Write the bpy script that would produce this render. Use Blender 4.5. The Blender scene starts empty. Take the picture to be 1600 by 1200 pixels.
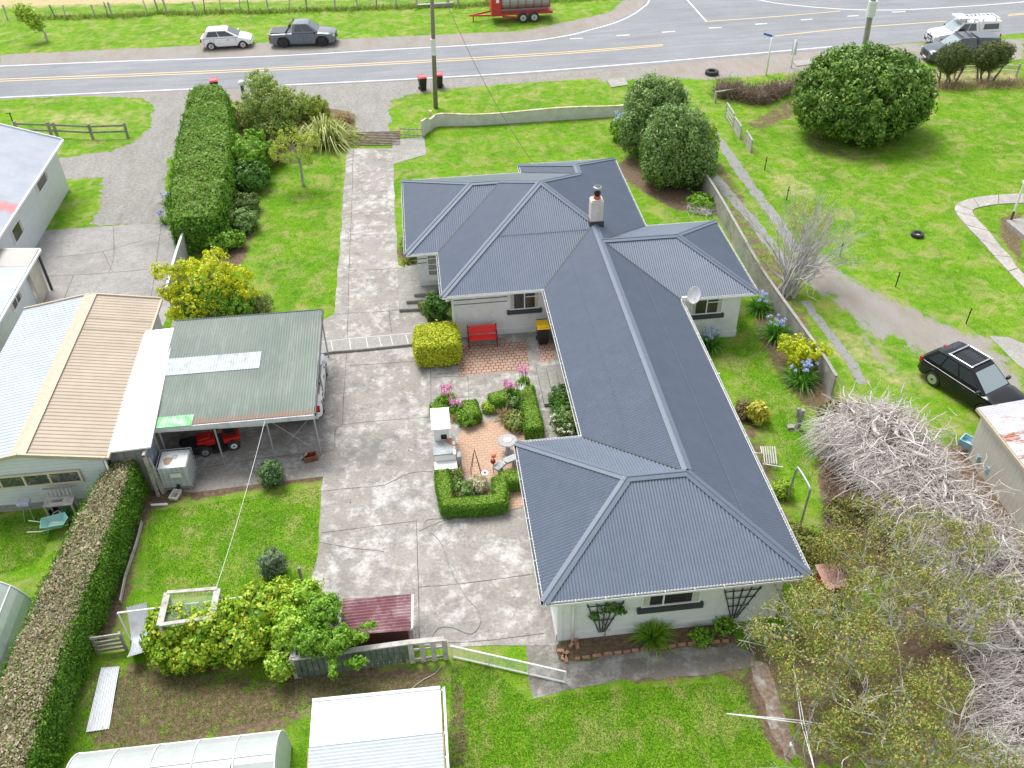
import bpy, bmesh, math, random
import numpy as np
from mathutils import Vector, Matrix
random.seed(7); RNG = np.random.default_rng(11)
PI = math.pi
scene = bpy.context.scene
COL = scene.collection
# ---------------------------------------------------------------- camera geometry
FOC, TH, RO, YA, H = 1425.2, 0.675277, -0.0238844, 0.0977385, 24.5
cF = np.array([math.sin(YA)*math.cos(TH), math.cos(YA)*math.cos(TH), -math.sin(TH)])
cR0 = np.array([math.cos(YA), -math.sin(YA), 0.0]); cU0 = np.cross(cR0, cF)
cR = cR0*math.cos(RO)+cU0*math.sin(RO); cU = -cR0*math.sin(RO)+cU0*math.cos(RO)
def ray(x, y): return cF*FOC + cR*(x-800) - cU*(y-600)
def G(x, y, z=0.0):            # photo pixel -> world point at height z
    d = ray(x, y); t = (z-H)/d[2]
    return Vector((d[0]*t, d[1]*t, z))
def WY(x, y, wy):              # photo pixel -> point on the plane y = wy
    d = ray(x, y); t = wy/d[1]; return Vector((d[0]*t, wy, H+d[2]*t))
def WX(x, y, wx):
    d = ray(x, y); t = wx/d[0]; return Vector((wx, d[1]*t, H+d[2]*t))
def C1(ox, oy, k=0.2666667):   # crop coordinates -> pixel
    return lambda x, y: (ox+x*k, oy+y*k)
def prj(p):
    q = np.array(p)-np.array([0, 0, H]); w = q@cF
    return (800+FOC*(q@cR)/w, 600-FOC*(q@cU)/w)
cam_d = bpy.data.cameras.new("camera"); cam = bpy.data.objects.new("camera", cam_d); COL.objects.link(cam)
cam_d.sensor_width = 36; cam_d.lens = FOC/1600*36; cam_d.clip_end = 3000; cam_d.clip_start = 0.3
M = Matrix(((cR[0], cU[0], -cF[0], 0), (cR[1], cU[1], -cF[1], 0), (cR[2], cU[2], -cF[2], H), (0, 0, 0, 1)))
cam.matrix_world = M
scene.camera = cam

# ---------------------------------------------------------------- materials
def hexc(r, g, b):
    f = lambda c: (c/255/12.92) if c/255 <= .04045 else ((c/255+.055)/1.055)**2.4
    return (f(r), f(g), f(b), 1)
def c4(c): return (c[0], c[1], c[2], 1)
class NT:
    def __init__(s, name):
        s.m = bpy.data.materials.new(name); s.m.use_nodes = True
        s.t = s.m.node_tree; s.n = s.t.nodes; s.l = s.t.links
        s.b = s.n['Principled BSDF']; s.out = s.n['Material Output']
        s.tc = s.n.new('ShaderNodeTexCoord'); s.geo = s.n.new('ShaderNodeNewGeometry')
    def pos(s): return s.geo.outputs['Position']
    def mapping(s, scale=(1, 1, 1), rot=(0, 0, 0), src=None):
        m = s.n.new('ShaderNodeMapping'); m.inputs['Scale'].default_value = scale; m.inputs['Rotation'].default_value = rot
        s.l.new(src or s.pos(), m.inputs['Vector']); return m.outputs[0]
    def noise(s, scale, detail=4, rough=.6, vec=None, dist=0):
        n = s.n.new('ShaderNodeTexNoise'); n.inputs['Scale'].default_value = scale
        n.inputs['Detail'].default_value = detail; n.inputs['Roughness'].default_value = rough
        n.inputs['Distortion'].default_value = dist
        s.l.new(vec or s.pos(), n.inputs['Vector']); return n.outputs['Fac']
    def ramp(s, src, stops):
        r = s.n.new('ShaderNodeValToRGB'); e = r.color_ramp.elements
        e[0].position, e[0].color = stops[0][0], c4(stops[0][1])
        e[1].position, e[1].color = stops[-1][0], c4(stops[-1][1])
        for p, c in stops[1:-1]:
            q = e.new(p); q.color = c4(c)
        s.l.new(src, r.inputs[0]); return r.outputs[0]
    def step(s, src, a, b): return s.ramp(src, [(a, (0, 0, 0)), (b, (1, 1, 1))])
    def mix(s, fac, a, b, mode='MIX'):
        m = s.n.new('ShaderNodeMix'); m.data_type = 'RGBA'; m.blend_type = mode
        for k, v in (('Factor', fac), ('A', a), ('B', b)):
            i = [q for q in m.inputs if q.name == k and (q.type == 'RGBA' or (k == 'Factor' and q.type == 'VALUE'))][0]
            if isinstance(v, (int, float)): i.default_value = v
            elif isinstance(v, tuple): i.default_value = c4(v)
            else: s.l.new(v, i)
        return [o for o in m.outputs if o.type == 'RGBA'][0]
    def math(s, op, a, b=0):
        m = s.n.new('ShaderNodeMath'); m.operation = op
        for k, v in enumerate((a, b)):
            if isinstance(v, (int, float)): m.inputs[k].default_value = v
            else: s.l.new(v, m.inputs[k])
        return m.outputs[0]
    def attr(s, name):
        a = s.n.new('ShaderNodeAttribute'); a.attribute_name = name; return a.outputs['Fac']
    def bump(s, src, strength=.3, dist=.02):
        b = s.n.new('ShaderNodeBump'); b.inputs['Strength'].default_value = strength; b.inputs['Distance'].default_value = dist
        s.l.new(src, b.inputs['Height']); s.l.new(b.outputs[0], s.b.inputs['Normal'])
    def col(s, c):
        if isinstance(c, tuple): s.b.inputs['Base Color'].default_value = c4(c)
        else: s.l.new(c, s.b.inputs['Base Color'])
        return s
    def rough(s, r, metal=0, spec=.5):
        s.b.inputs['Roughness'].default_value = r; s.b.inputs['Metallic'].default_value = metal
        s.b.inputs['Specular IOR Level'].default_value = spec; return s
MATS = {}
def paint(name, c, rough=.5, metal=0, var=.12, scale=6, dirt=None, dscale=1.5, damt=(.5, .7), spec=.5, bump=0):
    if name in MATS: return MATS[name]
    t = NT(name)
    n = t.noise(scale, 5)
    lo = tuple(max(0, v*(1-var)) for v in c[:3]); hi = tuple(min(1, v*(1+var)) for v in c[:3])
    o = t.ramp(n, [(.3, lo), (.7, hi)])
    if dirt:
        o = t.mix(t.step(t.noise(dscale, 6, .7), *damt), o, dirt)
    t.col(o).rough(rough, metal, spec)
    if bump: t.bump(t.noise(scale*4, 4), bump, .01)
    MATS[name] = t.m; return t.m
def leafmat(name, cols, rough=.55, scale=.8, trans=.3, big=.45, gain=1.5):
    if name in MATS: return MATS[name]
    t = NT(name)
    isl = t.geo.outputs['Random Per Island']
    cols = [tuple(min(.9, v*gain) for v in q) for q in cols]
    k = len(cols)
    c = t.ramp(isl, [(i/(k-1) if k > 1 else 0, cols[i]) for i in range(k)])
    v = t.noise(scale, 3)
    c = t.mix(1.0, c, t.ramp(v, [(.3, (1-big*.45,)*3), (.7, (1.0, 1.0, 1.0))]), 'MULTIPLY')
    t.col(c).rough(rough, 0, .35)
    tr = t.n.new('ShaderNodeBsdfTranslucent'); t.l.new(c, tr.inputs[0])
    mx = t.n.new('ShaderNodeMixShader'); mx.inputs[0].default_value = trans
    t.l.new(t.b.outputs[0], mx.inputs[1]); t.l.new(tr.outputs[0], mx.inputs[2]); t.l.new(mx.outputs[0], t.out.inputs[0])
    MATS[name] = t.m; return t.m

# ---------------------------------------------------------------- objects
ROOT = {}
def props(o, label=None, cat=None, group=None, kind=None):
    if label: o['label'] = label
    if cat: o['category'] = cat
    if group: o['group'] = group
    if kind: o['kind'] = kind
    return o
def thing(name, label, cat, loc=(0, 0, 0), rotz=0, group=None):
    o = bpy.data.objects.new(name, None); COL.objects.link(o)
    o.empty_display_size = .3
    o.location = loc; o.rotation_euler = (0, 0, rotz)
    ROOT[o.name] = Vector(loc)
    return props(o, label, cat, group)
def rootloc(p):
    while p.parent: p = p.parent
    return ROOT.get(p.name, Vector((0, 0, 0)))
def copy_tree(o, parent=None):
    c = o.copy(); COL.objects.link(c)
    if parent: c.parent = parent
    for ch in list(o.children): copy_tree(ch, c)
    return c
class MB:
    def __init__(s): s.v = []; s.f = []
    def poly(s, pts):
        i = len(s.v); s.v += [tuple(p) for p in pts]; s.f.append(tuple(range(i, i+len(pts)))); return s
    def box(s, a, b, R=None, c=None):      # opposite corners; optional rotation about c
        x0, y0, z0 = a; x1, y1, z1 = b
        if x0 > x1: x0, x1 = x1, x0
        if y0 > y1: y0, y1 = y1, y0
        if z0 > z1: z0, z1 = z1, z0
        P = [(x0, y0, z0), (x1, y0, z0), (x1, y1, z0), (x0, y1, z0), (x0, y0, z1), (x1, y0, z1), (x1, y1, z1), (x0, y1, z1)]
        if R is not None:
            c = Vector(c) if c is not None else Vector(((x0+x1)/2, (y0+y1)/2, (z0+z1)/2))
            P = [tuple(R @ (Vector(p)-c)+c) for p in P]
        i = len(s.v); s.v += P
        for q in ((0, 3, 2, 1), (4, 5, 6, 7), (0, 1, 5, 4), (1, 2, 6, 5), (2, 3, 7, 6), (3, 0, 4, 7)): s.f.append(tuple(i+k for k in q))
        return s
    def cbox(s, c, size, R=None):
        c = Vector(c); h = Vector(size)/2
        return s.box(c-h, c+h, R, c)
    def bar(s, p, q, w, h, up=(0, 0, 1)):  # rectangular bar from p to q
        p, q = Vector(p), Vector(q); d = (q-p).normalized(); up = Vector(up)
        r = d.cross(up)
        if r.length < 1e-4: r = d.cross(Vector((1, 0, 0)))
        r.normalize(); u = r.cross(d)
        P = []
        for e in (p, q):
            for a, b in ((-1, -1), (1, -1), (1, 1), (-1, 1)): P.append(tuple(e+r*(a*w/2)+u*(b*h/2)))
        i = len(s.v); s.v += P
        for k in ((0, 1, 2, 3), (7, 6, 5, 4), (0, 4, 5, 1), (1, 5, 6, 2), (2, 6, 7, 3), (3, 7, 4, 0)): s.f.append(tuple(i+a for a in k))
        return s
    def tube(s, pts, r, seg=8, r1=None, cap=True):
        pts = [Vector(p) for p in pts]; n = len(pts)
        if n < 2: return s
        i0 = len(s.v); prev = None
        for k, p in enumerate(pts):
            d = (pts[min(k+1, n-1)]-pts[max(k-1, 0)])
            if d.length < 1e-6: d = Vector((0, 0, 1))
            d.normalize()
            a = prev if prev is not None and abs(prev.dot(d)) < .95 else (Vector((0, 0, 1)) if abs(d.z) < .9 else Vector((1, 0, 0)))
            a = (a-d*a.dot(d)).normalized(); b = d.cross(a); prev = a
            rr = r if r1 is None else r+(r1-r)*k/(n-1)
            for j in range(seg):
                t = 2*PI*j/seg
                s.v.append(tuple(p+a*(math.cos(t)*rr)+b*(math.sin(t)*rr)))
        for k in range(n-1):
            for j in range(seg):
                a = i0+k*seg+j; b = i0+k*seg+(j+1) % seg
                s.f.append((a, b, b+seg, a+seg))
        if cap and seg > 2:
            s.f.append(tuple(i0+j for j in reversed(range(seg)))); s.f.append(tuple(i0+(n-1)*seg+j for j in range(seg)))
        return s
    def lathe(s, c, prof, seg=20, axis='z'):
        c = Vector(c); i0 = len(s.v)
        for r, z in prof:
            for j in range(seg):
                t = 2*PI*j/seg; a, b = math.cos(t)*r, math.sin(t)*r
                s.v.append(tuple(c+(Vector((a, b, z)) if axis == 'z' else Vector((a, z, b)) if axis == 'y' else Vector((z, a, b)))))
        for k in range(len(prof)-1):
            for j in range(seg):
                a = i0+k*seg+j; b = i0+k*seg+(j+1) % seg
                s.f.append((a, b, b+seg, a+seg))
        s.f.append(tuple(i0+j for j in range(seg))); s.f.append(tuple(i0+(len(prof)-1)*seg+j for j in range(seg)))
        return s
    def prism(s, pts, z0, z1):
        n = len(pts); i = len(s.v)
        s.v += [(p[0], p[1], z0) for p in pts]+[(p[0], p[1], z1) for p in pts]
        s.f.append(tuple(i+k for k in reversed(range(n)))); s.f.append(tuple(i+n+k for k in range(n)))
        for k in range(n):
            a = i+k; b = i+(k+1) % n; s.f.append((a, b, b+n, a+n))
        return s
    def build(s, name, mat, parent=None, local=False, bevel=0, smooth=False, fix=True, loc=None):
        off = Vector((0, 0, 0))
        if parent is not None and not local: off = rootloc(parent)
        if parent is None and loc is not None: off = Vector(loc)
        me = bpy.data.meshes.new(name)
        me.from_pydata([tuple(Vector(p)-off) for p in s.v], [], s.f)
        if fix or bevel:
            bm = bmesh.new(); bm.from_mesh(me)
            bmesh.ops.recalc_face_normals(bm, faces=bm.faces)
            if bevel: bmesh.ops.bevel(bm, geom=list(bm.edges), offset=bevel, segments=1 if bevel < .03 else 2, affect='EDGES', profile=.6)
            bm.to_mesh(me); bm.free()
        if smooth: me.polygons.foreach_set('use_smooth', [True]*len(me.polygons))
        me.materials.append(mat); me.update()
        o = bpy.data.objects.new(name, me); COL.objects.link(o)
        if parent is not None: o.parent = parent
        elif loc is not None: o.location = loc
        return o
def struct(name, mb, mat, **k): return props(mb.build(name, mat, **k), kind='structure')
def rawmesh(name, V, F, mat, parent=None, off=(0, 0, 0), smooth=False):
    """V (n,3) array; F (m,k) int array"""
    me = bpy.data.meshes.new(name); V = np.asarray(V, dtype=np.float32)-np.array(off, dtype=np.float32); F = np.asarray(F, dtype=np.int32)
    me.vertices.add(len(V)); me.vertices.foreach_set('co', V.ravel())
    k = F.shape[1]; me.loops.add(F.size); me.loops.foreach_set('vertex_index', F.ravel())
    me.polygons.add(len(F)); me.polygons.foreach_set('loop_start', np.arange(0, F.size, k, dtype=np.int32))
    me.polygons.foreach_set('loop_total', np.full(len(F), k, dtype=np.int32))
    if smooth: me.polygons.foreach_set('use_smooth', np.ones(len(F), dtype=bool))
    me.update(calc_edges=True); me.materials.append(mat)
    o = bpy.data.objects.new(name, me); COL.objects.link(o)
    if parent is not None: o.parent = parent
    else: o.location = off
    return o
def norm(a): return a/np.maximum(np.linalg.norm(a, axis=-1, keepdims=True), 1e-9)
def leaves(P, N, size, aspect=1.6, jitter=.6, up=0.0, shape='leaf'):
    """leaf faces at P facing about N -> V, F"""
    n = len(P); N = norm(N+RNG.normal(0, jitter, (n, 3))+np.array([0, 0, up]))
    A = norm(np.cross(N, RNG.normal(0, 1, (n, 3)))); B = np.cross(N, A)
    s = size*(RNG.uniform(.6, 1.35, (n, 1)))
    if shape == 'leaf':
        V = np.stack([P-A*s*aspect/2, P+B*s*.45+N*s*.12, P+A*s*aspect/2, P-B*s*.45+N*s*.12], 1).reshape(-1, 3)
        F = np.arange(n*4).reshape(-1, 4)
    return V, F
def blades(P, D, length, width, droop=.3):
    """tapered two-segment blades from P along D"""
    n = len(P); D = norm(D); L = length*RNG.uniform(.6, 1.25, (n, 1)); S = norm(np.cross(D, RNG.normal(0, 1, (n, 3))))*width
    m = P+D*L*.55; t = P+D*L; t[:, 2] -= (droop*L[:, 0])
    V = np.stack([P-S, P+S, m+S*.7, m-S*.7, t], 1).reshape(-1, 3)
    i = np.arange(n)[:, None]*5
    F = np.concatenate([i+np.array([[0, 1, 2, 3]]), i+np.array([[3, 2, 4, 4]])])
    return V, F
def sph(n): return norm(RNG.normal(0, 1, (n, 3)))
def bumpy(ells, n, f=.28, seed=5):
    r = random.Random(seed); out = list(ells)
    for i in range(n):
        e = ells[r.randrange(len(ells))]; a = r.uniform(0, 2*PI); b = r.uniform(-.5, 1.2); k = r.uniform(.62, .9)
        s = f*r.uniform(.6, 1.3); out.append((e[0]+math.cos(a)*math.cos(b)*e[3]*k, e[1]+math.sin(a)*math.cos(b)*e[4]*k, e[2]+math.sin(b)*e[5]*k, e[3]*s, e[4]*s, e[5]*s))
    return out
def lowf(P, a):
    x, y, z = P[:, 0], P[:, 1], P[:, 2]
    return a*(np.sin(x*2.1+y*.9+1)*.5+np.sin(y*1.7-z*2.3+2)*.6+np.sin(x*1.1-y*3.1+z*1.9)*.4+np.sin(y*5.3+z*4.1+x*4.7)*.3)
def crown(ells, nclump, per, cs, size, inner=.25, zmin=None, jitter=.55, aspect=1.6, flat=1.0, lump=.12):
    """ells: (cx,cy,cz,rx,ry,rz); clumps of leaves over the ellipsoids"""
    E = np.array(ells, dtype=float); w = (E[:, 3]*E[:, 4]+E[:, 3]*E[:, 5]+E[:, 4]*E[:, 5]); w /= w.sum()
    idx = RNG.choice(len(E), nclump, p=w); u = sph(nclump)
    rad = 1-np.abs(RNG.normal(0, lump, (nclump, 1)))+.04
    C = E[idx, :3]+u*E[idx, 3:]*rad
    ok = np.ones(nclump, bool)
    for e in E:   # drop clumps deep inside another ellipsoid
        q = ((C-e[:3])/e[3:]); ok &= (np.sum(q*q, 1) > .55)
    if zmin is not None: ok &= C[:, 2] > zmin
    C, u = C[ok], u[ok]
    n = len(C); k = RNG.integers(0, n, n*per)
    cs_k = cs*RNG.uniform(.6, 1.4, (n, 1))[k]
    o = sph(len(k)); P = C[k]+o*cs_k*RNG.uniform(.5, 1, (len(k), 1))*np.array([1, 1, flat])
    V, F = leaves(P, o*.8+u[k]*.7, size, aspect, jitter)
    if inner > 0:
        m = int(len(k)*inner); ii = RNG.choice(len(E), m, p=w); ui = sph(m)
        P2 = E[ii, :3]+ui*E[ii, 3:]*RNG.uniform(.55, .82, (m, 1))
        if zmin is not None: P2 = P2[P2[:, 2] > zmin]; ui = ui[:len(P2)]
        V2, F2 = leaves(P2, ui, size*2.0, 1.3, .4)
        F = np.concatenate([F, F2+len(V)]); V = np.concatenate([V, V2])
    V[:, 2] = np.maximum(V[:, 2], .02)
    return V, F
def tubes_np(paths, radii, seg=3):
    """paths (n,k,3), radii (n,k) -> V,F"""
    n, k, _ = paths.shape
    T = np.zeros_like(paths); T[:, 1:-1] = paths[:, 2:]-paths[:, :-2]; T[:, 0] = paths[:, 1]-paths[:, 0]; T[:, -1] = paths[:, -1]-paths[:, -2]
    T = norm(T); a0 = norm(RNG.normal(0, 1, (n, 1, 3)))
    A = norm(np.cross(T, a0)); B = np.cross(T, A)
    V = np.stack([paths+(A*math.cos(2*PI*j/seg)+B*math.sin(2*PI*j/seg))*radii[..., None] for j in range(seg)], 2).reshape(-1, 3)
    base = (np.arange(n)[:, None, None]*k+np.arange(k-1)[None, :, None])*seg+np.arange(seg)[None, None, :]
    nxt = (np.arange(n)[:, None, None]*k+np.arange(k-1)[None, :, None])*seg+((np.arange(seg)+1) % seg)[None, None, :]
    F = np.stack([base, nxt, nxt+seg, base+seg], -1).reshape(-1, 4)
    return V, F
def merge(*vf):
    Vs, Fs, o = [], [], 0
    for V, F in vf:
        Vs.append(V); Fs.append(F+o); o += len(V)
    return np.concatenate(Vs), np.concatenate(Fs)
def branches(base, direction, length, r0, depth, nchild=3, spread=.7, seg=5, wob=.12, uplift=.1, out=None, shrink=.68, minr=.006):
    """recursive branching; returns lists of (path, radii)"""
    if out is None: out = []
    p = np.array(base, float); d = np.array(direction, float); d /= np.linalg.norm(d)
    path = [p.copy()]
    for i in range(seg):
        d = d+RNG.normal(0, wob, 3)+np.array([0, 0, uplift*.3]); d /= np.linalg.norm(d)
        p = p+d*length/seg; path.append(p.copy())
    path = np.array(path); r1 = max(r0*.45, minr)
    out.append((path, np.linspace(r0, r1, seg+1)))
    if depth > 0:
        for c in range(nchild):
            i = int(RNG.integers(max(1, seg//2-1), seg+1)); q = path[i]
            s = RNG.normal(0, 1, 3); s -= s@d*d; s /= np.linalg.norm(s)
            nd = d+s*spread*RNG.uniform(.6, 1.3)+np.array([0, 0, uplift])
            branches(q, nd, length*shrink*RNG.uniform(.75, 1.2), max(r0*(1-.5*i/seg)*.62, minr), depth-1, nchild, spread, seg, wob, uplift, out, shrink, minr)
    return out
def branch_mesh(name, out, mat, parent, seg=4, off=(0, 0, 0)):
    P = np.array([o[0] for o in out]); R = np.array([o[1] for o in out])
    V, F = tubes_np(P, R, seg)
    return rawmesh(name, V, F, mat, parent, off, True)
def off_of(parent): return tuple(rootloc(parent))

# noise-jittered outline
def jit(pts, step=.35, amp=.12):
    out = []; n = len(pts)
    for i in range(n):
        a, b = Vector(pts[i][:2]), Vector(pts[(i+1) % n][:2]); L = (b-a).length; k = max(1, int(L/step))
        for j in range(k):
            p = a.lerp(b, j/k); nn = Vector((-(b-a).y, (b-a).x)).normalized() if L > 0 else Vector((0, 0))
            p += nn*(random.gauss(0, amp)); out.append((p.x, p.y))
    return out
def flat(name, pts, mat, z, **k):
    bm = bmesh.new(); vs = [bm.verts.new((p[0], p[1], z)) for p in pts]
    f = bm.faces.new(vs); bmesh.ops.recalc_face_normals(bm, faces=[f])
    if f.normal.z < 0: f.normal_flip()
    bmesh.ops.triangulate(bm, faces=[f])
    me = bpy.data.meshes.new(name); bm.to_mesh(me); bm.free(); me.materials.append(mat)
    o = bpy.data.objects.new(name, me); COL.objects.link(o); return o
def gp(l, z=0): return [G(x, y, z) for x, y in l]
def strip_pts(line, w):
    L = [Vector(p[:2]) for p in line]; a, b = [], []
    for i, p in enumerate(L):
        d = (L[min(i+1, len(L)-1)]-L[max(i-1, 0)]).normalized(); n = Vector((-d.y, d.x)); ww = w[i] if isinstance(w, (list, tuple)) else w
        a.append(p+n*ww/2); b.append(p-n*ww/2)
    return a, b
def smooth_line(pts, k=6):
    P = [Vector(p) for p in pts]; out = []
    for i in range(len(P)-1):
        p0, p1, p2, p3 = P[max(i-1, 0)], P[i], P[i+1], P[min(i+2, len(P)-1)]
        for j in range(k):
            t = j/k
            out.append(.5*((2*p1)+(p2-p0)*t+(2*p0-5*p1+4*p2-p3)*t*t+(-p0+3*p1-3*p2+p3)*t**3))
    out.append(P[-1]); return out
def strip(mb, line, w, z):
    a, b = strip_pts(line, w)
    for i in range(len(a)-1): mb.poly([(b[i].x, b[i].y, z), (b[i+1].x, b[i+1].y, z), (a[i+1].x, a[i+1].y, z), (a[i].x, a[i].y, z)])

# corrugated sheet over a convex polygon
def clip(poly, ax, v, keep_gt):
    out = []; n = len(poly)
    for i in range(n):
        a, b = poly[i], poly[(i+1) % n]; da, db = a[ax]-v, b[ax]-v
        if not keep_gt: da, db = -da, -db
        if da >= 0: out.append(a)
        if (da > 0 and db < 0) or (da < 0 and db > 0):
            t = da/(da-db); out.append(tuple(a[k]+(b[k]-a[k])*t for k in range(3)))
    return out
def corr(mb, poly, ax, pitch=.076, amp=.0085, div=4, prof=None):
    poly = [tuple(p) for p in poly]; lo = min(p[ax] for p in poly); hi = max(p[ax] for p in poly)
    st = pitch/div; k0 = math.floor(lo/st); k1 = math.ceil(hi/st); key = {}
    def vid(p):
        ph = p[ax]/pitch; o = amp*math.sin(2*PI*ph) if prof is None else amp*prof(ph % 1)
        q = (p[0], p[1], p[2]+o); kk = (round(q[0], 4), round(q[1], 4), round(q[2], 4))
        if kk not in key: key[kk] = len(mb.v); mb.v.append(q)
        return key[kk]
    for k in range(k0, k1):
        pc = clip(poly, ax, k*st, True)
        if len(pc) < 3: continue
        pc = clip(pc, ax, (k+1)*st, False)
        if len(pc) < 3: continue
        ids = []
        for p in pc:
            i = vid(p)
            if i not in ids: ids.append(i)
        if len(ids) >= 3: mb.f.append(tuple(ids))
# ================================================================ GROUND
def pmask(X, Y, poly, feather):
    pts = np.array([(p[0], p[1]) for p in poly]); n = len(pts); ins = np.zeros(X.shape, bool); D = np.full(X.shape, 1e9)
    for i in range(n):
        x0, y0 = pts[i]; x1, y1 = pts[(i+1) % n]
        c = ((y0 > Y) != (y1 > Y)) & (X < (x1-x0)*(Y-y0)/((y1-y0) if y1 != y0 else 1e-9)+x0); ins ^= c
        dx, dy = x1-x0, y1-y0; t = np.clip(((X-x0)*dx+(Y-y0)*dy)/(dx*dx+dy*dy+1e-12), 0, 1)
        D = np.minimum(D, np.hypot(X-x0-t*dx, Y-y0-t*dy))
    s = np.where(ins, D, -D); return np.clip(.5+s/(2*feather), 0, 1)
xs = np.concatenate([[-900, -400, -200, -100, -60, -45], np.arange(-36, 62, .22), [70, 100, 200, 400, 900]])
ys = np.concatenate([[-300, -100, -30, 0, 6], np.arange(9, 92, .22), [100, 120, 160, 250, 500, 1200]])
GX, GY = np.meshgrid(xs, ys)
SOIL = [ # (polygon px, feather m, strength)
 ([(130,1035),(250,1015),(420,1045),(520,1030),(700,1030),(722,1090),(715,1160),(500,1110),(440,1180),(220,1200),(110,1200)], 1.0, .68),
 ([(455,1050),(650,1040),(700,1060),(690,1080),(480,1105),(430,1070)], .5, .95),
 ([(225,730),(255,740),(300,760),(300,775),(235,800),(215,870),(200,935),(165,1010),(140,1010),(190,900),(215,790)], .3, .95),
 ([(290,760),(505,742),(505,752),(420,762),(300,782)], .15, .9),
 ([(960,262),(985,240),(1020,280),(1110,300),(1125,325),(1060,330),(1020,310),(980,285)], .5, .95),
 ([(1150,600),(1175,620),(1200,690),(1240,800),(1290,880),(1300,960),(1240,930),(1180,740),(1140,640)], .5, .62),
 ([(1270,690),(1330,700),(1370,780),(1400,900),(1300,900),(1280,800)], .6, .85),
 ([(1180,470),(1205,500),(1250,560),(1300,600),(1300,640),(1260,640),(1215,590),(1180,520)], .4, .85),
 ([(1160,1010),(1600,900),(1600,1200),(1260,1200),(1200,1060)], .8, 1.0),
 ([(1330,690),(1600,690),(1600,1000),(1400,1000)], .8, .95),
 ([(1240,215),(1270,190),(1330,235),(1430,215),(1440,225),(1340,255),(1270,245)], .7, .52),
 ([(1160,195),(1240,150),(1260,160),(1250,180),(1190,205)], .3, .6),
 ([(1560,340),(1600,330),(1600,420),(1590,410),(1560,370)], .3, .75),
 ([(620,395),(640,330),(645,400),(655,418),(635,425)], .2, .9),
 ([(374,130),(550,165),(556,230),(480,235),(400,250),(395,370),(380,420),(330,420),(300,390),(360,330)], .4, .85),
 ([(270,440),(360,430),(390,470),(320,500),(270,490)], .4, .8),
 ([(866,1004),(1145,962),(1150,1008),(905,1033),(872,1033)], .15, 1.0),
 ([(690,640),(830,610),(850,700),(700,800)], .3, .9),
 ([(1425,105),(1600,95),(1600,135),(1430,135)], .3, .45),
 ([(30,245),(205,205),(205,218),(60,240)], .2, .4),
 ([(1110,260),(1130,250),(1240,430),(1310,600),(1270,610),(1180,460)], .3, .55),
 ([(925,1050),(1180,1020),(1180,1065),(1000,1075)], .35, .6),
 ([(470,185),(548,165),(555,180),(552,220),(520,225)], .2, .9),
 ([(705,1040),(725,1030),(735,1200),(700,1200)], .3, .75),
 ([(1185,1030),(1250,1180),(1215,1195),(1150,1060)], .2, .85),
]
DRY = [([(0,12),(700,-5),(700,-60),(-300,-60),(-300,60),(0,32)], 1.2, 1.0),
 ([(700,-5),(780,-10),(780,-80),(600,-80)], 1.0, 1.0),
 ([(60,170),(215,175),(205,205),(60,200)], 1.0, .45),
 ([(300,1060),(560,1080),(480,1120),(330,1140)], .8, .6),
 ([(1500,430),(1600,460),(1600,520),(1540,470)], 1.5, .55),
 ([(1180,260),(1240,270),(1300,300),(1220,330)], 1.0, .5),
 ([(1420,110),(1600,110),(1600,140),(1430,140)], .8, .6),
 ([(620,140),(960,125),(960,140),(620,190)], 1.0, .32),
 ([(0,170),(60,165),(60,230),(0,200)], 1.0, .2),
 ([(0,20),(960,-30),(900,55),(0,88)], 1.5, .27),
 ([(1240,540),(1310,480),(1500,620),(1430,640)], 1.0, .45),
 ([(1290,600),(1340,610),(1380,700),(1300,690)], .5, .6)]
GRAV = [([(1225,400),(1295,400),(1330,433),(1393,465),(1473,502),(1545,530),(1575,560),(1600,600),(1600,625),(1540,600),(1480,560),(1440,560),(1400,530),(1367,532),(1329,497),(1292,465),(1250,440)], .8, .80),
 ([(1258,472),(1340,578),(1334,580),(1250,470)], .22, .8), ([(1350,520),(1402,580),(1390,585),(1340,520)], .3, .75),
 ([(940,128),(1040,122),(1110,125),(1400,100),(1600,92),(1600,60),(900,90)], .5, .9),
 ([(1100,104),(1220,96),(1290,92),(1290,104),(1140,118)], .35, .6),
 ([(0,152),(400,133),(860,110),(1000,100),(1000,118),(860,127),(720,137),(640,148),(400,160),(120,150),(0,156)], .3, .9),
 ([(0,85),(420,66),(820,48),(950,20),(1000,-20),(1100,-20),(1000,60),(820,80),(420,98),(0,118)], .3, .9),
 ([(1030,128),(1075,120),(1090,160),(1060,170)], .6, .45),
 ([(300,285),(345,272),(330,330),(280,330)], .3, .0)]
at = {}
for nm, L in (('soil', SOIL), ('dry', DRY), ('gravel', GRAV)):
    A = np.zeros(GX.shape)
    for poly, fe, st in L: A = np.maximum(A, pmask(GX, GY, gp(poly), fe)*st)
    at[nm] = A
nx, ny = len(xs), len(ys)
I = np.arange(nx*ny).reshape(ny, nx)
F = np.stack([I[:-1, :-1], I[:-1, 1:], I[1:, 1:], I[1:, :-1]], -1).reshape(-1, 4)
t = NT('grass_ground')
n1 = t.noise(.35, 5, .6); n2 = t.noise(2.6, 6, .7); n3 = t.noise(18, 5, .75); n4 = t.noise(.9, 4, .65, dist=.6)
g = t.ramp(n1, [(.3, (.060, .185, .007)), (.5, (.130, .305, .011)), (.72, (.215, .37, .024))])
g2 = t.ramp(n2, [(.32, (.045, .14, .006)), (.5, (.130, .30, .012)), (.7, (.29, .38, .055))])
g = t.mix(.5, g, g2)
st_ = t.noise(1.0, 3, .5, t.mapping((1.6, .12, 1), (0, 0, .06)))
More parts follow.
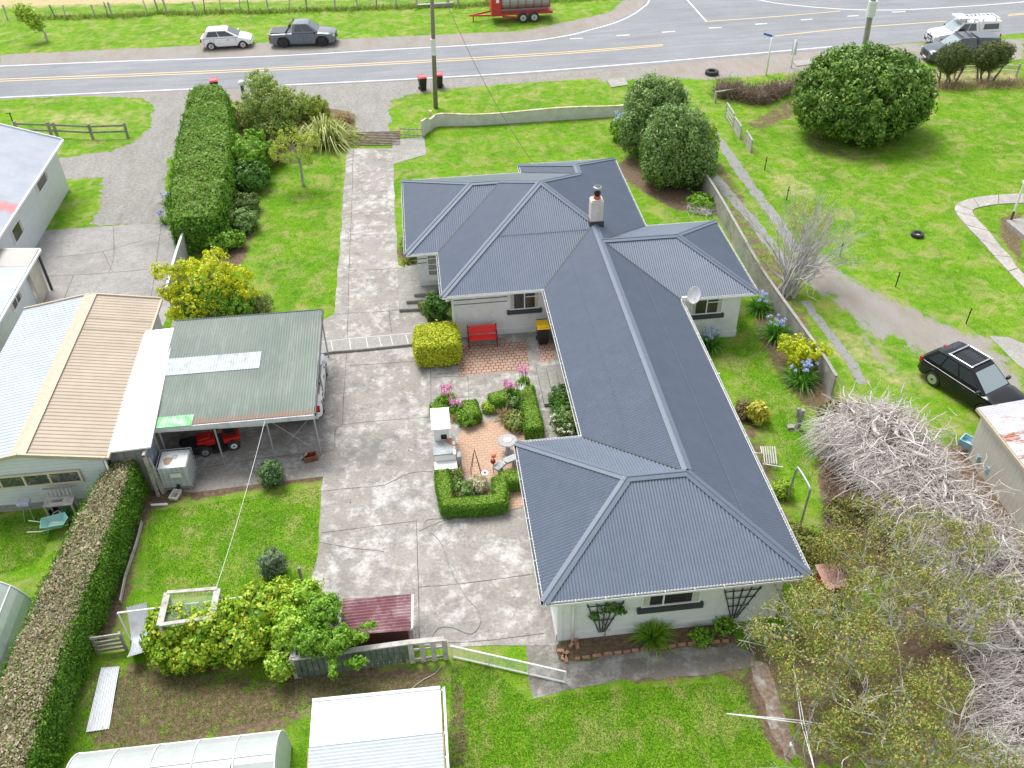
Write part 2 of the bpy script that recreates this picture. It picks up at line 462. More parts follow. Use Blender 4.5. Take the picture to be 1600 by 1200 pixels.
g = t.mix(t.math('MULTIPLY', t.step(st_, .44, .62), .35), g, t.mix(1, g, (1.35, 1.12, 1.6), 'MULTIPLY'))
g = t.mix(t.math('MULTIPLY', t.step(t.noise(.5, 7, .75, dist=.8), .57, .72), .55), g, (.20, .19, .075))
g = t.mix(1.0, g, t.ramp(n3, [(.34, (.40, .44, .38)), (.62, (1.28, 1.24, 1.28))]), 'MULTIPLY')
g = t.mix(t.math('MULTIPLY', t.step(n4, .47, .68), .75), g, (.34, .32, .12))
sepn = t.n.new('ShaderNodeSeparateXYZ'); t.l.new(t.pos(), sepn.inputs[0])
dn = t.noise(1.1, 6, .7)
dryc = t.ramp(t.noise(5, 5, .7), [(.3, (.36, .29, .13)), (.7, (.56, .49, .29))])
soilc = t.ramp(t.noise(7, 6, .75), [(.28, (.075, .050, .032)), (.5, (.165, .115, .075)), (.74, (.29, .23, .165))])
gravb = t.step(t.noise(.9, 7, .75, t.mapping((1, .35, 1), (0, 0, .75))), .44, .64)
gravc = t.ramp(t.noise(26, 6, .8), [(.30, (.13, .125, .115)), (.5, (.30, .285, .26)), (.70, (.52, .50, .46))])
def fac(nm, nz, w, a, b):
    v = t.math('ADD', t.attr(nm), t.math('MULTIPLY', t.math('SUBTRACT', nz, .5), w)); return t.step(v, a, b)
c = t.mix(fac('dry', dn, 1.2, .35, .75), g, dryc)
c = t.mix(fac('soil', t.noise(2.2, 7, .75), 1.5, .42, .62), c, soilc)
gravc = t.mix(t.math('MULTIPLY', gravb, .65), gravc, (.27, .225, .165))
c = t.mix(fac('gravel', t.noise(1.7, 8, .78, t.mapping((1, .55, 1), (0, 0, .75))), 1.9, .40, .60), c, gravc)
c = t.mix(t.math('MULTIPLY', t.step(t.noise(.22, 3, .5), .42, .62), .28), c, t.mix(1, c, (1.25, 1.05, 1.1), 'MULTIPLY'))
t.col(c).rough(.95, 0, .1)
t.bump(t.noise(14, 8, .8), .8, .06)
ground = rawmesh('ground', np.stack([GX, GY, GX*0], -1).reshape(-1, 3), F, t.m)
props(ground, kind='structure')
for nm in at:
    a = ground.data.attributes.new(nm, 'FLOAT', 'POINT'); a.data.foreach_set('value', at[nm].ravel().astype(np.float32))

# ---------------------------------------------------------------- paving materials
def concmat(name, base=(.335, .310, .280), light=.60, amt=.72, dark=.8, lich=.35, spots=True):
    t = NT(name)
    a = t.noise(.32, 6, .7); b = t.noise(1.7, 8, .75); c = t.noise(9, 6, .75); d = t.noise(60, 3, .7); e = t.noise(.55, 7, .75, dist=.5)
    o = t.ramp(a, [(.3, tuple(v*.78 for v in base)), (.7, tuple(v*1.12 for v in base))])
    o = t.mix(t.math('MULTIPLY', t.step(t.math('ADD', t.math('MULTIPLY', b, .5), t.math('MULTIPLY', e, .5)), .49, .58), amt), o, (light*1.03, light*1.0, light*.955))
    o = t.mix(t.math('MULTIPLY', t.step(t.noise(.8, 6, .7, dist=.7), .52, .66), .35), o, (base[0]*.86, base[1]*.8, base[2]*.76))
    o = t.mix(t.math('MULTIPLY', t.step(t.noise(1.1, 7, .75, dist=.3), .50, .70), dark), o, (.17, .165, .155))
    o = t.mix(t.math('MULTIPLY', t.step(t.noise(.6, 4, .6, dist=.4), .6, .8), lich), o, (.24, .23, .13))
    o = t.mix(1.0, o, t.ramp(c, [(.3, (.74, .74, .74)), (.66, (1.12, 1.12, 1.12))]), 'MULTIPLY')
    o = t.mix(1.0, o, t.ramp(d, [(.3, (.86, .86, .86)), (.7, (1.1, 1.1, 1.1))]), 'MULTIPLY')
    if name == 'weathered_concrete':   # old oil stain in the yard
        q = G(572, 705); vm = t.n.new('ShaderNodeVectorMath'); vm.operation = 'DISTANCE'; t.l.new(t.pos(), vm.inputs[0]); vm.inputs[1].default_value = (q.x, q.y, 0)
        f = t.math('ADD', t.math('MULTIPLY', vm.outputs['Value'], -.55), t.math('MULTIPLY', t.noise(3.5, 7, .8), 1.5)); o = t.mix(t.math('MULTIPLY', t.step(f, .12, .5), .6), o, (.13, .125, .115))
    if spots: o = t.mix(t.step(t.noise(5.5, 2, .5), .73, .76), o, (.10, .10, .09))
    t.col(o).rough(.9, 0, .2); t.bump(c, .3, .01); return t.m
m_conc = concmat('weathered_concrete')
m_conc2 = concmat('smooth_concrete', (.36, .345, .32), .48, .3, .35, .2)
m_concd = concmat('mossy_concrete', (.22, .20, .17), .45, .7, .9, .6)
m_step = concmat('step_concrete', (.30, .29, .26), .42, .4, .5, .3)
def asph():
    t = NT('asphalt')
    s = t.mapping((.35, 3.0, 1), (0, 0, .04)); a = t.noise(.5, 5, .6, s); b = t.noise(40, 4, .8); c = t.noise(.15, 4)
    o = t.ramp(a, [(.3, (.215, .225, .24)), (.55, (.255, .262, .275)), (.75, (.30, .302, .308))])
    o = t.mix(1, o, t.ramp(c, [(.3, (.88, .88, .88)), (.7, (1.08, 1.08, 1.08))]), 'MULTIPLY')
    o = t.mix(1, o, t.ramp(b, [(.3, (.8, .8, .8)), (.7, (1.15, 1.15, 1.15))]), 'MULTIPLY')
    o = t.mix(1, o, t.ramp(t.noise(7, 5, .8), [(.32, (.82, .82, .82)), (.66, (1.12, 1.12, 1.12))]), 'MULTIPLY')
    o = t.mix(t.math('MULTIPLY', t.step(t.noise(.35, 5, .7, t.mapping((.25, 2.2, 1), (0, 0, .05))), .54, .68), .35), o, (.16, .165, .175))
    t.col(o).rough(.85, 0, .3); t.bump(b, .3, .008); return t.m
m_asph = asph()
def gravmat(name, lo, mid, hi):
    t = NT(name)
    a = t.noise(.5, 6, .7); b = t.noise(28, 6, .85); s = t.noise(1.2, 6, .7, t.mapping((1, .45, 1), (0, 0, -.5)))
    o = t.ramp(b, [(.28, lo), (.5, mid), (.72, hi)])
    o = t.mix(1, o, t.ramp(t.noise(5, 6, .8), [(.32, (.66, .65, .63)), (.64, (1.22, 1.22, 1.2))]), 'MULTIPLY')
    o = t.mix(t.math('MULTIPLY', t.step(t.noise(.9, 7, .75, t.mapping((1, .3, 1), (0, 0, -.35))), .50, .68), .6), o, (.20, .185, .165))
    o = t.mix(t.math('MULTIPLY', t.step(t.noise(1.4, 6, .8), .62, .74), .7), o, (.13, .19, .03))
    o = t.mix(t.math('MULTIPLY', t.step(s, .5, .7), .45), o, tuple(min(1, v*1.35) for v in mid))
    o = t.mix(t.math('MULTIPLY', t.step(a, .55, .75), .35), o, tuple(v*.6 for v in mid))
    t.col(o).rough(.95, 0, .15); t.bump(b, .8, .03); return t.m
m_grav = gravmat('road_gravel', (.11, .108, .105), (.285, .272, .255), (.52, .50, .465))
m_line = paint('road_paint', (.82, .82, .80), .6, 0, .06, 20, (.45, .45, .45), 6, (.6, .75))
m_yell = paint('yellow_road_paint', (.72, .52, .22), .6, 0, .08, 20, (.4, .38, .33), 6, (.58, .75))
def brick(name, a, b, mort, sc, rot=0, wear=(.55, .42, .34), bw=.5, rh=.25, ms=.03):
    t = NT(name)
    v = t.mapping((1, 1, 1), (0, 0, rot))
    bn = t.n.new('ShaderNodeTexBrick'); t.l.new(v, bn.inputs['Vector'])
    bn.inputs['Color1'].default_value = c4(a); bn.inputs['Color2'].default_value = c4(b); bn.inputs['Mortar'].default_value = c4(mort)
    bn.inputs['Scale'].default_value = sc; bn.inputs['Mortar Size'].default_value = ms; bn.inputs['Brick Width'].default_value = bw; bn.inputs['Row Height'].default_value = rh
    o = t.mix(t.math('MULTIPLY', t.step(t.noise(2.2, 7, .75), .48, .68), .6), bn.outputs['Color'], wear)
    o = t.mix(t.math('MULTIPLY', t.step(t.noise(1.3, 5, .7), .55, .75), .6), o, (.30, .25, .20))
    t.col(o).rough(.9, 0, .2); t.bump(bn.outputs['Fac'], -.3, .01); return t.m
m_brick = brick('paver_brick', (.50, .29, .20), (.42, .27, .21), (.10, .085, .07), 2.0, bw=.44, rh=.40, ms=.04)
m_brick2 = brick('orange_paver_brick', (.56, .34, .22), (.49, .31, .22), (.30, .24, .19), 2.1, .0, (.52, .38, .28), .5, .30, .035)

# ---------------------------------------------------------------- roads
near_edge = [(-700,190),(-200,163),(0,154),(312,140.5),(443,135),(653,125.5),(820,116),(1000,103),(1220,84),(1300,77),(1600,52),(2300,-10)]
far_edge = [(-700,135),(-200,110),(0,101.5),(420,86),(820,63),(880,55),(960,34),(1001,12),(1014,-3),(1020,-60),(1020,-140)]
road = [G(*p) for p in near_edge]+[G(2300,-200), G(1020,-200)]+[G(*p) for p in reversed(far_edge)]
props(flat('road', [(p.x, p.y) for p in road], m_asph, .008), kind='structure')
mk = MB(); my = MB()
def line(mb, pts, w, z=.014, sm=5): strip(mb, smooth_line([G(*p)[:2]+(0,) if False else (G(*p).x, G(*p).y, 0) for p in pts], sm), w, z)
line(mk, [(-300,165),(0,152.5),(160,145.3),(312,138.7)], .12); line(mk, [(443,133),(653,123),(820,113),(1000,99),(1100,90.5),(1220,80),(1300,73)], .12)
line(mk, [(-300,117),(0,103.5),(200,95.5),(420,88),(620,77),(800,66.7),(880,57),(925,46),(960,36),(985,25),(1003,13),(1014,1),(1016,-30)], .12)
for a, b in (((340,228),(415,225)),((612,210),(690,205)),((878,190),(955,184)),((1152,165),(1225,162)),((1425,143),(1495,138))):
    f = C1(800, 0); line(mk, [f(*a), f(*b)], .14)
f = C1(1180, 0)
for a, b in (((267,118),(335,113)),((540,96),(605,92)),((800,72),(880,69))): line(mk, [f(*a), f(*b)], .14)
line(mk, [(1072,-2),(1088,16),(1104,34)], .12)
line(mk, [(1176,-2),(1220,6),(1300,13.5),(1380,16),(1460,13),(1600,3),(1800,-20)], .12)
for dy in (0, 3.2):
    line(my, [(-300,136+dy),(0,124+dy),(420,107+dy*.95),(820,85.5+dy*.9),(1036,69.8+dy*.6)], .12)
line(my, [(1104,34),(1220,25.5),(1313,17.5)], .12)
line(my, [(1211,56.5),(1330,44),(1479,33.3)], .13); line(my, [(1575,24.8),(1700,12)], .13); line(my, [(1575,23),(1700,10)], .1)
struct('road_markings', mk, m_line, fix=False); struct('road_centre_line', my, m_yell, fix=False)

# gravel driveways
gv = [(221,151),(241,168),(235,197),(213,221),(173,237),(112,244),(91,247),(95,277),(115,280),(158,278),(160,300),(155,325),(140,352),(255,350),(262,330),(258,290),(262,253),(288,213),(301,173),(312,143),(260,146)]
props(flat('gravel_driveway', jit(gp(gv), .22, .11), m_grav, .004), kind='structure')
gv2 = [(380,138),(450,137),(653,127.5),(720,124),(860,118),(1000,106),(1000,112),(860,124.5),(720,136),(667,141),(648,145),(613,157),(611,171),(608,210),(556,210),(555,178),(521,171),(470,165),(380,160)]
props(flat('gravel_entrance', jit(gp(gv2), .22, .11), m_grav, .0055), kind='structure')
# wheel tracks of the shared drive
tk = MB()
def track(px, w, z, nz=.12):
    L = smooth_line([(G(*p).x, G(*p).y, 0) for p in px], 10); ws = [w*(1+random.gauss(0, nz)) for _ in L]
    strip(tk, [Vector((p.x+random.gauss(0, .03), p.y, 0)) for p in L], ws, z)
track([(1112,205),(1145,250),(1180,300),(1215,345),(1240,385),(1275,420)], .62, .005)
track([(1100,255),(1140,305),(1180,350),(1205,385),(1235,420)], .62, .0065)
track([(1258,470),(1290,515),(1325,560),(1348,600)], .42, .0075)
struct('wheel_tracks', tk, paint('worn_tarseal', (.25, .245, .24), .95, 0, .3, 14, (.12, .2, .03), 2.5, (.52, .66)), fix=False)

# ---------------------------------------------------------------- concrete
drive = [(543,232),(538,285),(536,300),(532,375),(528,423),(523,491),(508,499),(500,506),(505,745),(503,765),(501,787),(499,848),(491,893),(480,930),(470,1000),(700,1011),(868,1008),(930,960),(930,700),(900,560),(850,500),(700,500),(690,430),(622,415),(617,330),(614.7,256),(614,232)]
props(flat('concrete_driveway', jit(gp(drive), .6, .02), m_conc, .010), kind='structure')
props(flat('carport_floor', gp([(215,690),(245,740),(262,764),(300,770),(400,757),(505,744.5),(505,500),(270,500)]), m_conc, .006), kind='structure')
props(flat('neighbour_concrete_pad', gp([(40,360),(72,360),(160,354),(255,348),(268,352),(283,388),(275,430),(272,470),(250,520),(40,520)]), concmat('pad_concrete', (.34, .325, .31), .45, .35, .5, .4), .0075), kind='structure')
props(flat('path_pad', gp([(613,219),(663,214),(666,241),(614,257)]), m_conc2, .0125), kind='structure')
walk = [(822,1008),(868,1004),(874,1034),(905,1032),(1000,1018),(1143,1006),(1178,1022),(1180,1040),(1110,1056),(1010,1062),(935,1066),(885,1080),(828,1092)]
props(flat('mossy_path', jit(gp(walk), .35, .06), m_concd, .0045), kind='structure')
walk2 = [(1168,1030),(1196,1038),(1213,1085),(1232,1130),(1245,1180),(1228,1195),(1205,1150),(1192,1100)]
props(flat('garden_path', jit(gp(walk2), .35, .08), paint('path_mulch', (.23, .17, .12), .95, 0, .35, 9, (.4, .37, .34), 2, (.5, .62)), .0068), kind='structure')
# curved flagstone path at right
fl = [(1600,303),(1560,305),(1520,310),(1495,319),(1492,331),(1508,352),(1530,375),(1552,400),(1575,425),(1610,462)]
fi = [(1600,318),(1560,320),(1530,325),(1520,330),(1524,340),(1545,362),(1565,388),(1580,403),(1590,420),(1625,450)]
fm = MB()
A_ = smooth_line([(G(*p).x, G(*p).y, 0) for p in fl], 3); B_ = smooth_line([(G(*p).x, G(*p).y, 0) for p in fi], 3)
for i in range(0, len(A_)-3, 3):
    q = [A_[i], A_[i+1], A_[i+2], A_[i+3], B_[i+3], B_[i+2], B_[i+1], B_[i]]
    cx = sum((p for p in q), Vector())/8; q = [cx+(p-cx)*.965 for p in q]
    fm.prism([(p.x, p.y) for p in q], .0, .05)
struct('flagstone_path', fm, concmat('flagstone', (.42, .39, .36), .55, .5, .3, .3))
props(flat('concrete_slab', gp([(1545,525),(1575,527),(1620,545),(1620,590),(1590,570)]), m_conc2, .013), kind='structure')
# joints and cracks
jm = MB()
def joint(px, w=.026, z=.0155, n=0.005):
    L = smooth_line([(G(*p).x, G(*p).y, 0) for p in px], max(3, 8)); L = [Vector((p.x+random.gauss(0, n), p.y+random.gauss(0, n), 0)) for p in L]
    strip(jm, L, [w*random.uniform(.5, 1.4) for _ in L], z)
for px in ([(552,232),(549,337),(545,433),(544,492),(541,560),(537,620),(535,664)],[(535,664),(524,672),(522,701),(505,706)],
           [(536,335),(616,330)],[(545,423),(622,420)],[(535,664),(590,658),(672,652)],[(672,545),(674,652)],
           [(526,553),(672,540)],[(541,572),(715,560)],[(674,590),(730,588)],[(731,588),(733,640)],[(674,625),(735,620)],
           [(502,833),(651,814)],[(651,814),(656,1005)],[(653,918),(740,910),(835,897)],[(501,768),(560,762),(600,758),(640,740),(676,737)],
           [(536,490),(608,486),(640,480)],[(608,486),(612,520)],[(318,731),(400,718),(505,706)],
           [(500,848),(545,856),(600,862)],[(655,1005),(740,1003),(850,990)],[(655,830),(700,812),(745,808),(790,800),(820,792)],
           [(674,562),(715,560)]): joint(px)
struct('concrete_joints', jm, paint('joint_moss', (.13, .125, .09), .95, 0, .4, 12), fix=False)
jm = MB()
for px in ([(88,402),(165,392),(255,365)],[(72,432),(150,428),(245,420)],[(177,354),(178,400),(170,425)],[(252,352),(243,420),(236,465)],[(115,430),(100,468)],[(160,392),(176,425)]): joint(px, .03, .012)
struct('pad_joints', jm, MATS['joint_moss'], fix=False)
# low kerb step between upper drive and court
up = [(499,553),(520,549),(560,546),(610,541),(648,537),(648,519),(610,522),(540,528),(503,533)]
tu = MB(); tu.prism([(G(x, y, .13).x, G(x, y, .13).y) for x, y in up], .0, .13)
struct('concrete_ramp', tu, m_conc2, bevel=.015)
rl = MB()
for px in ([(503, 534.5), (540, 529.5), (610, 523.5), (646, 520.5)], [(520, 548), (517, 533)], [(548, 546), (546, 530)], [(575, 543), (572, 527)], [(596, 541), (592, 526)], [(614, 539), (610, 524.5)], [(638, 537), (634, 523)]):
    strip(rl, smooth_line([(G(x, y, .13).x, G(x, y, .13).y, 0) for x, y in px], 3), .03, .1345)
struct('ramp_joint_lines', rl, paint('white_mortar', (.66, .65, .62), .8), fix=False)
# brick patios
props(flat('brick_patio', gp([(718,540),(822,533),(827,577),(716,588)]), m_brick, .0145), kind='structure')
props(flat('brick_strip', gp([(840,533),(862,530),(868,563),(845,566)]), m_brick, .0145), kind='structure')
pp = [(728,662),(752,655),(800,664),(832,686),(900,690),(900,760),(790,800),(740,760),(716,728),(712,690)]
props(flat('barbecue_patio', gp(pp), m_brick2, .0145), kind='structure')
# ================================================================ MAIN HOUSE
def roofpaint(name, c, r=.42, metal=0, dirt=None, da=(.55, .7), var=.05, spec=.5):
    return paint(name, c, r, metal, var, 3, dirt, 1.2, da, spec)
m_roof = roofpaint('slate_blue_roof_steel', (.108, .136, .184), .36, 0, (.128, .156, .205), (.45, .75), spec=.9)
m_cap = roofpaint('ridge_steel', (.106, .132, .176), .5)
m_white = paint('white_painted_trim', (.80, .80, .78), .5, 0, .04)
m_gut = paint('white_gutter', (.74, .74, .72), .5, 0, .06, 8, (.4, .38, .34), 3, (.62, .75))
m_stucco = paint('white_stucco', (.74, .75, .74), .85, 0, .05, 3, (.56, .565, .54), 1.3, (.52, .75), .2, .15)
m_dark = paint('charcoal_paint', (.045, .055, .06), .6, 0, .1)
m_curt = paint('curtain_cloth', (.55, .52, .48), .9, 0, .15, 12)
m_in = paint('dim_interior', (.07, .045, .035), .9, 0, .4, 2)
def glassmat():
    t = NT('window_glass'); t.col(t.ramp(t.noise(1.4, 4, .6), [(.3, (.012, .014, .016)), (.7, (.055, .05, .05))])).rough(.08, 0, .6); return t.m
m_glass = glassmat(); MATS['glass'] = m_glass
house = thing('bungalow', 'white rendered house with a large slate blue corrugated hip roof', 'house', (6, 28, 0))
ZE, ZR = 2.62, 3.90
xl, xm, xr = 4.8, 7.6, 10.48
A1, A2, A3, A4 = (2.43, 16.8, ZE), (10.55, 16.8, ZE), (2.43, 23.87, ZE), (4.8, 23.87, ZE)
R3, R2 = (5.62, 20.33, ZR+.02), (7.55, 20.33, ZR+.02)
M1 = (4.8, 33.67, ZE); C1_, C2 = (.32, 33.67, ZE), (.32, 37.5, ZE)
L1, L2 = (-1.17, 37.5, ZE), (-1.17, 45.26, ZE)
RJ = (xm, 36.95, ZR); AP = (5.45, 39.5, 4.87)
LR, LJ = (2.25, 41.38, 4.1), (3.72, 41.38, 4.1)
FJ, FE = (7.83, 42.25, 3.80), (7.83, 43.3, 3.80)
F0, F1, F2 = (5.2, 45.26, ZE), (5.2, 46.25, ZE), (xr, 46.25, ZE)
E0, E1, E2, E3 = (xr, 38.55, ZE), (13.97, 38.55, ZE), (13.97, 32.05, ZE), (xr, 32.05, ZE)
Ea, Eb = (7.66, 35.3, ZR-.01), (11.1, 35.3, ZR-.02)
roof = MB(); under = MB()
faces = [([A1, A2, R2, R3], 0), ([A1, R3, A3], 1), ([A3, R3, R2, A4], 0), ([A4, R2, (xm, 20.5, ZR), RJ, M1], 1),
 ([C1_, M1, RJ, AP], 0), ([C1_, AP, LJ, C2], 1), ([L1, C2, LJ, LR], 0), ([L1, LR, L2], 1), ([L2, LR, LJ, AP, FJ, F0], 0),
 ([F0, FJ, FE, F1], 1), ([F1, FE, F2], 0), ([F2, FE, FJ, AP, RJ, E0], 1), ([E0, RJ, Ea], 1),
 ([A2, E3, Ea, (xm, 20.5, ZR), R2], 1), ([E3, E2, Eb, Ea], 0), ([E2, E1, Eb], 1), ([E1, E0, Ea, Eb], 0)]
for poly, kind in faces: corr(roof, poly, kind, pitch=(.10, .125)[kind], amp=(.017, .024)[kind])
ro = roof.build('roof', m_roof, house, fix=False, smooth=False)
def capline(mb, a, b, w=.165, lift=.036):
    """folded flashing over a ridge or hip: two strips falling away"""
    a, b = Vector(a), Vector(b); d = (b-a).normalized(); s = Vector((d.y, -d.x, 0)).normalized()
    rise = Vector((0, 0, lift))
    for sg in (1, -1):
        drop = Vector((0, 0, -.30*w if abs(d.z) < .05 else -.20*w))
        mb.poly([a+rise, b+rise, b+s*sg*w+drop+rise, a+s*sg*w+drop+rise])
        mb.poly([a+s*sg*w+drop+rise, b+s*sg*w+drop+rise, b+s*sg*w+drop+rise*.1, a+s*sg*w+drop+rise*.1])
    mb.tube([a+rise, b+rise], .022, 6)
def lapline(poly, kind, n):   # overlapping sheet laps across the slope
    P = [Vector(p) for p in poly]; ax = 1-kind; lo, hi = min(p[ax] for p in P), max(p[ax] for p in P)
    for i in range(1, n):
        v = lo+(hi-lo)*i/n; pts = []
        for j in range(len(P)):
            a, b = P[j], P[(j+1) % len(P)]
            if (a[ax]-v)*(b[ax]-v) < 0: t_ = (v-a[ax])/(b[ax]-a[ax]); pts.append(a.lerp(b, t_))
        if len(pts) == 2:
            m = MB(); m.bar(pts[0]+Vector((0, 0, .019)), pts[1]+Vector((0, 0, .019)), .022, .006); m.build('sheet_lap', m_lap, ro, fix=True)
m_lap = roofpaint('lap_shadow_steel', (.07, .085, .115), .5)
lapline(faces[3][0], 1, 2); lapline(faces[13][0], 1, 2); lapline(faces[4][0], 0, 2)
caps = MB()
for a, b in ((R3, R2), (A1, R3), (A3, R3), (A2, R2), ((xm, 20.45, ZR), RJ), (C1_, AP), (RJ, AP), (AP, LJ), (LJ, LR), (L1, LR), (L2, LR),
             (AP, FJ), (FJ, FE), (FE, F1), (FE, F2), (Ea, Eb), (E1, Eb), (E2, Eb)): capline(caps, a, b)
caps.build('ridge_capping', m_cap, ro, fix=False)
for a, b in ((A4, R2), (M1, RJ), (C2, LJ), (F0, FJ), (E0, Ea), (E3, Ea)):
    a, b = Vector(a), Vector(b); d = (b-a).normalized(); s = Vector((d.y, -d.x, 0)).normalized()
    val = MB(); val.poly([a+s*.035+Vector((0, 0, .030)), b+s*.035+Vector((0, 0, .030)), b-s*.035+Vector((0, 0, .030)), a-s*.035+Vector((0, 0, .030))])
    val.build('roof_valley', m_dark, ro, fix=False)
outl = [A1, A2, (xr+.07, 32.05, ZE), E2, E1, E0, F2, F1, F0, L2, L1, C2, C1_, M1, A4, A3]
# gutters
g = MB(); gi = MB(); br = MB()
for i in range(len(outl)):
    a, b = Vector(outl[i]), Vector(outl[(i+1) % len(outl)])
    if (b-a).length < .2: continue
    d = (b-a).normalized(); n = Vector((d.y, -d.x, 0))
    o = n*.05
    a2, b2 = a-d*.0+o, b+d*.0+o
    g.bar(a2-Vector((0, 0, .10)), b2-Vector((0, 0, .10)), .08, .012)
    g.bar(a2+n*.04-Vector((0, 0, .065)), b2+n*.04-Vector((0, 0, .065)), .010, .08)
    gi.bar(a2-n*.01-Vector((0, 0, .088)), b2-n*.01-Vector((0, 0, .088)), .07, .008)
    k = int((b-a).length/.9)
    for j in range(k+1):
        p = a+d*(.05+j*.9); g.bar(p+n*.02-Vector((0, 0, .01)), p+n*.095-Vector((0, 0, .002)), .016, .010)
gt = g.build('gutter', m_gut, house, fix=True)
gi.build('gutter_channel', m_dark, gt)
so_ = MB(); so_.prism([(p[0], p[1]) for p in outl], ZE-.16, ZE-.13); so_.build('soffit', m_white, house)
fa = MB()
for i in range(len(outl)):
    a, b = Vector(outl[i]), Vector(outl[(i+1) % len(outl)])
    fa.bar(a-Vector((0, 0, .07)), b-Vector((0, 0, .07)), .02, .13)
fa.build('fascia', m_gut, house)
ov = .5
wo = [(A1[0]+ov, A1[1]+ov), (A2[0]-ov, A2[1]+ov), (xr-ov, 32.05+ov), (E2[0]-ov, 32.05+ov), (E2[0]-ov, 38.55-ov), (xr-ov, 38.55-ov), (xr-ov, 46.25-ov), (5.2+ov, 46.25-ov), (5.2+ov, 45.26-ov), (-1.17+ov, 45.26-ov), (-1.17+ov, 37.5+ov), (.32+ov, 37.5+ov), (.32+ov, 33.67+ov), (4.8+ov, 33.67+ov), (4.8+ov, 23.87-ov), (2.43+ov, 23.87-ov)]
wl = MB(); wl.prism(wo, 0, ZE-.14); wl.build('wall', m_stucco, house)
pl = MB()
for i in range(len(wo)):
    a, b = Vector((*wo[i], 0)), Vector((*wo[(i+1) % len(wo)], 0)); pl.bar(a+Vector((0, 0, .16)), b+Vector((0, 0, .16)), .05, .32)
pl.build('plinth', m_stucco, house)
def window(parent, axis, w, u0, u1, z0, z1, mull=(.5,), tran=None, out=-1, frame=m_white, sill=None, fw=.05, curtain=True, glass=None, tran_from=0):
    """window on plane axis=w spanning u0..u1; out = outward sign"""
    def P(u, d, z): return (u, w+out*d, z) if axis == 'y' else (w+out*d, u, z)
    if u0 > u1: u0, u1 = u1, u0
    f = MB()
    for a, b in (((u0, z0), (u1, z0+fw)), ((u0, z1-fw), (u1, z1)), ((u0, z0+fw), (u0+fw, z1-fw)), ((u1-fw, z0+fw), (u1, z1-fw))):
        f.box(P(a[0], .002, a[1]), P(b[0], .05, b[1]))
    for m in mull:
        u = u0+(u1-u0)*m; f.box(P(u-fw/2, .002, z0+fw), P(u+fw/2, .045, z1-fw))
    if tran is not None:
        for tt in (tran if isinstance(tran, (list, tuple)) else (tran,)):
            z = z0+(z1-z0)*tt; ua = u0+(u1-u0)*tran_from; f.box(P(ua+fw, .002, z-.02), P(u1-fw, .042, z+.02))
    fo = f.build('window', frame, parent)
    p = MB(); p.box(P(u0+fw*.5, .003, z0+fw*.5), P(u1-fw*.5, .012, z1-fw*.5)); p.build('pane', glass or m_glass, fo)
    if curtain:
        k = 7; cw = (u1-u0)*.12
        for side in (0, 1):
            c = MB()
            for j in range(k):
                a = u0+fw+cw*j/k if side == 0 else u1-fw-cw*(j+1)/k; dd = .014+.006*(j % 2)
                c.box(P(a, .0125, z0+fw), P(a+cw/k*.96, dd, z1-fw))
            c.build('curtain', m_curt, fo)
    if sill:
        s = MB(); s.box(P(u0-.12, .003, z0-.20), P(u1+.10, .13, z0-.003)); s.build('sill', sill, fo)
    return fo
wy = A1[1]+ov
a, b, c_ = WY(1001, 949, wy), WY(1093, 940, wy), WY(1094, 922, wy)
window(house, 'y', wy, a.x, b.x, a.z+.02, 2.30, (.37,), None, -1, m_white, m_dark)
wy = 32.05+ov; a, b = WY(1078, 492, wy), WY(1127, 487, wy)
window(house, 'y', wy, a.x, b.x, a.z, 2.36, (.5,), .62, -1, m_white, m_dark, tran_from=.5)
wy = 33.67+ov; a, b = WY(796, 484, wy), WY(843, 481, wy)
window(house, 'y', wy, a.x, b.x, a.z, 2.36, (.5,), .62, -1, m_white, m_dark, tran_from=.5)
wy = 37.5+ov; a = WY(669, 431, wy)
window(house, 'y', wy, a.x, .74, a.z, 2.34, (), (.25, .5, .75), -1, m_white, m_white, glass=paint('frosted_glass', (.30, .32, .30), .2, 0, .15), curtain=False)
for z in (1.78, 2.02):
    wy = 33.67+ov; wy2 = 37.5+ov
    for a, b in (((.83, wy-.012, z), (WY(794, 470, wy).x-.05, wy, z+.035)), ((WY(845, 470, wy).x+.08, wy-.012, z), (5.28, wy, z+.035)), ((-.66, wy2-.012, z), (-.22, wy2, z+.035))):
        bd = MB(); bd.box(a, b); bd.build('wall_band', m_dark, house)
# corner board and downpipes
cb = MB(); cb.box((2.93, 17.27, .0), (3.08, 17.30, 2.46)); cb.build('corner_board', m_white, house)
def downpipe(x, y, wx, wy_):
    d = MB(); d.tube([(x, y, 2.5), (x, y, 2.42), (wx, wy_, 2.15), (wx, wy_, 1.2), (wx, wy_, .03)], .045, 8); d.build('downpipe', m_white, house, smooth=True)
p = G(888, 1005); downpipe(3.38, 16.9, 3.42, 17.22)
downpipe(5.2, 27.9, 5.24, 27.95); downpipe(.5, 33.6, .76, 34.1)
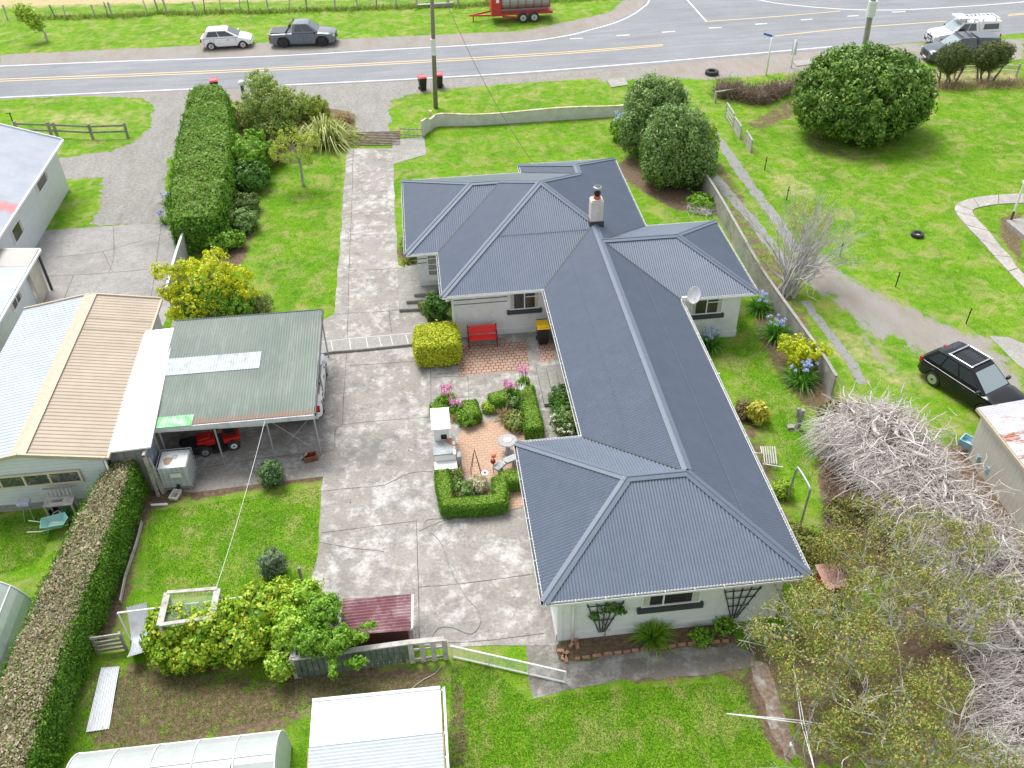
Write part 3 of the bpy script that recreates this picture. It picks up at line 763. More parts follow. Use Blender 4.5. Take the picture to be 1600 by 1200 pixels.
# chimney
cx, cy = 7.70, 37.02
ch = MB(); ch.prism([(cx-.29, cy-.26), (cx+.29, cy-.26), (cx+.29, cy+.26), (cx-.29, cy+.26)], 3.4, 5.02); ch.prism([(cx-.25, cy-.22), (cx+.25, cy-.22), (cx+.25, cy+.22), (cx-.25, cy+.22)], 5.02, 5.09)
m_wbrick = brick('whitewashed_brick', (.62, .58, .54), (.55, .47, .40), (.5, .47, .43), 4.2, 0, (.74, .72, .69))
co = ch.build('chimney', m_wbrick, ro)
fl_ = MB(); fl_.prism([(cx-.33, cy-.30), (cx+.33, cy-.30), (cx+.33, cy+.30), (cx-.33, cy+.30)], 3.5, 4.05); fl_.build('flashing', m_dark, ro)
pot = MB(); pot.lathe((cx+.02, cy, 5.08), [(.18, 0), (.15, .12), (.16, .16)], 16); po = pot.build('chimney_pot', paint('terracotta', (.42, .12, .06), .8), ro)
fl2 = MB(); fl2.lathe((cx+.02, cy, 5.2), [(.09, 0), (.09, .08), (.16, .12), (.16, .24), (.10, .28), (.10, .36)], 16)
fl2.build('flue', paint('black_steel', (.02, .02, .02), .35, .3), ro)
cw = MB(); cw.lathe((cx+.02, cy, 5.54), [(.16, 0), (.19, .04), (.19, .12), (.16, .14)], 16); cw.build('flue_cowl', paint('grey_steel', (.45, .47, .48), .35, .6), ro)
cr = MB(); cr.lathe((cx+.02, cy, 5.675), [(.165, 0), (.10, .02)], 16); cr.build('cowl_top', m_dark, ro)
# satellite dish
dp = WY(1083, 461, 31.9)
dish = MB(); rr = [(0.0, 0.0), (.12, .008), (.22, .03), (.30, .065), (.33, .085), (.335, .095), (.30, .075), (.2, .035), (0.01, .01)]
dish.lathe((0, 0, 0), rr, 24)
Rd = Vector((-.35, -.75, .55)).to_track_quat('Z', 'Y').to_matrix()
dish.v = [tuple(Rd @ (Vector((p[0]*.85, p[1]*1.15, p[2])))+Vector((dp.x, 31.75, 2.95))) for p in dish.v]
do = dish.build('satellite_dish', paint('dish_grey', (.62, .62, .62), .5), house, smooth=True)
arm = MB(); c0 = Vector((dp.x, 31.75, 2.95)); arm.tube([c0, c0+Vector((-.35, .1, -.1)), (10.6, 31.95, 2.62)], .025, 6); arm.tube([c0+Vector((0, 0, -.28)), c0+Rd@Vector((0, 0, .5))+Vector((.1, 0, -.1))], .015, 6)
arm.cbox(c0+Vector((-.4, .05, -.12)), (.22, .1, .09)); arm.build('dish_arm', m_white, do)
# front porch steps
def slab_px(corners, z0, z1, mb):
    mb.prism([(G(x, y, z1).x, G(x, y, z1).y) for x, y in corners], z0, z1)
f = C1(400, 300)
st = MB()
slab_px([f(828, 440), f(1000, 440), f(1010, 680), f(838, 688)], 0, .17, st); st.build('porch_step', m_step, house, bevel=.02)
st = MB(); slab_px([f(872, 430), f(1060, 430), f(1060, 625), f(880, 640)], .17, .34, st); st.build('porch_step', m_step, house, bevel=.02)
st = MB(); slab_px([f(918, 425), f(1060, 425), f(1060, 590), f(925, 598)], .34, .52, st); st.build('porch_landing', m_step, house, bevel=.02)
# side door steps
f = C1(640, 560, 260/1200)
for i, (x0, x1, z1, y0, y1) in enumerate(((915, 1130, .17, 35, 330), (980, 1150, .36, 45, 245), (1045, 1150, .54, 60, 185))):
    st = MB(); P0 = G(*f(x0, y0+20), z1); P1 = G(*f(x0+40, y1), z1)
    st.box((G(*f((x0+x0+50)/2, (y0+y1)/2), z1).x, P1.y, z1-.18 if i else 0), (5.3, P0.y, z1)); st.build('side_step', m_step, house, bevel=.03)
# ================================================================ OTHER BUILDINGS
def wboard(name, c, pitch=.16, ax='Z', dark=.75):
    t = NT(name); sep = t.n.new('ShaderNodeSeparateXYZ'); t.l.new(t.pos(), sep.inputs[0])
    fr = t.math('FRACT', t.math('MULTIPLY', sep.outputs[ax], 1/pitch))
    o = t.mix(t.step(fr, .86, .94), c, tuple(v*dark for v in c))
    o = t.mix(1, o, t.ramp(t.noise(2, 5), [(.3, (.93,)*3), (.7, (1.04,)*3)]), 'MULTIPLY')
    t.col(o).rough(.6); t.bump(fr, .4, .012); return t.m
m_wb = wboard('white_weatherboard', (.66, .68, .70))
m_wbc = wboard('cream_weatherboard', (.62, .60, .52), .22, 'Y', .8)
m_block = brick('grey_blockwork', (.27, .255, .24), (.22, .21, .20), (.15, .145, .14), 1.3, 0, (.33, .31, .29))
def gable(u): return 1.0 if .35 < u < .5 else (0.0 if u > .6 or u < .25 else .5)

# ---- neighbour house, top left
nh = thing('weatherboard_house', 'pale weatherboard house with faded grey metal roof and red stained band, left edge', 'house', (-24, 47, 0))
t = NT('faded_pressed_tile'); sep = t.n.new('ShaderNodeSeparateXYZ'); t.l.new(t.pos(), sep.inputs[0])
fy = t.math('FRACT', t.math('MULTIPLY', sep.outputs['Y'], 1/.42)); fx = t.math('FRACT', t.math('MULTIPLY', sep.outputs['X'], 1/.36))
o = t.ramp(t.noise(.8, 5), [(.3, (.25, .28, .325)), (.7, (.345, .375, .42))])
o = t.mix(t.step(fx, .88, .96), o, (.30, .33, .38)); o = t.mix(t.math('MULTIPLY', t.step(fy, .8, .95), .3), o, (.34, .37, .42))
yb = t.math('ABSOLUTE', t.math('SUBTRACT', sep.outputs['Y'], 44.2)); nz = t.noise(3, 6, .8, t.mapping((1, .3, 1)))
red = t.step(t.math('ADD', t.math('MULTIPLY', yb, -.7), t.math('MULTIPLY', nz, 1.1)), .1, .4)
o = t.mix(t.math('MULTIPLY', red, .8), o, (.50, .13, .12)); t.col(o).rough(.5); t.bump(fx, .3, .02)
rf = MB(); za, zb = 3.0, 4.75
rf.poly([(-20.7, 52.75, za), (-20.7, 36.5, za), (-25.6, 36.5, zb), (-25.6, 52.75, zb)]); rf.poly([(-25.6, 52.75, zb), (-25.6, 36.5, zb), (-30.5, 36.5, za), (-30.5, 52.75, za)])
rr_ = rf.build('roof', t.m, nh)
b = MB(); b.bar((-20.7, 52.78, za+.0), (-25.6, 52.78, zb+.0), .06, .16); b.bar((-20.64, 52.8, za-.05), (-20.64, 36.5, za-.05), .1, .1); b.build('barge_board', m_white, rr_)
wl = MB(); wl.prism([(-21.15, 37), (-21.15, 52.6), (-30, 52.6), (-30, 37)], 0, 2.95); wl.poly([(-21.15, 52.6, 2.95), (-30, 52.6, 2.95), (-25.6, 52.6, 4.6)]); wl.build('wall', m_wb, nh)
for q in (((60, 304), (76, 279), (68, 267)), ((24, 383), (39, 364), (27, 343))):
    n_, f_, tt = [WX(*p, -21.15) for p in q]
    window(nh, 'x', -21.15, n_.y, f_.y, max(.9, n_.z), min(2.6, tt.z if tt.z > 1.6 else 2.2), (), None, 1, m_white)

# ---- lean-to of the neighbour house
lt = thing('lean_to_porch', 'low lean-to with part clear sheeting and steel roof beside the concrete pad', 'lean-to', (-20, 38, 0))
rf = MB(); corr(rf, [(-18.95, 33, 2.3), (-18.95, 39.55, 2.3), (-22, 39.55, 2.55), (-22, 33, 2.55)], 1, .19, .02, 4); rf.build('roof', paint('pale_blue_steel', (.42, .47, .54), .45, 0, .08, 2, (.6, .62, .66), .8, (.5, .7)), lt, fix=False)
rf = MB(); corr(rf, [(-18.95, 39.5, 2.31), (-18.95, 41.15, 2.31), (-22, 41.15, 2.56), (-22, 39.5, 2.56)], 1, .076, .009, 4); rf.build('clear_roof_sheet', paint('aged_clear_sheet', (.48, .465, .43), .4, 0, .1, 2, (.45, .43, .38), 1, (.5, .7)), lt, fix=False)
b = MB(); b.bar((-18.9, 33, 2.22), (-18.9, 41.2, 2.22), .1, .1); b.bar((-18.9, 41.2, 2.24), (-22, 41.2, 2.5), .06, .12); b.build('gutter', m_gut, lt)
b = MB(); b.bar((-19.05, 41.1, 0), (-19.05, 41.1, 2.25), .1, .1, (1, 0, 0)); b.build('post', m_dark, lt)
b = MB(); b.prism([(-19.35, 33), (-19.35, 39.7), (-22, 39.7), (-22, 33)], 0, 2.3); b.build('wall', m_wb, lt)
b = MB(); b.box((-19.22, 39.75, .0), (-19.18, 41.0, 2.2)); b.build('clear_panel', paint('beige_clear_panel', (.50, .47, .38), .35, 0, .15, 2), lt)
window(lt, 'x', -19.35, 37.3, 38.6, 1.2, 2.1, (.5,), None, 1, m_white)

# ---- cream garage
ga = thing('gable_garage', 'long gabled garage with one pale and one beige ribbed roof slope', 'garage', (-15, 30, 0))
ze, zr = 2.3, 2.8; xr_, xc, xl_ = -12.18, -15.05, -18.05; ya, yb_ = 25.35, 35.75
rb = MB(); corr(rb, [(xr_, ya, ze), (xr_, yb_, ze), (xc, yb_, zr), (xc, ya, zr)], 1, .205, .045, 6, gable); ro2 = rb.build('roof', paint('beige_roof_steel', (.35, .28, .20), .5, 0, .05, 2, (.41, .34, .255), .6, (.45, .75)), ga, fix=False)
rb = MB(); corr(rb, [(xc, ya, zr), (xc, yb_, zr), (xl_, yb_, ze), (xl_, ya, ze)], 1, .19, .045, 6, gable); rb.build('roof', paint('pale_zinc_steel', (.40, .45, .51), .42, 0, .05, 2, (.47, .52, .58), .7, (.4, .7)), ga, fix=False)
b = MB()
for s in (1, -1): b.poly([(xc, ya, zr+.06), (xc, yb_, zr+.06), (xc+s*.27, yb_, zr+.02), (xc+s*.27, ya, zr+.02)])
b.build('ridge_capping', paint('beige_cap', (.44, .37, .26), .5), ro2, fix=False)
m_bc = MATS['beige_cap']
for yy in (ya-.02, yb_+.02):
    for xe in (xr_, xl_): b = MB(); b.bar((xc, yy, zr+.0), (xe, yy, ze+.0), .08, .14); b.build('barge_flashing', m_bc, ro2)
b = MB(); b.bar((xr_+.05, ya, ze-.05), (xr_+.05, yb_, ze-.05), .1, .1); b.build('gutter', m_bc, ga)
b = MB(); b.prism([(-12.4, 25.5), (-12.4, 35.6), (-17.9, 35.6), (-17.9, 25.5)], .3, 2.25); b.poly([(-12.4, 25.49, 2.25), (-17.9, 25.49, 2.25), (-15.05, 25.49, 2.74)]); b.poly([(-12.4, 35.61, 2.25), (-17.9, 35.61, 2.25), (-15.05, 35.61, 2.74)])
b.build('wall', m_wb, ga)
b = MB(); b.prism([(-12.36, 25.46), (-12.36, 35.64), (-17.94, 35.64), (-17.94, 25.46)], 0, .3); b.build('foundation', m_conc2, ga)
def cluttermat():
    t = NT('cluttered_glass'); n = t.noise(3.4, 5, .8, dist=1.2)
    t.col(t.ramp(n, [(.30, (.015, .02, .02)), (.46, (.05, .08, .085)), (.56, (.11, .08, .06)), (.68, (.30, .33, .32)), (.74, (.05, .05, .05))])).rough(.12, 0, .6); return t.m
A_, B_, T_ = WY(0, 764, 25.46), WY(132, 753, 25.46), WY(125, 733, 25.46)
window(ga, 'y', 25.46, -17.75, B_.x, A_.z, T_.z, (.17, .36, .55, .75), None, -1, paint('cream_frame', (.62, .55, .38), .6), None, .07, False, cluttermat())
b = MB(); b.tube([(-12.25, 25.35, 2.2), (-12.3, 25.4, .05)], .04, 8); b.build('downpipe', m_white, ga, smooth=True)

# ---- white annex roof
an = thing('flat_roof_annex', 'narrow annex with bright white flat roof between garage and carport', 'annex', (-11.7, 29, 0))
q = [G(227, 517, 2.35), G(273, 512, 2.35), G(235, 698, 2.3), G(163, 707, 2.3)]
b = MB(); b.v = [tuple(p) for p in q]+[(p.x, p.y, p.z-.07) for p in q]; b.f = [(0, 1, 2, 3), (7, 6, 5, 4), (0, 4, 5, 1), (1, 5, 6, 2), (2, 6, 7, 3), (3, 7, 4, 0)]
b.build('roof', paint('bright_white_membrane', (.88, .88, .87), .5, 0, .01), an)
b = MB(); b.prism([(-12.25, 25.75), (-11.05, 25.9), (-11.1, 33), (-12.15, 33)], 0, 2.22); b.build('wall', m_block, an)

# ---- carport
cp = thing('carport', 'open carport with weathered green corrugated roof on thin steel posts', 'carport', (-8, 30.5, 0))
zf, zn = 2.42, 2.16; x0, x1 = -11.08, -4.92; y0, y1 = 26.98, 33.7
def zc(y): return zn+(zf-zn)*(y-y0)/(y1-y0)
t = NT('weathered_green_iron')
o = t.ramp(t.noise(.5, 5), [(.3, (.135, .168, .142)), (.7, (.185, .22, .19))]); o = t.mix(t.math('MULTIPLY', t.step(t.noise(1.6, 6, .75, t.mapping((2.5, .4, 1))), .5, .72), .5), o, (.28, .32, .29))
sep = t.n.new('ShaderNodeSeparateXYZ'); t.l.new(t.pos(), sep.inputs[0])
edge = t.step(t.math('ADD', t.math('MULTIPLY', t.math('SUBTRACT', 27.3, sep.outputs['Y']), 1.0), t.math('MULTIPLY', t.noise(3, 6, .8, t.mapping((3, .4, 1))), .9)), .35, .75)
o = t.mix(t.math('MULTIPLY', edge, .8), o, (.27, .13, .085)); o = t.mix(t.step(t.noise(1.3, 3, .6), .70, .73), o, (.30, .20, .14)); t.col(o).rough(.5)
rb = MB(); corr(rb, [(x0+.05, y0, zn), (x1, y0, zn), (x1, y1, zf), (x0-.05, y1, zf)], 0, .11, .013, 4); ro3 = rb.build('roof', t.m, cp, fix=False)
def sheet(name, px, mat, lift=.02):
    P = [G(x, y, 2.25) for x, y in px]; xa = (P[0].x+P[3].x)/2; xb = (P[1].x+P[2].x)/2; yf = (P[0].y+P[1].y)/2; yn_ = (P[2].y+P[3].y)/2
    m = MB(); corr(m, [(xa, yn_, zc(yn_)+lift), (xb, yn_, zc(yn_)+lift), (xb, yf, zc(yf)+lift), (xa, yf, zc(yf)+lift)], 0, .11, .013, 4); m.build(name, mat, ro3, fix=False)
sheet('skylight_sheet', [(262, 564), (409, 551), (406, 576), (256, 589)], paint('milky_skylight', (.47, .50, .53), .35, 0, .15, 3, (.34, .35, .36), 2.2, (.5, .66)))
sheet('green_sheet', [(238, 650), (302, 647), (300, 659), (233, 671)], paint('bright_green_sheet', (.22, .50, .24), .4, 0, .2, 4, (.50, .68, .50), 2, (.5, .65)))
b = MB(); b.bar((x0, y0-.03, zn-.12), (x1, y0-.03, zn-.12), .05, .2); b.build('front_beam', paint('chalky_white_beam', (.62, .63, .65), .7, 0, .12, 6, (.35, .35, .36), 3, (.5, .7)), cp)
b = MB(); b.bar((x1+.05, y0, zn-.04), (x1+.05, y1, zf-.04), .05, .14); b.bar((x0, y1, zf-.06), (x1, y1, zf-.06), .05, .16); b.build('side_beam', m_dark, cp)
m_galv = paint('galvanised_steel', (.42, .44, .47), .45, .5, .15, 8, (.3, .27, .24), 3, (.55, .7))
for x, y in ((x1-.05, y0+.06), (-6.75, y0+.06), (-8.7, y0+.02), (-10.75, y0+.1), (x1-.05, y1-.2), (-8, y1-.2), (-10.9, y1-.2), (x1-.05, 30.3)):
    b = MB(); b.tube([(x, y, 0), (x, y, zc(y)-.06)], .035, 8); b.build('post', m_galv, cp)
b = MB(); b.bar((-10.7, y0+.1, 1.88), (-6.8, y0+.06, 1.80), .05, .09); b.build('tie_rail', MATS['chalky_white_beam'], cp)
for p, q in (((x1-.1, y0+.1, .1), (-6.7, y0+.1, 2.0)), ((-6.65, y0+.12, .15), (x1-.1, y0+.14, 2.0))):
    b = MB(); b.tube([p, q], .01, 5); b.build('cross_brace', m_galv, cp)
# left end panel
sp = thing('leaning_sheet_gate', 'dull blue sheet panel in pale timber frame at the left carport corner', 'panel', (-10.9, 26.5, 0))
b = MB()
for a_, c_ in (((-10.95, 26.95, 0), (-10.95, 26.95, 2.1)), ((-10.95, 25.55, 0), (-10.95, 25.55, 2.1)), ((-10.95, 25.5, 2.1), (-10.95, 27, 2.1))): b.bar(a_, c_, .1, .1, (1, 0, .01))
b.build('frame', paint('weathered_pale_timber', (.42, .39, .34), .85, 0, .25, 8, (.26, .24, .2), 3, (.5, .65)), sp)
b = MB(); b.box((-10.97, 25.62, .9), (-10.93, 26.88, 2.02)); b.build('sheet', paint('dull_blue_sheet', (.17, .20, .25), .5, 0, .2, 3, (.35, .36, .38), 2, (.5, .65)), sp)

# ---- maroon shed
ms = thing('maroon_shed', 'small low maroon corrugated shed on the concrete behind the slat fence', 'shed', (-2.7, 18.2, 0))
m_mar = paint('maroon_iron', (.17, .06, .07), .5, 0, .15, 4, (.36, .24, .25), 1.6, (.46, .68))
m_mar2 = paint('dark_maroon_iron', (.12, .035, .04), .5, 0, .15, 4)
b = MB(); corr(b, [(-3.78, 17.62, .98), (-1.62, 17.56, .98), (-1.55, 18.82, 1.12), (-3.72, 18.92, 1.12)], 1, .11, .014, 4); b.build('roof', m_mar, ms, fix=False)
b = MB(); b.box((-3.66, 17.72, 0), (-1.72, 18.72, .97)); 
b.build('wall', wboard('maroon_ribbed', (.12, .035, .04), .11, 'Z', .45), ms)
b = MB(); b.bar((-1.56, 17.6, 1.0), (-1.5, 18.8, 1.13), .05, .05); b.tube([(-1.62, 17.6, .95), (-1.56, 17.75, .8), (-1.56, 17.8, .05)], .025, 6); b.build('gutter', m_white, ms)

# ---- white garden shed with clear roof part (bottom)
ws = thing('garden_shed', 'garden shed with flat white roof and clear corrugated lean-to sheeting', 'shed', (-2.5, 13, 0))
zz = 2.0; a_, b_, c_, d_ = G(488, 1097, zz), G(688, 1077, zz), G(691, 1144, zz), G(483, 1167, zz)
m = MB(); m.v = [tuple(p) for p in (a_, b_, c_, d_)]+[(p.x, p.y, p.z-.06) for p in (a_, b_, c_, d_)]; m.f = [(0, 1, 2, 3), (7, 6, 5, 4), (0, 4, 5, 1), (1, 5, 6, 2), (2, 6, 7, 3), (3, 7, 4, 0)]
rw = m.build('roof', MATS['bright_white_membrane'], ws)
m = MB(); m.bar(a_+Vector((0, .04, -.02)), b_+Vector((0, .04, -.02)), .09, .12); m.build('roof_edge', paint('pale_green_trim', (.62, .72, .68), .5), rw)
def clearmat(name, c, alpha=.55, rough=.2):
    t = NT(name); t.col(t.ramp(t.noise(3, 5, .7), [(.3, tuple(v*.85 for v in c)), (.7, c)])).rough(rough)
    t.b.inputs['Alpha'].default_value = alpha; return t.m
m_clear = clearmat('clear_corrugated', (.62, .68, .72), .78)
yl = 10.6
m = MB(); corr(m, [(d_.x, yl, zz-.10), (c_.x, yl, zz-.10), (c_.x, c_.y+.06, zz-.02), (d_.x, d_.y+.06, zz-.02)], 1, .10, .012, 4); m.build('clear_roof_sheet', m_clear, ws, fix=False)
m_tim = paint('raw_timber', (.42, .28, .18), .8, 0, .2, 6)
for i in range(5):
    x = d_.x+(c_.x-d_.x)*(i/4); m = MB(); m.bar((x, yl, zz-.19), (x, d_.y, zz-.12), .07, .12); m.build('rafter', m_tim, ws)
m = MB(); m.bar((d_.x, d_.y+.02, zz-.12), (c_.x, c_.y+.02, zz-.12), .06, .12); m.build('purlin', m_tim, ws)
m = MB(); m.box((a_.x+.06, d_.y-.0, 0), (b_.x-.12, a_.y-.1, zz-.08)); m.build('wall', m_white, ws)
m = MB()
for yy in (yl, 11.8, 12.7, c_.y, b_.y): m.bar((c_.x+.07, yy, 0), (c_.x+.07, yy, zz-.03), .05, .05, (1, 0, 0))
m.bar((c_.x+.08, yl, zz-.03), (b_.x+.10, b_.y+.05, zz-.01), .06, .07); m.bar((c_.x+.07, yl, 1.0), (c_.x+.07, b_.y, 1.0), .04, .06); m.build('side_frame', m_white, ws)
m = MB(); m.box((d_.x+.02, yl, 0), (d_.x+.05, d_.y, zz-.2)); m.build('side_panel', m_clear, ws)

# ---- polytunnels
def tunnel(name, label, x0, x1, yc, r, h, axis, mat, nh, group=None, extra=None):
    t = thing(name, label, 'greenhouse', ((x0+x1)/2, yc, 0) if axis == 'x' else (yc, (x0+x1)/2, 0))
    S = 20; arc = [(math.cos(PI*i/S)*r, (math.sin(PI*i/S)**.8)*h) for i in range(S+1)]
    def P(u, a): return (u, yc+a[0], a[1]) if axis == 'x' else (yc+a[0], u, a[1])
    m = MB()
    for i in range(S):
        m.poly([P(x0, arc[i]), P(x1, arc[i]), P(x1, arc[i+1]), P(x0, arc[i+1])])
    m.build('cover', mat, t, fix=False)
    for i in range(nh+1):
        u = x0+(x1-x0)*i/nh; q = MB(); q.tube([P(u, (a[0]*1.008, a[1]*1.008)) for a in arc], .022, 6); q.build('hoop', m_white, t, smooth=True)
    for s in (x0, x1):
        q = MB(); q.poly([P(s, a) for a in arc]); q.build('end_wall', extra or mat, t, fix=False)
    for a in (arc[S//2], arc[S//4], arc[3*S//4]):
        q = MB(); q.tube([P(x0, (a[0], a[1]+.01)), P(x1, (a[0], a[1]+.01))], .018, 6); q.build('purlin', m_white, t)
    return t
m_poly = clearmat('milky_polythene', (.46, .49, .48), .88, .35)
m_poly2 = clearmat('clear_polythene', (.50, .56, .58), .60, .15)
pt1 = tunnel('polytunnel', 'milky hooped polytunnel with pale green end panel beside the garden shed', -10.6, -5.2, 13.35, 1.3, 2.0, 'x', m_poly, 5, extra=paint('pale_green_panel', (.50, .60, .48), .6, 0, .08))
m = MB()
pc = G(352, 1192, 1.9); m.cbox((-6.6, 13.0, 2.03), (.55, .5, .02)); m.build('patch', m_white, pt1)
pt2 = tunnel('polytunnel', 'clear plastic polytunnel full of leafy green plants beside the brown-topped hedge', 12.0, 20.4, -15.35, 1.6, 2.1, 'y', m_poly2, 3)
V, F = crown([(-15.2, y, .5, 1.0, .5, .6) for y in np.arange(13, 19.8, .7)], 160, 40, .15, .13)
vg = rawmesh('tunnel_vegetables', V, F, leafmat('veg_leaf', [(.10, .22, .03), (.22, .40, .05), (.35, .42, .08)]), None, (-15.2, 16, 0)); props(vg, 'leafy green vegetable rows growing inside the clear polytunnel', 'plants')

# ---- rusty shed right
rs = thing('rusty_roof_shed', 'cream shed with rust-streaked white corrugated roof beside the black car', 'shed', (22, 21, 0))
t = NT('rusty_white_iron'); sep = t.n.new('ShaderNodeSeparateXYZ'); t.l.new(t.pos(), sep.inputs[0])
o = t.ramp(t.noise(1, 5), [(.3, (.46, .46, .48)), (.7, (.60, .59, .60))])
ru = t.step(t.noise(1.15, 7, .75, t.mapping((.5, 1.5, 1))), .53, .60)
ru2 = t.step(t.noise(7, 4, .8, t.mapping((.4, 1.8, 1))), .62, .68)
o = t.mix(ru, o, t.ramp(t.noise(8, 5), [(.3, (.26, .07, .03)), (.7, (.46, .17, .08))])); o = t.mix(ru2, o, (.35, .15, .10)); t.col(o).rough(.65)
e0 = G(1525, 637, 2.3); e1 = G(1600, 722, 2.3); xw = (e0.x+e1.x)/2
m = MB(); corr(m, [(xw, 17, 2.3), (xw, e0.y, 2.3), (xw+5, e0.y, 2.85), (xw+5, 17, 2.85)], 1, .09, .012, 4); m.build('roof', t.m, rs, fix=False)
m = MB(); m.bar((xw-.03, 17, 2.22), (xw-.03, e0.y, 2.22), .08, .12); m.build('gutter', m_bc, rs)
m = MB(); m.prism([(xw+.15, 17.2), (xw+.15, e0.y-.15), (xw+4.8, e0.y-.15), (xw+4.8, 17.2)], 0, 2.25); m.build('wall', m_wbc, rs)
# ---- small red hut under trees near the house corner
rh = thing('red_hut', 'small red hut with faded pink roof half hidden by trees near house corner', 'hut', (12.3, 17.0, 0))
p = G(1300, 900, 1.2)
m = MB(); m.poly([(p.x-.35, p.y-.45, 1.15), (p.x+.35, p.y-.5, 1.25), (p.x+.35, p.y+.5, 1.25), (p.x-.35, p.y+.55, 1.15)]); m.build('roof', paint('faded_pink_iron', (.42, .22, .2), .7, 0, .2, 5, (.5, .45, .4), 2, (.5, .65)), rh)
m = MB(); m.box((p.x-.25, p.y-.38, 0), (p.x+.28, p.y+.45, 1.13)); m.build('wall', paint('red_boards', (.25, .02, .02), .7), rh)
# ================================================================ PLANTS
L_hedge = leafmat('hedge_leaf', [(.045, .12, .012), (.085, .20, .018), (.13, .28, .025), (.20, .33, .04)], .5)
L_hedgetop = leafmat('hedge_top_leaf', [(.06, .16, .012), (.12, .25, .02), (.19, .33, .035), (.10, .22, .02), (.26, .22, .09)], .6)
L_dry = leafmat('dry_clipped_twig', [(.20, .13, .07), (.38, .30, .19), (.48, .42, .30), (.13, .20, .04), (.26, .30, .08)], .8, .9, .1, .5, gain=1.15)
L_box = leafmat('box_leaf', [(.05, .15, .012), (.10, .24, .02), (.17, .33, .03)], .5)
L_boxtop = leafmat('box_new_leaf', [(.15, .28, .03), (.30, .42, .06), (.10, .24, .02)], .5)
L_olive = leafmat('olive_leaf', [(.055, .115, .03), (.12, .215, .05), (.21, .31, .09), (.31, .39, .14)], .5)
L_lime = leafmat('lime_leaf', [(.16, .30, .02), (.30, .44, .04), (.44, .52, .08)], .5)
L_big = leafmat('laurel_leaf', [(.03, .08, .012), (.065, .155, .022), (.12, .24, .03), (.19, .30, .05), (.27, .34, .07)], .4, .8, big=.75)
L_yel = leafmat('golden_leaf', [(.60, .57, .012), (.72, .72, .03), (.52, .60, .02), (.26, .42, .02)], .5, .8, .3, .2, gain=1.12)
L_green = leafmat('bright_leaf', [(.08, .20, .015), (.16, .33, .025), (.28, .42, .05)], .5)
L_dkgr = leafmat('dark_leaf', [(.03, .09, .012), (.07, .17, .025), (.13, .25, .04)], .4)
L_pale = leafmat('pale_olive_leaf', [(.14, .20, .05), (.24, .30, .08), (.34, .38, .12)], .5)
L_rust = leafmat('brown_leaf', [(.14, .09, .05), (.24, .16, .09), (.18, .20, .06)], .7)
L_autumn = leafmat('dry_olive_leaf', [(.05, .11, .016), (.13, .20, .03), (.24, .28, .048), (.26, .18, .055), (.42, .37, .10)], .6, .7, .2, .4)
L_flax = leafmat('flax_blade', [(.10, .18, .03), (.30, .38, .06), (.50, .52, .16), (.62, .60, .26)], .45, 1.5, gain=1.15)
L_agap = leafmat('strap_leaf', [(.04, .14, .015), (.09, .25, .03), (.20, .38, .06)], .35)
L_tan = leafmat('tan_grass_blade', [(.40, .28, .15), (.52, .40, .24), (.28, .22, .10)], .8, gain=1.15)
L_pink = leafmat('pink_petal', [(.75, .20, .42), (.85, .38, .58), (.90, .55, .70)], .5, 1, .2, .1, gain=1.15)
L_blue = leafmat('pale_blue_petal', [(.32, .38, .75), (.46, .52, .85), (.62, .66, .90)], .5, 1, .2, .1, gain=1.15)
L_wht = leafmat('white_petal', [(.85, .85, .80), (.9, .9, .88)], .5, 1, .2, .1, gain=1.15)
m_bark = paint('grey_bark', (.20, .175, .15), .9, 0, .3, 8, (.33, .32, .29), 3, (.5, .65))
m_pbark = paint('pale_bark', (.42, .40, .36), .9, 0, .25, 8, (.24, .24, .20), 3, (.5, .65))
m_deadw = paint('bleached_dead_wood', (.58, .53, .49), .9, 0, .28, 5, (.24, .19, .16), 1.2, (.5, .68))
m_deadt = paint('bleached_twig', (.76, .71, .68), .9, 0, .22, 2, (.42, .36, .33), .9, (.52, .70))
m_brownt = paint('brown_twig', (.17, .12, .09), .9, 0, .3, 3)

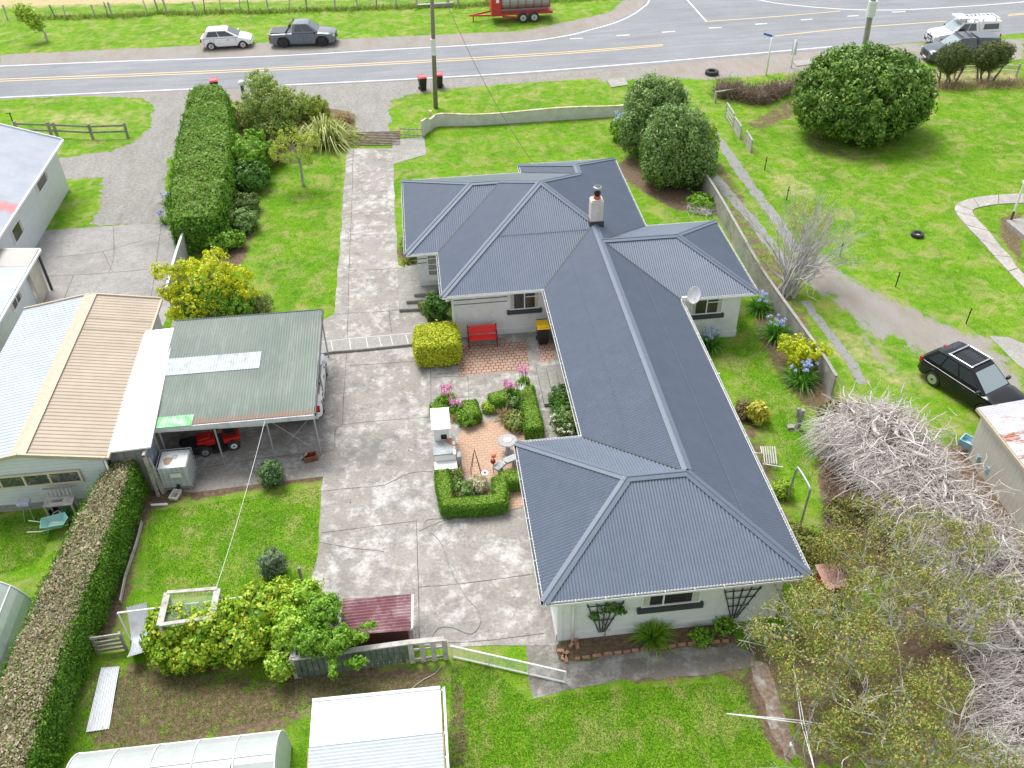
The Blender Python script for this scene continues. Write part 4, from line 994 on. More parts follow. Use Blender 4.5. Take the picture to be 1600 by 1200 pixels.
def hedge(name, label, line, width, height, dens=900, size=.06, side=L_hedge, top=L_hedgetop, group=None, topname='clipped_top', bulge=.06, cat='hedge', lump=.05):
    L = [Vector((p[0], p[1], 0)) for p in line]; W = width if isinstance(width, (list, tuple)) else [width]*len(L)
    t = thing(name, label, cat, (L[len(L)//2].x, L[len(L)//2].y, 0), 0, group); off = off_of(t)
    a, b = strip_pts(L, W); n = len(L)
    SP, SN, TP, TN = [], [], [], []
    def quadpts(p0, p1, z0, z1, nrm, k):
        u = RNG.uniform(0, 1, (k, 1)); v = RNG.uniform(0, 1, (k, 1))**.9
        P = np.array([p0.x, p0.y, 0])*(1-u)+np.array([p1.x, p1.y, 0])*u; P[:, 2] = (z0+(z1-z0)*v)[:, 0]
        N = np.tile(nrm, (k, 1)); P = P+N*(np.sin(v*PI)*bulge+RNG.normal(0, lump, (k, 1))); return P, N
    for i in range(n-1):
        for (p0, p1, s) in ((a[i], a[i+1], 1), (b[i], b[i+1], -1)):
            d = (p1-p0); l = d.length; nr = np.array([-d.y, d.x, 0])/max(l, 1e-6)*s
            P, N = quadpts(p0, p1, 0, height, nr, int(l*height*dens)); SP.append(P); SN.append(N)
        k = int((L[i+1]-L[i]).length*W[i]*dens); u = RNG.uniform(0, 1, (k, 1)); v = RNG.uniform(0, 1, (k, 1))
        f = lambda q: np.array([q.x, q.y, height])
        P = (f(a[i])*(1-u)+f(a[i+1])*u)*(1-v)+(f(b[i])*(1-u)+f(b[i+1])*u)*v
        P[:, 2] += RNG.normal(0, lump*.8, k)-(.10*np.abs(v[:, 0]*2-1)**6); TP.append(P); TN.append(np.tile([0, 0, 1.], (k, 1)))
    for p0, p1, d in ((a[0], b[0], L[0]-L[1]), (a[-1], b[-1], L[-1]-L[-2])):
        l = (p1-p0).length; nr = np.array([d.x, d.y, 0]); nr /= np.linalg.norm(nr)
        P, N = quadpts(p0, p1, 0, height, nr, int(l*height*dens)); SP.append(P); SN.append(N)
    SP, SN, TP, TN = map(np.concatenate, (SP, SN, TP, TN))
    SP = SP+SN*lowf(SP, lump*.9)[:, None]; TP = TP+TN*lowf(TP, lump*.8)[:, None]
    q = RNG.random(len(TP)) < .06; TP[q, 2] += RNG.uniform(0, lump*1.6, q.sum()); q = RNG.random(len(SP)) < .05; SP[q] += SN[q]*RNG.uniform(0, lump*1.6, (q.sum(), 1))
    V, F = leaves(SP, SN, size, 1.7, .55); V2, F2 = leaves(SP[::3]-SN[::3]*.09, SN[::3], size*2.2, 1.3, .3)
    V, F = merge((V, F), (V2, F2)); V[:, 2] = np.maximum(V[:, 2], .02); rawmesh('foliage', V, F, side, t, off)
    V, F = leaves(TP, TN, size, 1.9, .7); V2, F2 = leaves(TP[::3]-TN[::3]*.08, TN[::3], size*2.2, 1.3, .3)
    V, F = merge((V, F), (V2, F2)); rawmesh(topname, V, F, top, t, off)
    return t
def bush(name, label, cat, x, y, r, h, mat, n=60, per=45, size=.07, cs=.16, group=None, ry=None, stem=True, extra=None, inner=.35, z0=0.0):
    t = thing(name, label, cat, (x, y, 0), 0, group); off = off_of(t); ry = ry or r
    E = [(x, y, z0+(h-z0)*.5, r, ry, (h-z0)*.55)]+(extra or [])
    V, F = crown(E, n, per, cs, size, inner, .03); rawmesh('foliage', V, F, mat, t, off)
    if stem:
        o = []
        for i in range(4): branches((x+random.uniform(-.1, .1)*r, y+random.uniform(-.1, .1)*r, 0), (random.uniform(-.6, .6), random.uniform(-.6, .6), 1), h*.6, .02+.02*r, 1, 2, .6, 4, out=o)
        branch_mesh('stem', o, m_bark, t, 4, off)
    return t
def flowers(t, name, pts, mat, n=26, r=.08, size=.035):
    off = off_of(t)
    for p in pts:
        P = np.array(p)+sph(n)*r*RNG.uniform(.4, 1, (n, 1))*np.array([1, 1, .9]); V, F = leaves(P, P-np.array(p)+[0, 0, .05], size, 1.3, .5)
        rawmesh(name, V, F, mat, t, off)
def strappy(name, label, cat, x, y, r, h, mat, n=260, w=.02, group=None, heads=0, headmat=None, droop=.35):
    t = thing(name, label, cat, (x, y, 0), 0, group); off = off_of(t)
    a = RNG.uniform(0, 2*PI, n); e = RNG.uniform(.25, 1.45, n); D = np.stack([np.cos(a)*np.cos(e), np.sin(a)*np.cos(e), np.sin(e)], 1)
    P = np.stack([x+np.cos(a)*RNG.uniform(0, .3, n)*r, y+np.sin(a)*RNG.uniform(0, .3, n)*r, np.full(n, .02)], 1)
    V, F = blades(P, D, math.hypot(r, h)*.95, w, droop); V[:, 2] = np.maximum(V[:, 2], .02); rawmesh('foliage', V, F, mat, t, off)
    pts = []
    for i in range(heads):
        aa = random.uniform(0, 2*PI); rr = r*random.uniform(.1, .75); p = (x+math.cos(aa)*rr, y+math.sin(aa)*rr, h*random.uniform(1.0, 1.3)); pts.append(p)
        m = MB(); m.tube([(x+math.cos(aa)*rr*.3, y+math.sin(aa)*rr*.3, .02), p], .008, 4); m.build('stalk', L_agap, t)
    if pts: flowers(t, 'flower_head', pts, headmat, 44, .085, .045)
    return t
def tree(name, label, x, y, ells, mat, n, per, size, cs, trunk=(.15, 1.5), group=None, inner=.3, zmin=.1, cat='tree', bark=None, jitter=.55, aspect=1.6, nb=5, lump=.12, depth=2, limbl=None):
    if limbl is None: limbl = max(max(e[3:5]) for e in ells)*.75
    t = thing(name, label, cat, (x, y, 0), 0, group); off = off_of(t)
    V, F = crown(ells, n, per, cs, size, inner, zmin, jitter, aspect, 1.0, lump); rawmesh('crown', V, F, mat, t, off)
    o = []; r0, h = trunk; top = np.array([x+random.gauss(0, .05), y, h])
    path = np.array([[x, y, 0], [x, y, h*.35], top*.5+np.array([x, y, h])*.5*1.0, top, top+[0, 0, h*.1], top+[0, 0, h*.2]]); path[2] = [x+.03, y, h*.7]
    o.append((path, np.array([r0*1.3, r0, r0*.9, r0*.85, r0*.6, r0*.3])))
    for i in range(nb):
        e = ells[RNG.integers(len(ells))]; d = np.array([e[0], e[1], e[2]+e[5]*.4])-top+RNG.normal(0, .3, 3)*np.array(e[3:6]); L = np.linalg.norm(d)
        branches(top, d, L if limbl is None else limbl, r0*.5, depth, 3, .6, 5, .1, .1, o)
    branch_mesh('trunk', o, bark or m_bark, t, 5, off)
    return t
def E_(px, py, z, rx, ry, rz): p = G(px, py, z); return (p.x, p.y, z, rx, ry, rz)

# ---- hedges
hedge('clipped_hedge', 'long clipped bright green hedge beside the gravel driveway', [(-12.05, 43.9), (-12.4, 47.5), (-12.8, 52), (-13.3, 57), (-13.95, 61.6), (-14.2, 62.9)], [2.1, 2.7, 3.0, 2.7, 2.2, 1.5], 1.95, 620, .075, L_hedge, L_hedgetop, lump=.11, bulge=.12)
hedge('boundary_hedge', 'long clipped boundary hedge with bare brown twiggy top and green side, bottom left', [(-11.75, 26.3), (-11.95, 25), (-12.25, 22), (-12.5, 19), (-12.6, 16), (-12.6, 12.5)], [.55, 1.0, 1.4, 1.5, 1.5, 1.5], 1.72, 1500, .045, L_hedge, L_dry, lump=.07, topname='twiggy_top')
# twigs of the brown top
nn = 5200; yy = RNG.uniform(12.6, 25.2, nn); xc_ = np.interp(yy, [12.5, 19, 22, 25, 26.3], [-12.6, -12.5, -12.25, -11.95, -11.75]); ww = np.interp(yy, [19, 25, 26.3], [.7, .48, .25])
P0 = np.stack([xc_+RNG.uniform(-1, .8, nn)*ww, yy, 1.66+RNG.normal(0, .04, nn)], 1); D = norm(RNG.normal(0, 1, (nn, 3))*np.array([1, 1, .35])+np.array([0, 0, .25]))*RNG.uniform(.08, .26, (nn, 1))
bh = bpy.data.objects['boundary_hedge']
V, F = tubes_np(np.stack([P0, P0+D*.5+RNG.normal(0, .015, (nn, 3)), P0+D], 1), np.full((nn, 3), .006)); rawmesh('dry_twigs', V, F, paint('straw_twig', (.42, .35, .26), .9, 0, .35, 3), bh, off_of(bh))
def bxh(label, px, w, h=.6, z=.5, nm='box_hedge', **k):
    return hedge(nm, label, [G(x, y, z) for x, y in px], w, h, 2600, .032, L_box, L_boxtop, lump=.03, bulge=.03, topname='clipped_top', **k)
bxh('U-shaped clipped box hedge around flower bed below the outdoor fireplace', [(690, 736), (694, 760), (699, 789), (740, 786), (783, 782), (781, 765), (780, 748)], .52, .62)
bxh('short box hedge stub running under the house roof corner', [(783, 748), (800, 745), (822, 742)], .62, .58)
bxh('clipped box hedge end on the concrete side of the left pink flower bed', [(674, 634), (690, 630)], .42, .45)
bxh('clipped box hedge block right of the left pink flower bed', [(733, 626), (736, 640), (741, 650)], .62, .55)
bxh('clipped box hedge at the top left of the bed with the wire flower ornament', [(767, 624), (782, 620), (792, 619)], .6, .55)
bxh('clipped box hedge bank along the path between bed and side steps', [(822, 608), (826, 630), (832, 655), (835, 674)], .62, .7)
bush('rounded_dark_shrub', 'rounded dark green shrub against the house wall below the side steps', 'shrub', *G(878, 632, .5)[:2], .52, 1.1, L_dkgr, 110, 60, .035, .1, ry=.95)
t = bush('white_rose_bush', 'rose bush dotted with white blooms against the house wall', 'shrub', *G(886, 662, .4)[:2], .62, 1.0, L_olive, 80, 45, .05, .12)
c = G(882, 662, .8); flowers(t, 'bloom', [(c.x+random.uniform(-.45, .45), c.y+random.uniform(-.5, .5), random.uniform(.7, 1.05)) for _ in range(11)], L_wht, 20, .07, .04)
# topiary in front of house wall
t = thing('golden_conifer', 'clipped squarish yellow-green conifer beside the red bench', 'shrub', (0, 32.8, 0)); off = off_of(t)
n = 15000; u = RNG.uniform(-1, 1, (n, 3)); ax = RNG.integers(0, 3, n); u[np.arange(n), ax] = np.sign(u[np.arange(n), ax]); u[ax == 2, 2] = 1
nr = norm(np.sign(u)*np.abs(u)**6); P = norm(u)*np.max(np.abs(u), 1, keepdims=True)*.35+u*.65
P = P*np.array([1.0, .92, .62])+np.array([-.07, 32.85, .66])+nr*RNG.normal(0, .05, (n, 1)); P[:, 2] = np.maximum(P[:, 2], .04)
V, F = leaves(P, nr, .05, 2.4, .7, .3); V2, F2 = leaves(P[::4]-nr[::4]*.1, nr[::4], .12, 1.3, .3); V, F = merge((V, F), (V2, F2))
rawmesh('foliage', V, F, leafmat('golden_conifer_leaf', [(.20, .30, .015), (.38, .42, .02), (.56, .54, .04)], .6, 1.2, .2, .4), t, off)
branch_mesh('stem', branches((-.07, 32.85, 0), (0, 0, 1), .7, .05, 1), m_bark, t, 4, off)
bush('dark_camellia', 'glossy dark green shrub in the corner between porch and house wall', 'shrub', *G(682, 486, .5)[:2], .55, 1.35, L_dkgr, 60, 40, .09, .15)
bush('variegated_shrub', 'small pale variegated plant beside the porch steps', 'shrub', *G(664, 482, .2)[:2], .32, .55, L_pale, 30, 30, .06, .1)

# ---- trees along the left garden
tree('golden_tree', 'small tree with brilliant yellow foliage beside the carport roof', -10.7, 37.5, [(-10.6, 37.5, 1.9, 1.7, 1.3, 1.1), (-12.35, 37.7, 2.5, .7, .45, .35), (-11.9, 37.2, 1.8, .7, .5, .5), (-10.2, 38.7, 2.5, .6, .45, .5), (-9.1, 37.5, 2.2, .8, .7, .6), (-8.6, 37.0, 1.6, .5, .6, .5), (-10.9, 38.3, 2.3, 1.0, .5, .5), (-11.2, 36.4, 1.2, 1.0, .7, .7)], L_yel, 210, 55, .075, .2, (.1, 1.0), bark=m_pbark, inner=.12, lump=.2)
V, F = crown([(-10.2, 37.2, 1.2, 1.8, 1.2, .8), (-9.0, 36.6, 1.0, .7, .7, .7)], 130, 40, .16, .07, .4, .03)
rawmesh('lower_crown', V, F, L_green, bpy.data.objects['golden_tree'], off_of(bpy.data.objects['golden_tree']))
tree('lawn_tree', 'small feathery yellow-green tree standing alone on the side lawn', -7.2, 50.9, [(-7.5, 50.7, 2.5, 1.1, .8, .65), (-8.2, 50.7, 2.2, .6, .5, .35), (-6.5, 50.9, 2.7, .7, .6, .5), (-7.3, 50.6, 1.8, 1.0, .6, .3), (-7.4, 51, 3.1, .8, .6, .4)], leafmat('feathery_leaf', [(.20, .30, .04), (.34, .40, .06), (.42, .42, .09)], .6), 190, 36, .065, .17, (.09, 1.5), bark=m_pbark, inner=.0, lump=.25)
strappy('variegated_flax', 'large arching variegated flax bush beside the driveway entrance', 'flax', -6.15, 56.9, 2.0, 1.7, L_flax, 620, .055, droop=.55)
bush('rounded_bush', 'dense rounded yellow-green bush behind the flax', 'shrub', -6.95, 59.6, 1.05, 2.0, leafmat('olive_lime_leaf', [(.12, .20, .02), (.24, .31, .03), (.34, .38, .05)], .5), 130, 45, .07, .15)
tree('mixed_bush_tree', 'tall loose olive-green bushy tree nearest the road in the left garden', -9.5, 59.0, [(-9.6, 58.9, 1.9, 1.8, 1.4, 1.6), (-9.9, 59.4, 3.1, 1.1, .9, .9), (-8.3, 58.6, 1.7, 1.3, 1.2, 1.4), (-10.7, 58.6, 1.4, .9, .9, 1.2), (-9.2, 57.6, .9, 1.4, .9, .9)], leafmat('mixed_leaf', [(.09, .18, .03), (.19, .30, .05), (.32, .40, .09), (.40, .40, .14)], .5), 380, 45, .08, .22, (.12, 1.0), inner=.4, lump=.2)
bush('glossy_shrub', 'glossy bright green shrub between clipped hedge and dark bare soil', 'shrub', -10.35, 53.5, 1.3, 2.2, L_green, 120, 45, .10, .2, ry=1.7)
bush('glossy_shrub', 'darker glossy shrub lower down against the clipped hedge', 'shrub', -10.15, 51.0, 1.15, 1.4, L_dkgr, 90, 45, .10, .2, ry=1.1)
bush('brown_shrub', 'half dead brown shrub by the road end of the clipped hedge', 'shrub', -11.4, 60.3, 1.0, 1.7, L_rust, 80, 28, .07, .2)
bush('brown_shrub', 'small rusty brown shrub between glossy shrub and lawn tree', 'shrub', -9.0, 54.2, .6, 1.4, L_rust, 50, 26, .06, .15)
bush('low_rhododendron', 'low dark shrub with brown flecks beside the lawn edge, upper of three', 'shrub', -10.2, 48.1, .8, 1.0, leafmat('flecked_leaf', [(.05, .12, .02), (.11, .20, .04), (.22, .20, .08)], .5), 60, 40, .08, .15)
bush('low_rhododendron', 'low grey-green shrub beside the lawn edge, middle of three', 'shrub', -10.1, 46.0, .9, 1.05, L_olive, 70, 40, .08, .15)
bush('low_rhododendron', 'low green shrub at the near end of the clipped hedge, lowest of three', 'shrub', -10.9, 44.0, 1.1, .95, L_green, 70, 40, .09, .15, ry=.8)
bush('pale_feathery_shrub', 'pale feathery shrub between golden tree and carport roof', 'shrub', *G(405, 480, .5)[:2], .7, 1.1, L_pale, 60, 40, .05, .15)
strappy('dry_grass_clump', 'dry tan ornamental grass beside the driveway entrance', 'grass clump', *G(536, 190)[:2], .9, .7, L_tan, 380, .02, droop=.5)
# flower clumps by gravel drive
for i, (px, lab) in enumerate((((284, 220), 'white daisy-like flowers at the hedge foot beside the gravel, upper clump'), ((273, 258), 'white flower heads at the hedge foot beside the gravel, lower clump'))):
    p = G(*px); strappy('white_flower_clump', lab, 'flowers', p.x, p.y, .35, .5, L_agap, 60, .015, 'white flowers along the clipped hedge', 5, L_wht)
for px, lab in (((262, 322), 'blue flowering clump on the gravel edge, upper of two'), ((258, 350), 'blue flowering clump above the concrete pad corner, lower of two')):
    p = G(*px); strappy('blue_flower_clump', lab, 'flowers', p.x, p.y, .4, .7, L_agap, 70, .015, 'blue flowers beside neighbour driveway', 7, L_blue)
# flower border along house far-left wall
p = G(637, 385, .4); t = bush('pink_rose_bush', 'pink flowering rose in the narrow border left of the house wall', 'shrub', p.x, p.y, .35, .9, L_green, 40, 35, .06, .12, ry=1.0)
flowers(t, 'bloom', [(p.x+random.uniform(-.25, .15), p.y+random.uniform(-.9, .9), random.uniform(.7, 1.0)) for _ in range(9)], L_pink, 18, .07, .04)
p = G(632, 412); strappy('yellow_strappy_plant', 'small yellow strappy plant at the porch corner', 'plant', p.x+.1, p.y, .45, .35, L_flax, 60, .03)

# ---- twin dense trees and big tree
L_ol2 = L_olive
def upright(ells, n, per, size): 
    return crown(ells, n, per, .3, size, .35, .15, .45, 2.4, 1.5, .10)
for x, y, ee, lab in ((14.0, 52.2, [(14.0, 52.2, 2.4, 1.6, 1.5, 2.3), (14.9, 52.0, 3.0, 1.1, 1.0, 1.5), (13.1, 51.7, 1.7, 1.0, 1.0, 1.3)], 'dense olive-green bushy tree, the far one of the touching pair beside house'),
                      (14.6, 48.3, [(14.6, 48.1, 2.2, 1.9, 1.7, 2.15), (14.1, 47.8, 3.1, 1.0, 1.1, 1.3), (15.3, 47.6, 1.5, 1.4, 1.4, 1.4), (13.7, 47.7, 1.4, 1.1, 1.2, 1.2)], 'dense olive-green bushy tree, the near one of the touching pair beside house')):
    t = thing('dense_olive_tree', lab, 'tree', (x, y, 0), 0, 'dense olive-green trees beside the house'); off = off_of(t)
    V, F = upright(bumpy(ee, 12, .28, int(x*10)), 680, 60, .075); rawmesh('crown', V, F, L_ol2, t, off)
    branch_mesh('trunk', branches((x, y, 0), (0, 0, 1), 1.1, .16, 1), m_bark, t, 5, off)
bush('lime_shrub', 'bright lime-green shrub growing behind the near olive-green tree', 'shrub', 16.7, 50.0, .9, 2.6, L_lime, 70, 45, .1, .2, ry=1.0)
tree('laurel_tree', 'very large broad domed evergreen tree on the right lawn', 27.8, 54.2, [(27.9, 53.6, 2.3, 4.2, 3.8, 2.5), (27.5, 54.3, 3.5, 2.7, 2.4, 1.5), (29.8, 53.6, 3.0, 2.2, 2.4, 1.6), (25.8, 52.9, 2.1, 2.3, 2.2, 1.7), (30.4, 53.2, 1.8, 1.8, 2.0, 1.5), (27.6, 51.4, 1.8, 2.7, 1.7, 1.6)]+bumpy([(27.9, 53.5, 2.6, 4.1, 3.7, 2.5)], 26, .22, 3), L_big, 1500, 46, .12, .34, (.3, 1.0), limbl=1.1, lump=.15, inner=.4, zmin=.25, aspect=2.0)
for x, lab in ((37.6, 'trimmed dark cypress clump on bare stems beside the dark parked truck'), (40.4, 'trimmed dark cypress clump with slanting side nearest the white rail fence')):
    dx = .5 if x > 39 else 0
    t = thing('trimmed_cypress', lab, 'tree', (x, 60.6, 0), 0, 'trimmed cypress clumps by the roadside'); off = off_of(t)
    V, F = crown([(x, 60.4, 1.75, 1.1, .9, .85), (x+dx*.7, 60.4, 2.0, 1.1, .9, .6), (x-.4, 60.3, 1.6, .7, .7, .7)], 330, 50, .22, .055, .35, .7, .5, 2.6, 1.4)
    rawmesh('crown', V, F, leafmat('cypress_leaf', [(.05, .075, .02), (.09, .12, .03), (.16, .17, .06)], .6), t, off); o = []
    for k in range(4): branches((x+(k-1.5)*.42, 60.4+random.uniform(-.2, .2), 0), (random.uniform(-.3, .3), 0, 1), 1.6, .09, 1, 3, .5, 5, out=o)
    branch_mesh('trunk', o, m_bark, t, 5, off)
tree('leaning_tree', 'small windblown leaning tree on the far roadside verge', -30.3, 81.2, [(-31.0, 81.3, 1.7, .7, .6, .5), (-31.6, 81.5, 2.3, .7, .5, .5), (-30.7, 81.3, 1.3, .5, .5, .4)], L_lime, 70, 30, .12, .25, (.1, .9), bark=m_pbark)

# ---- hydrangea and front corner
p = G(970, 205, .5); t = bush('hydrangea', 'hydrangea with pale blue flower heads at the end of the front wall', 'shrub', p.x+.1, p.y-.2, .8, 1.5, L_green, 60, 40, .09, .15)
flowers(t, 'bloom', [(p.x+.1+random.uniform(-.6, .6), p.y+random.uniform(-.5, .7), random.uniform(1.2, 1.7)) for _ in range(16)], L_blue, 40, .15, .06)
p = G(1100, 322, .3); t = bush('agapanthus_patch', 'low green shrub with a pale flower at the right boundary wall end', 'shrub', p.x, p.y+.5, .8, .7, L_green, 50, 40, .07, .15)
p = G(1095, 328); t = thing('pruned_twig_heap', 'small heap of pale pruned twigs by right boundary wall', 'twig heap', (p.x, p.y, 0)); n = 420
P = np.stack([p.x+RNG.normal(0, .35, n), p.y+RNG.normal(0, .4, n), RNG.uniform(.03, .35, n)], 1); D = norm(RNG.normal(0, 1, (n, 3))*[1, 1, .4])*.4
V, F = tubes_np(np.stack([P-D/2, P+RNG.normal(0, .04, (n, 3)), P+D/2], 1), np.full((n, 3), .008)); V[:, 2] = np.maximum(V[:, 2], .01); rawmesh('twigs', V, F, m_deadt, t, off_of(t))

# ---- agapanthus clumps on the right side
for i, (px, r, h, nh_, lab) in enumerate((((1108, 545), .65, .75, 13, 'agapanthus with pale blue heads against the wing wall beside the roof'),
    ((1186, 486), .65, .75, 12, 'agapanthus at the wing corner, nearest the boundary wall top'),
    ((1212, 528), .75, .8, 15, 'agapanthus between the bare tree and yellow bush'),
    ((1251, 598), .8, .85, 18, 'agapanthus below the yellow bush, nearest the dead branch pile'))):
    p = G(*px); strappy('agapanthus', lab, 'agapanthus', p.x, p.y, r, h, L_agap, 320, .024, 'agapanthus clumps beside the right boundary', nh_, L_blue)
tree('golden_shrub', 'yellow-leaved shrub overhanging the right boundary wall', *G(1250, 560)[:2], [E_(1235, 540, .9, .75, .6, .45), E_(1270, 548, 1.1, .8, .5, .4), E_(1250, 562, .6, .6, .5, .4)], L_yel, 90, 36, .07, .15, (.04, .5), cat='shrub', inner=.15, lump=.2)
# wispy bare tree
p = G(1228, 462); t = thing('bare_wispy_tree', 'bare grey wispy tree with a few yellow-green leaves leaning over the boundary wall', 'tree', (p.x, p.y, 0)); off = off_of(t); o = []
for i in range(17): branches((p.x+random.uniform(-.5, .3), p.y+random.uniform(-.3, .3), 0), (random.uniform(-.15, 1.0), random.uniform(-.2, .7), 1.1), 2.7, .07, 4, 3, .38, 5, .14, .10, o, .62, .006)
branch_mesh('trunk', o, paint('pale_grey_twig', (.50, .47, .45), .9, 0, .25, 2), t, 3, off)
V, F = crown([E_(1262, 335, 3.2, 1.0, .9, .7), E_(1272, 352, 2.9, .9, .8, .6)], 110, 26, .26, .045, 0, 1.2, .7); V2, F2 = crown([E_(1200, 400, 1.6, .5, .4, .5)], 22, 22, .2, .045, 0); V, F = merge((V, F), (V2, F2))
rawmesh('crown', V, F, leafmat('sparse_leaf', [(.20, .22, .04), (.34, .36, .06), (.26, .30, .05)], .6), t, off)
# plants right of the house
p = G(1185, 665); bush('yellow_leaf_plant', 'small yellow-leaved plant in the border right of the long roof', 'plant', p.x, p.y+.3, .45, .9, leafmat('yellowing_leaf', [(.50, .46, .05), (.36, .36, .05), (.62, .56, .12)], .5), 30, 22, .10, .14)
p = G(1165, 655); bush('brown_border_shrub', 'dull brownish shrub beside the yellow-leaved plant', 'shrub', p.x, p.y+.2, .45, .6, L_rust, 40, 30, .05, .12)
p = G(1221, 775); bush('lime_border_shrub', 'bright lime shrub beside the steel pipe hoop', 'shrub', p.x, p.y, .35, .7, L_lime, 40, 35, .05, .12)
# lower garden: front bed along near wall
p = G(1020, 1000); strappy('fern_clump', 'bright feathery green clump in the bed under the near window', 'plant', p.x, p.y+.05, .55, .75, L_green, 520, .016, droop=.25)
p = G(1095, 998); bush('leafy_bed_plant', 'low leafy green plant in the near bed left of right trellis', 'plant', p.x, p.y, .36, .26, L_green, 26, 20, .05, .12)
p = G(1130, 985); bush('leafy_bed_plant', 'green bed plant with a white flower at the foot of right trellis', 'plant', p.x, p.y, .38, .42, L_green, 26, 22, .05, .14)
# vegetable garden side
p = G(426, 762); bush('round_dark_shrub', 'small round dark green shrub on the lawn edge below the carport', 'shrub', p.x, p.y+.25, .48, 1.0, leafmat('blue_green_leaf', [(.05, .11, .04), (.11, .19, .07), (.18, .26, .10)], .5), 70, 40, .05, .12)
p = G(428, 905); bush('round_grey_shrub', 'small round grey-green shrub above the vine thicket', 'shrub', p.x, p.y+.25, .45, 1.05, leafmat('grey_green_leaf', [(.08, .13, .07), (.15, .22, .12), (.24, .31, .18)], .5), 70, 40, .045, .12)
L_vine = leafmat('currant_leaf', [(.09, .21, .012), (.19, .35, .02), (.34, .46, .04), (.50, .48, .04)], .45)
tree('berry_thicket', 'big mass of lobed lime-green fruit bushes growing through the wooden bird-net frame', -8.4, 19.0, [E_(270, 985, 1.0, .9, .7, .7), E_(330, 985, 1.0, 1.0, .8, .8), E_(400, 960, 1.1, 1.0, .9, .85), E_(300, 1020, .7, 1.2, .5, .5), E_(450, 945, 1.0, .7, .7, .8), E_(375, 1005, .9, .9, .6, .6)], L_vine, 420, 44, .085, .2, (.05, .4), cat='bush', limbl=.5, depth=1, inner=.5, zmin=.05)
tree('berry_thicket', 'tall bright green fruit bush drooping over the pale timber fence corner', -6.3, 18.6, [E_(455, 985, 1.1, .55, .7, .7), E_(440, 1035, .6, .4, .5, .45), E_(480, 935, 1.2, .6, .5, .6)], leafmat('fresh_leaf', [(.14, .30, .02), (.30, .48, .04), (.46, .56, .10)], .45), 170, 44, .07, .17, (.04, .4), cat='bush', limbl=.5, depth=1, inner=.5, zmin=.05)
o_ = []
p = G(520, 1010); tree('spreading_shoot_tree', 'spreading young tree with long leafy shoots over the maroon shed corner', p.x, p.y, [E_(505, 955, 1.5, .6, .6, .5), E_(525, 1000, 1.3, .7, .5, .4), E_(560, 995, 1.4, .35, .12, .1), E_(555, 1035, 1.0, .4, .12, .12), E_(520, 1040, 1.0, .15, .4, .15), E_(480, 1000, 1.3, .5, .6, .5), E_(575, 978, 1.5, .3, .08, .1)], L_green, 230, 36, .055, .12, (.05, .8), limbl=.6, depth=1, inner=.4, lump=.2)
p = G(440, 1030); bush('dead_weed_patch', 'greyish dead weeds beside the berry thicket with a blue scrap', 'weeds', p.x, p.y+.4, .6, .6, L_rust, 40, 20, .05, .15)

# ---- dead bramble hedge at upper right
L = smooth_line([G(1125, 150), G(1150, 152), G(1180, 160), G(1215, 150), G(1255, 140)], 8); n = 3600
k = RNG.integers(0, len(L)-1, n); B0 = np.array([(p.x, p.y, 0) for p in L])[k]+np.stack([RNG.normal(0, .35, n), RNG.normal(0, .45, n), RNG.uniform(.02, .9, n)**1.0], 1)
D = norm(RNG.normal(0, 1, (n, 3))+[0, 0, .5])*RNG.uniform(.2, .7, (n, 1)); V, F = tubes_np(np.stack([B0, B0+D*.5+RNG.normal(0, .05, (n, 3)), B0+D], 1), np.full((n, 3), .010)); V[:, 2] = np.maximum(V[:, 2], .01)
t = thing('bramble_hedge', 'tangled brown dead bramble along the white wire fence left of the giant tree', 'bramble', tuple(L[16])); rawmesh('tangle', V, F, paint('bramble_brown', (.24, .165, .125), .9, 0, .35, 1.5, (.40, .33, .27), .8, (.5, .65)), t, off_of(t))
V, F = crown([(p.x, p.y, .35, .6, .5, .35) for p in L[::3]], 130, 24, .2, .06, .3, .03); rawmesh('foliage', V, F, L_rust, t, off_of(t))
n = 1500; xx = RNG.uniform(34, 46, n); yy = 59.7+RNG.normal(0, .4, n)-(xx-34)*.05; V, F = blades(np.stack([xx, yy, xx*0+.01], 1), RNG.normal(0, .5, (n, 3))+[0, 0, 1], .5, .02, .3)
ob = rawmesh('rough_grass', V, F, L_tan, None, (40, 59.5, 0)); props(ob, 'strip of dry rough grass under the trimmed cypresses', 'grass', kind='stuff')

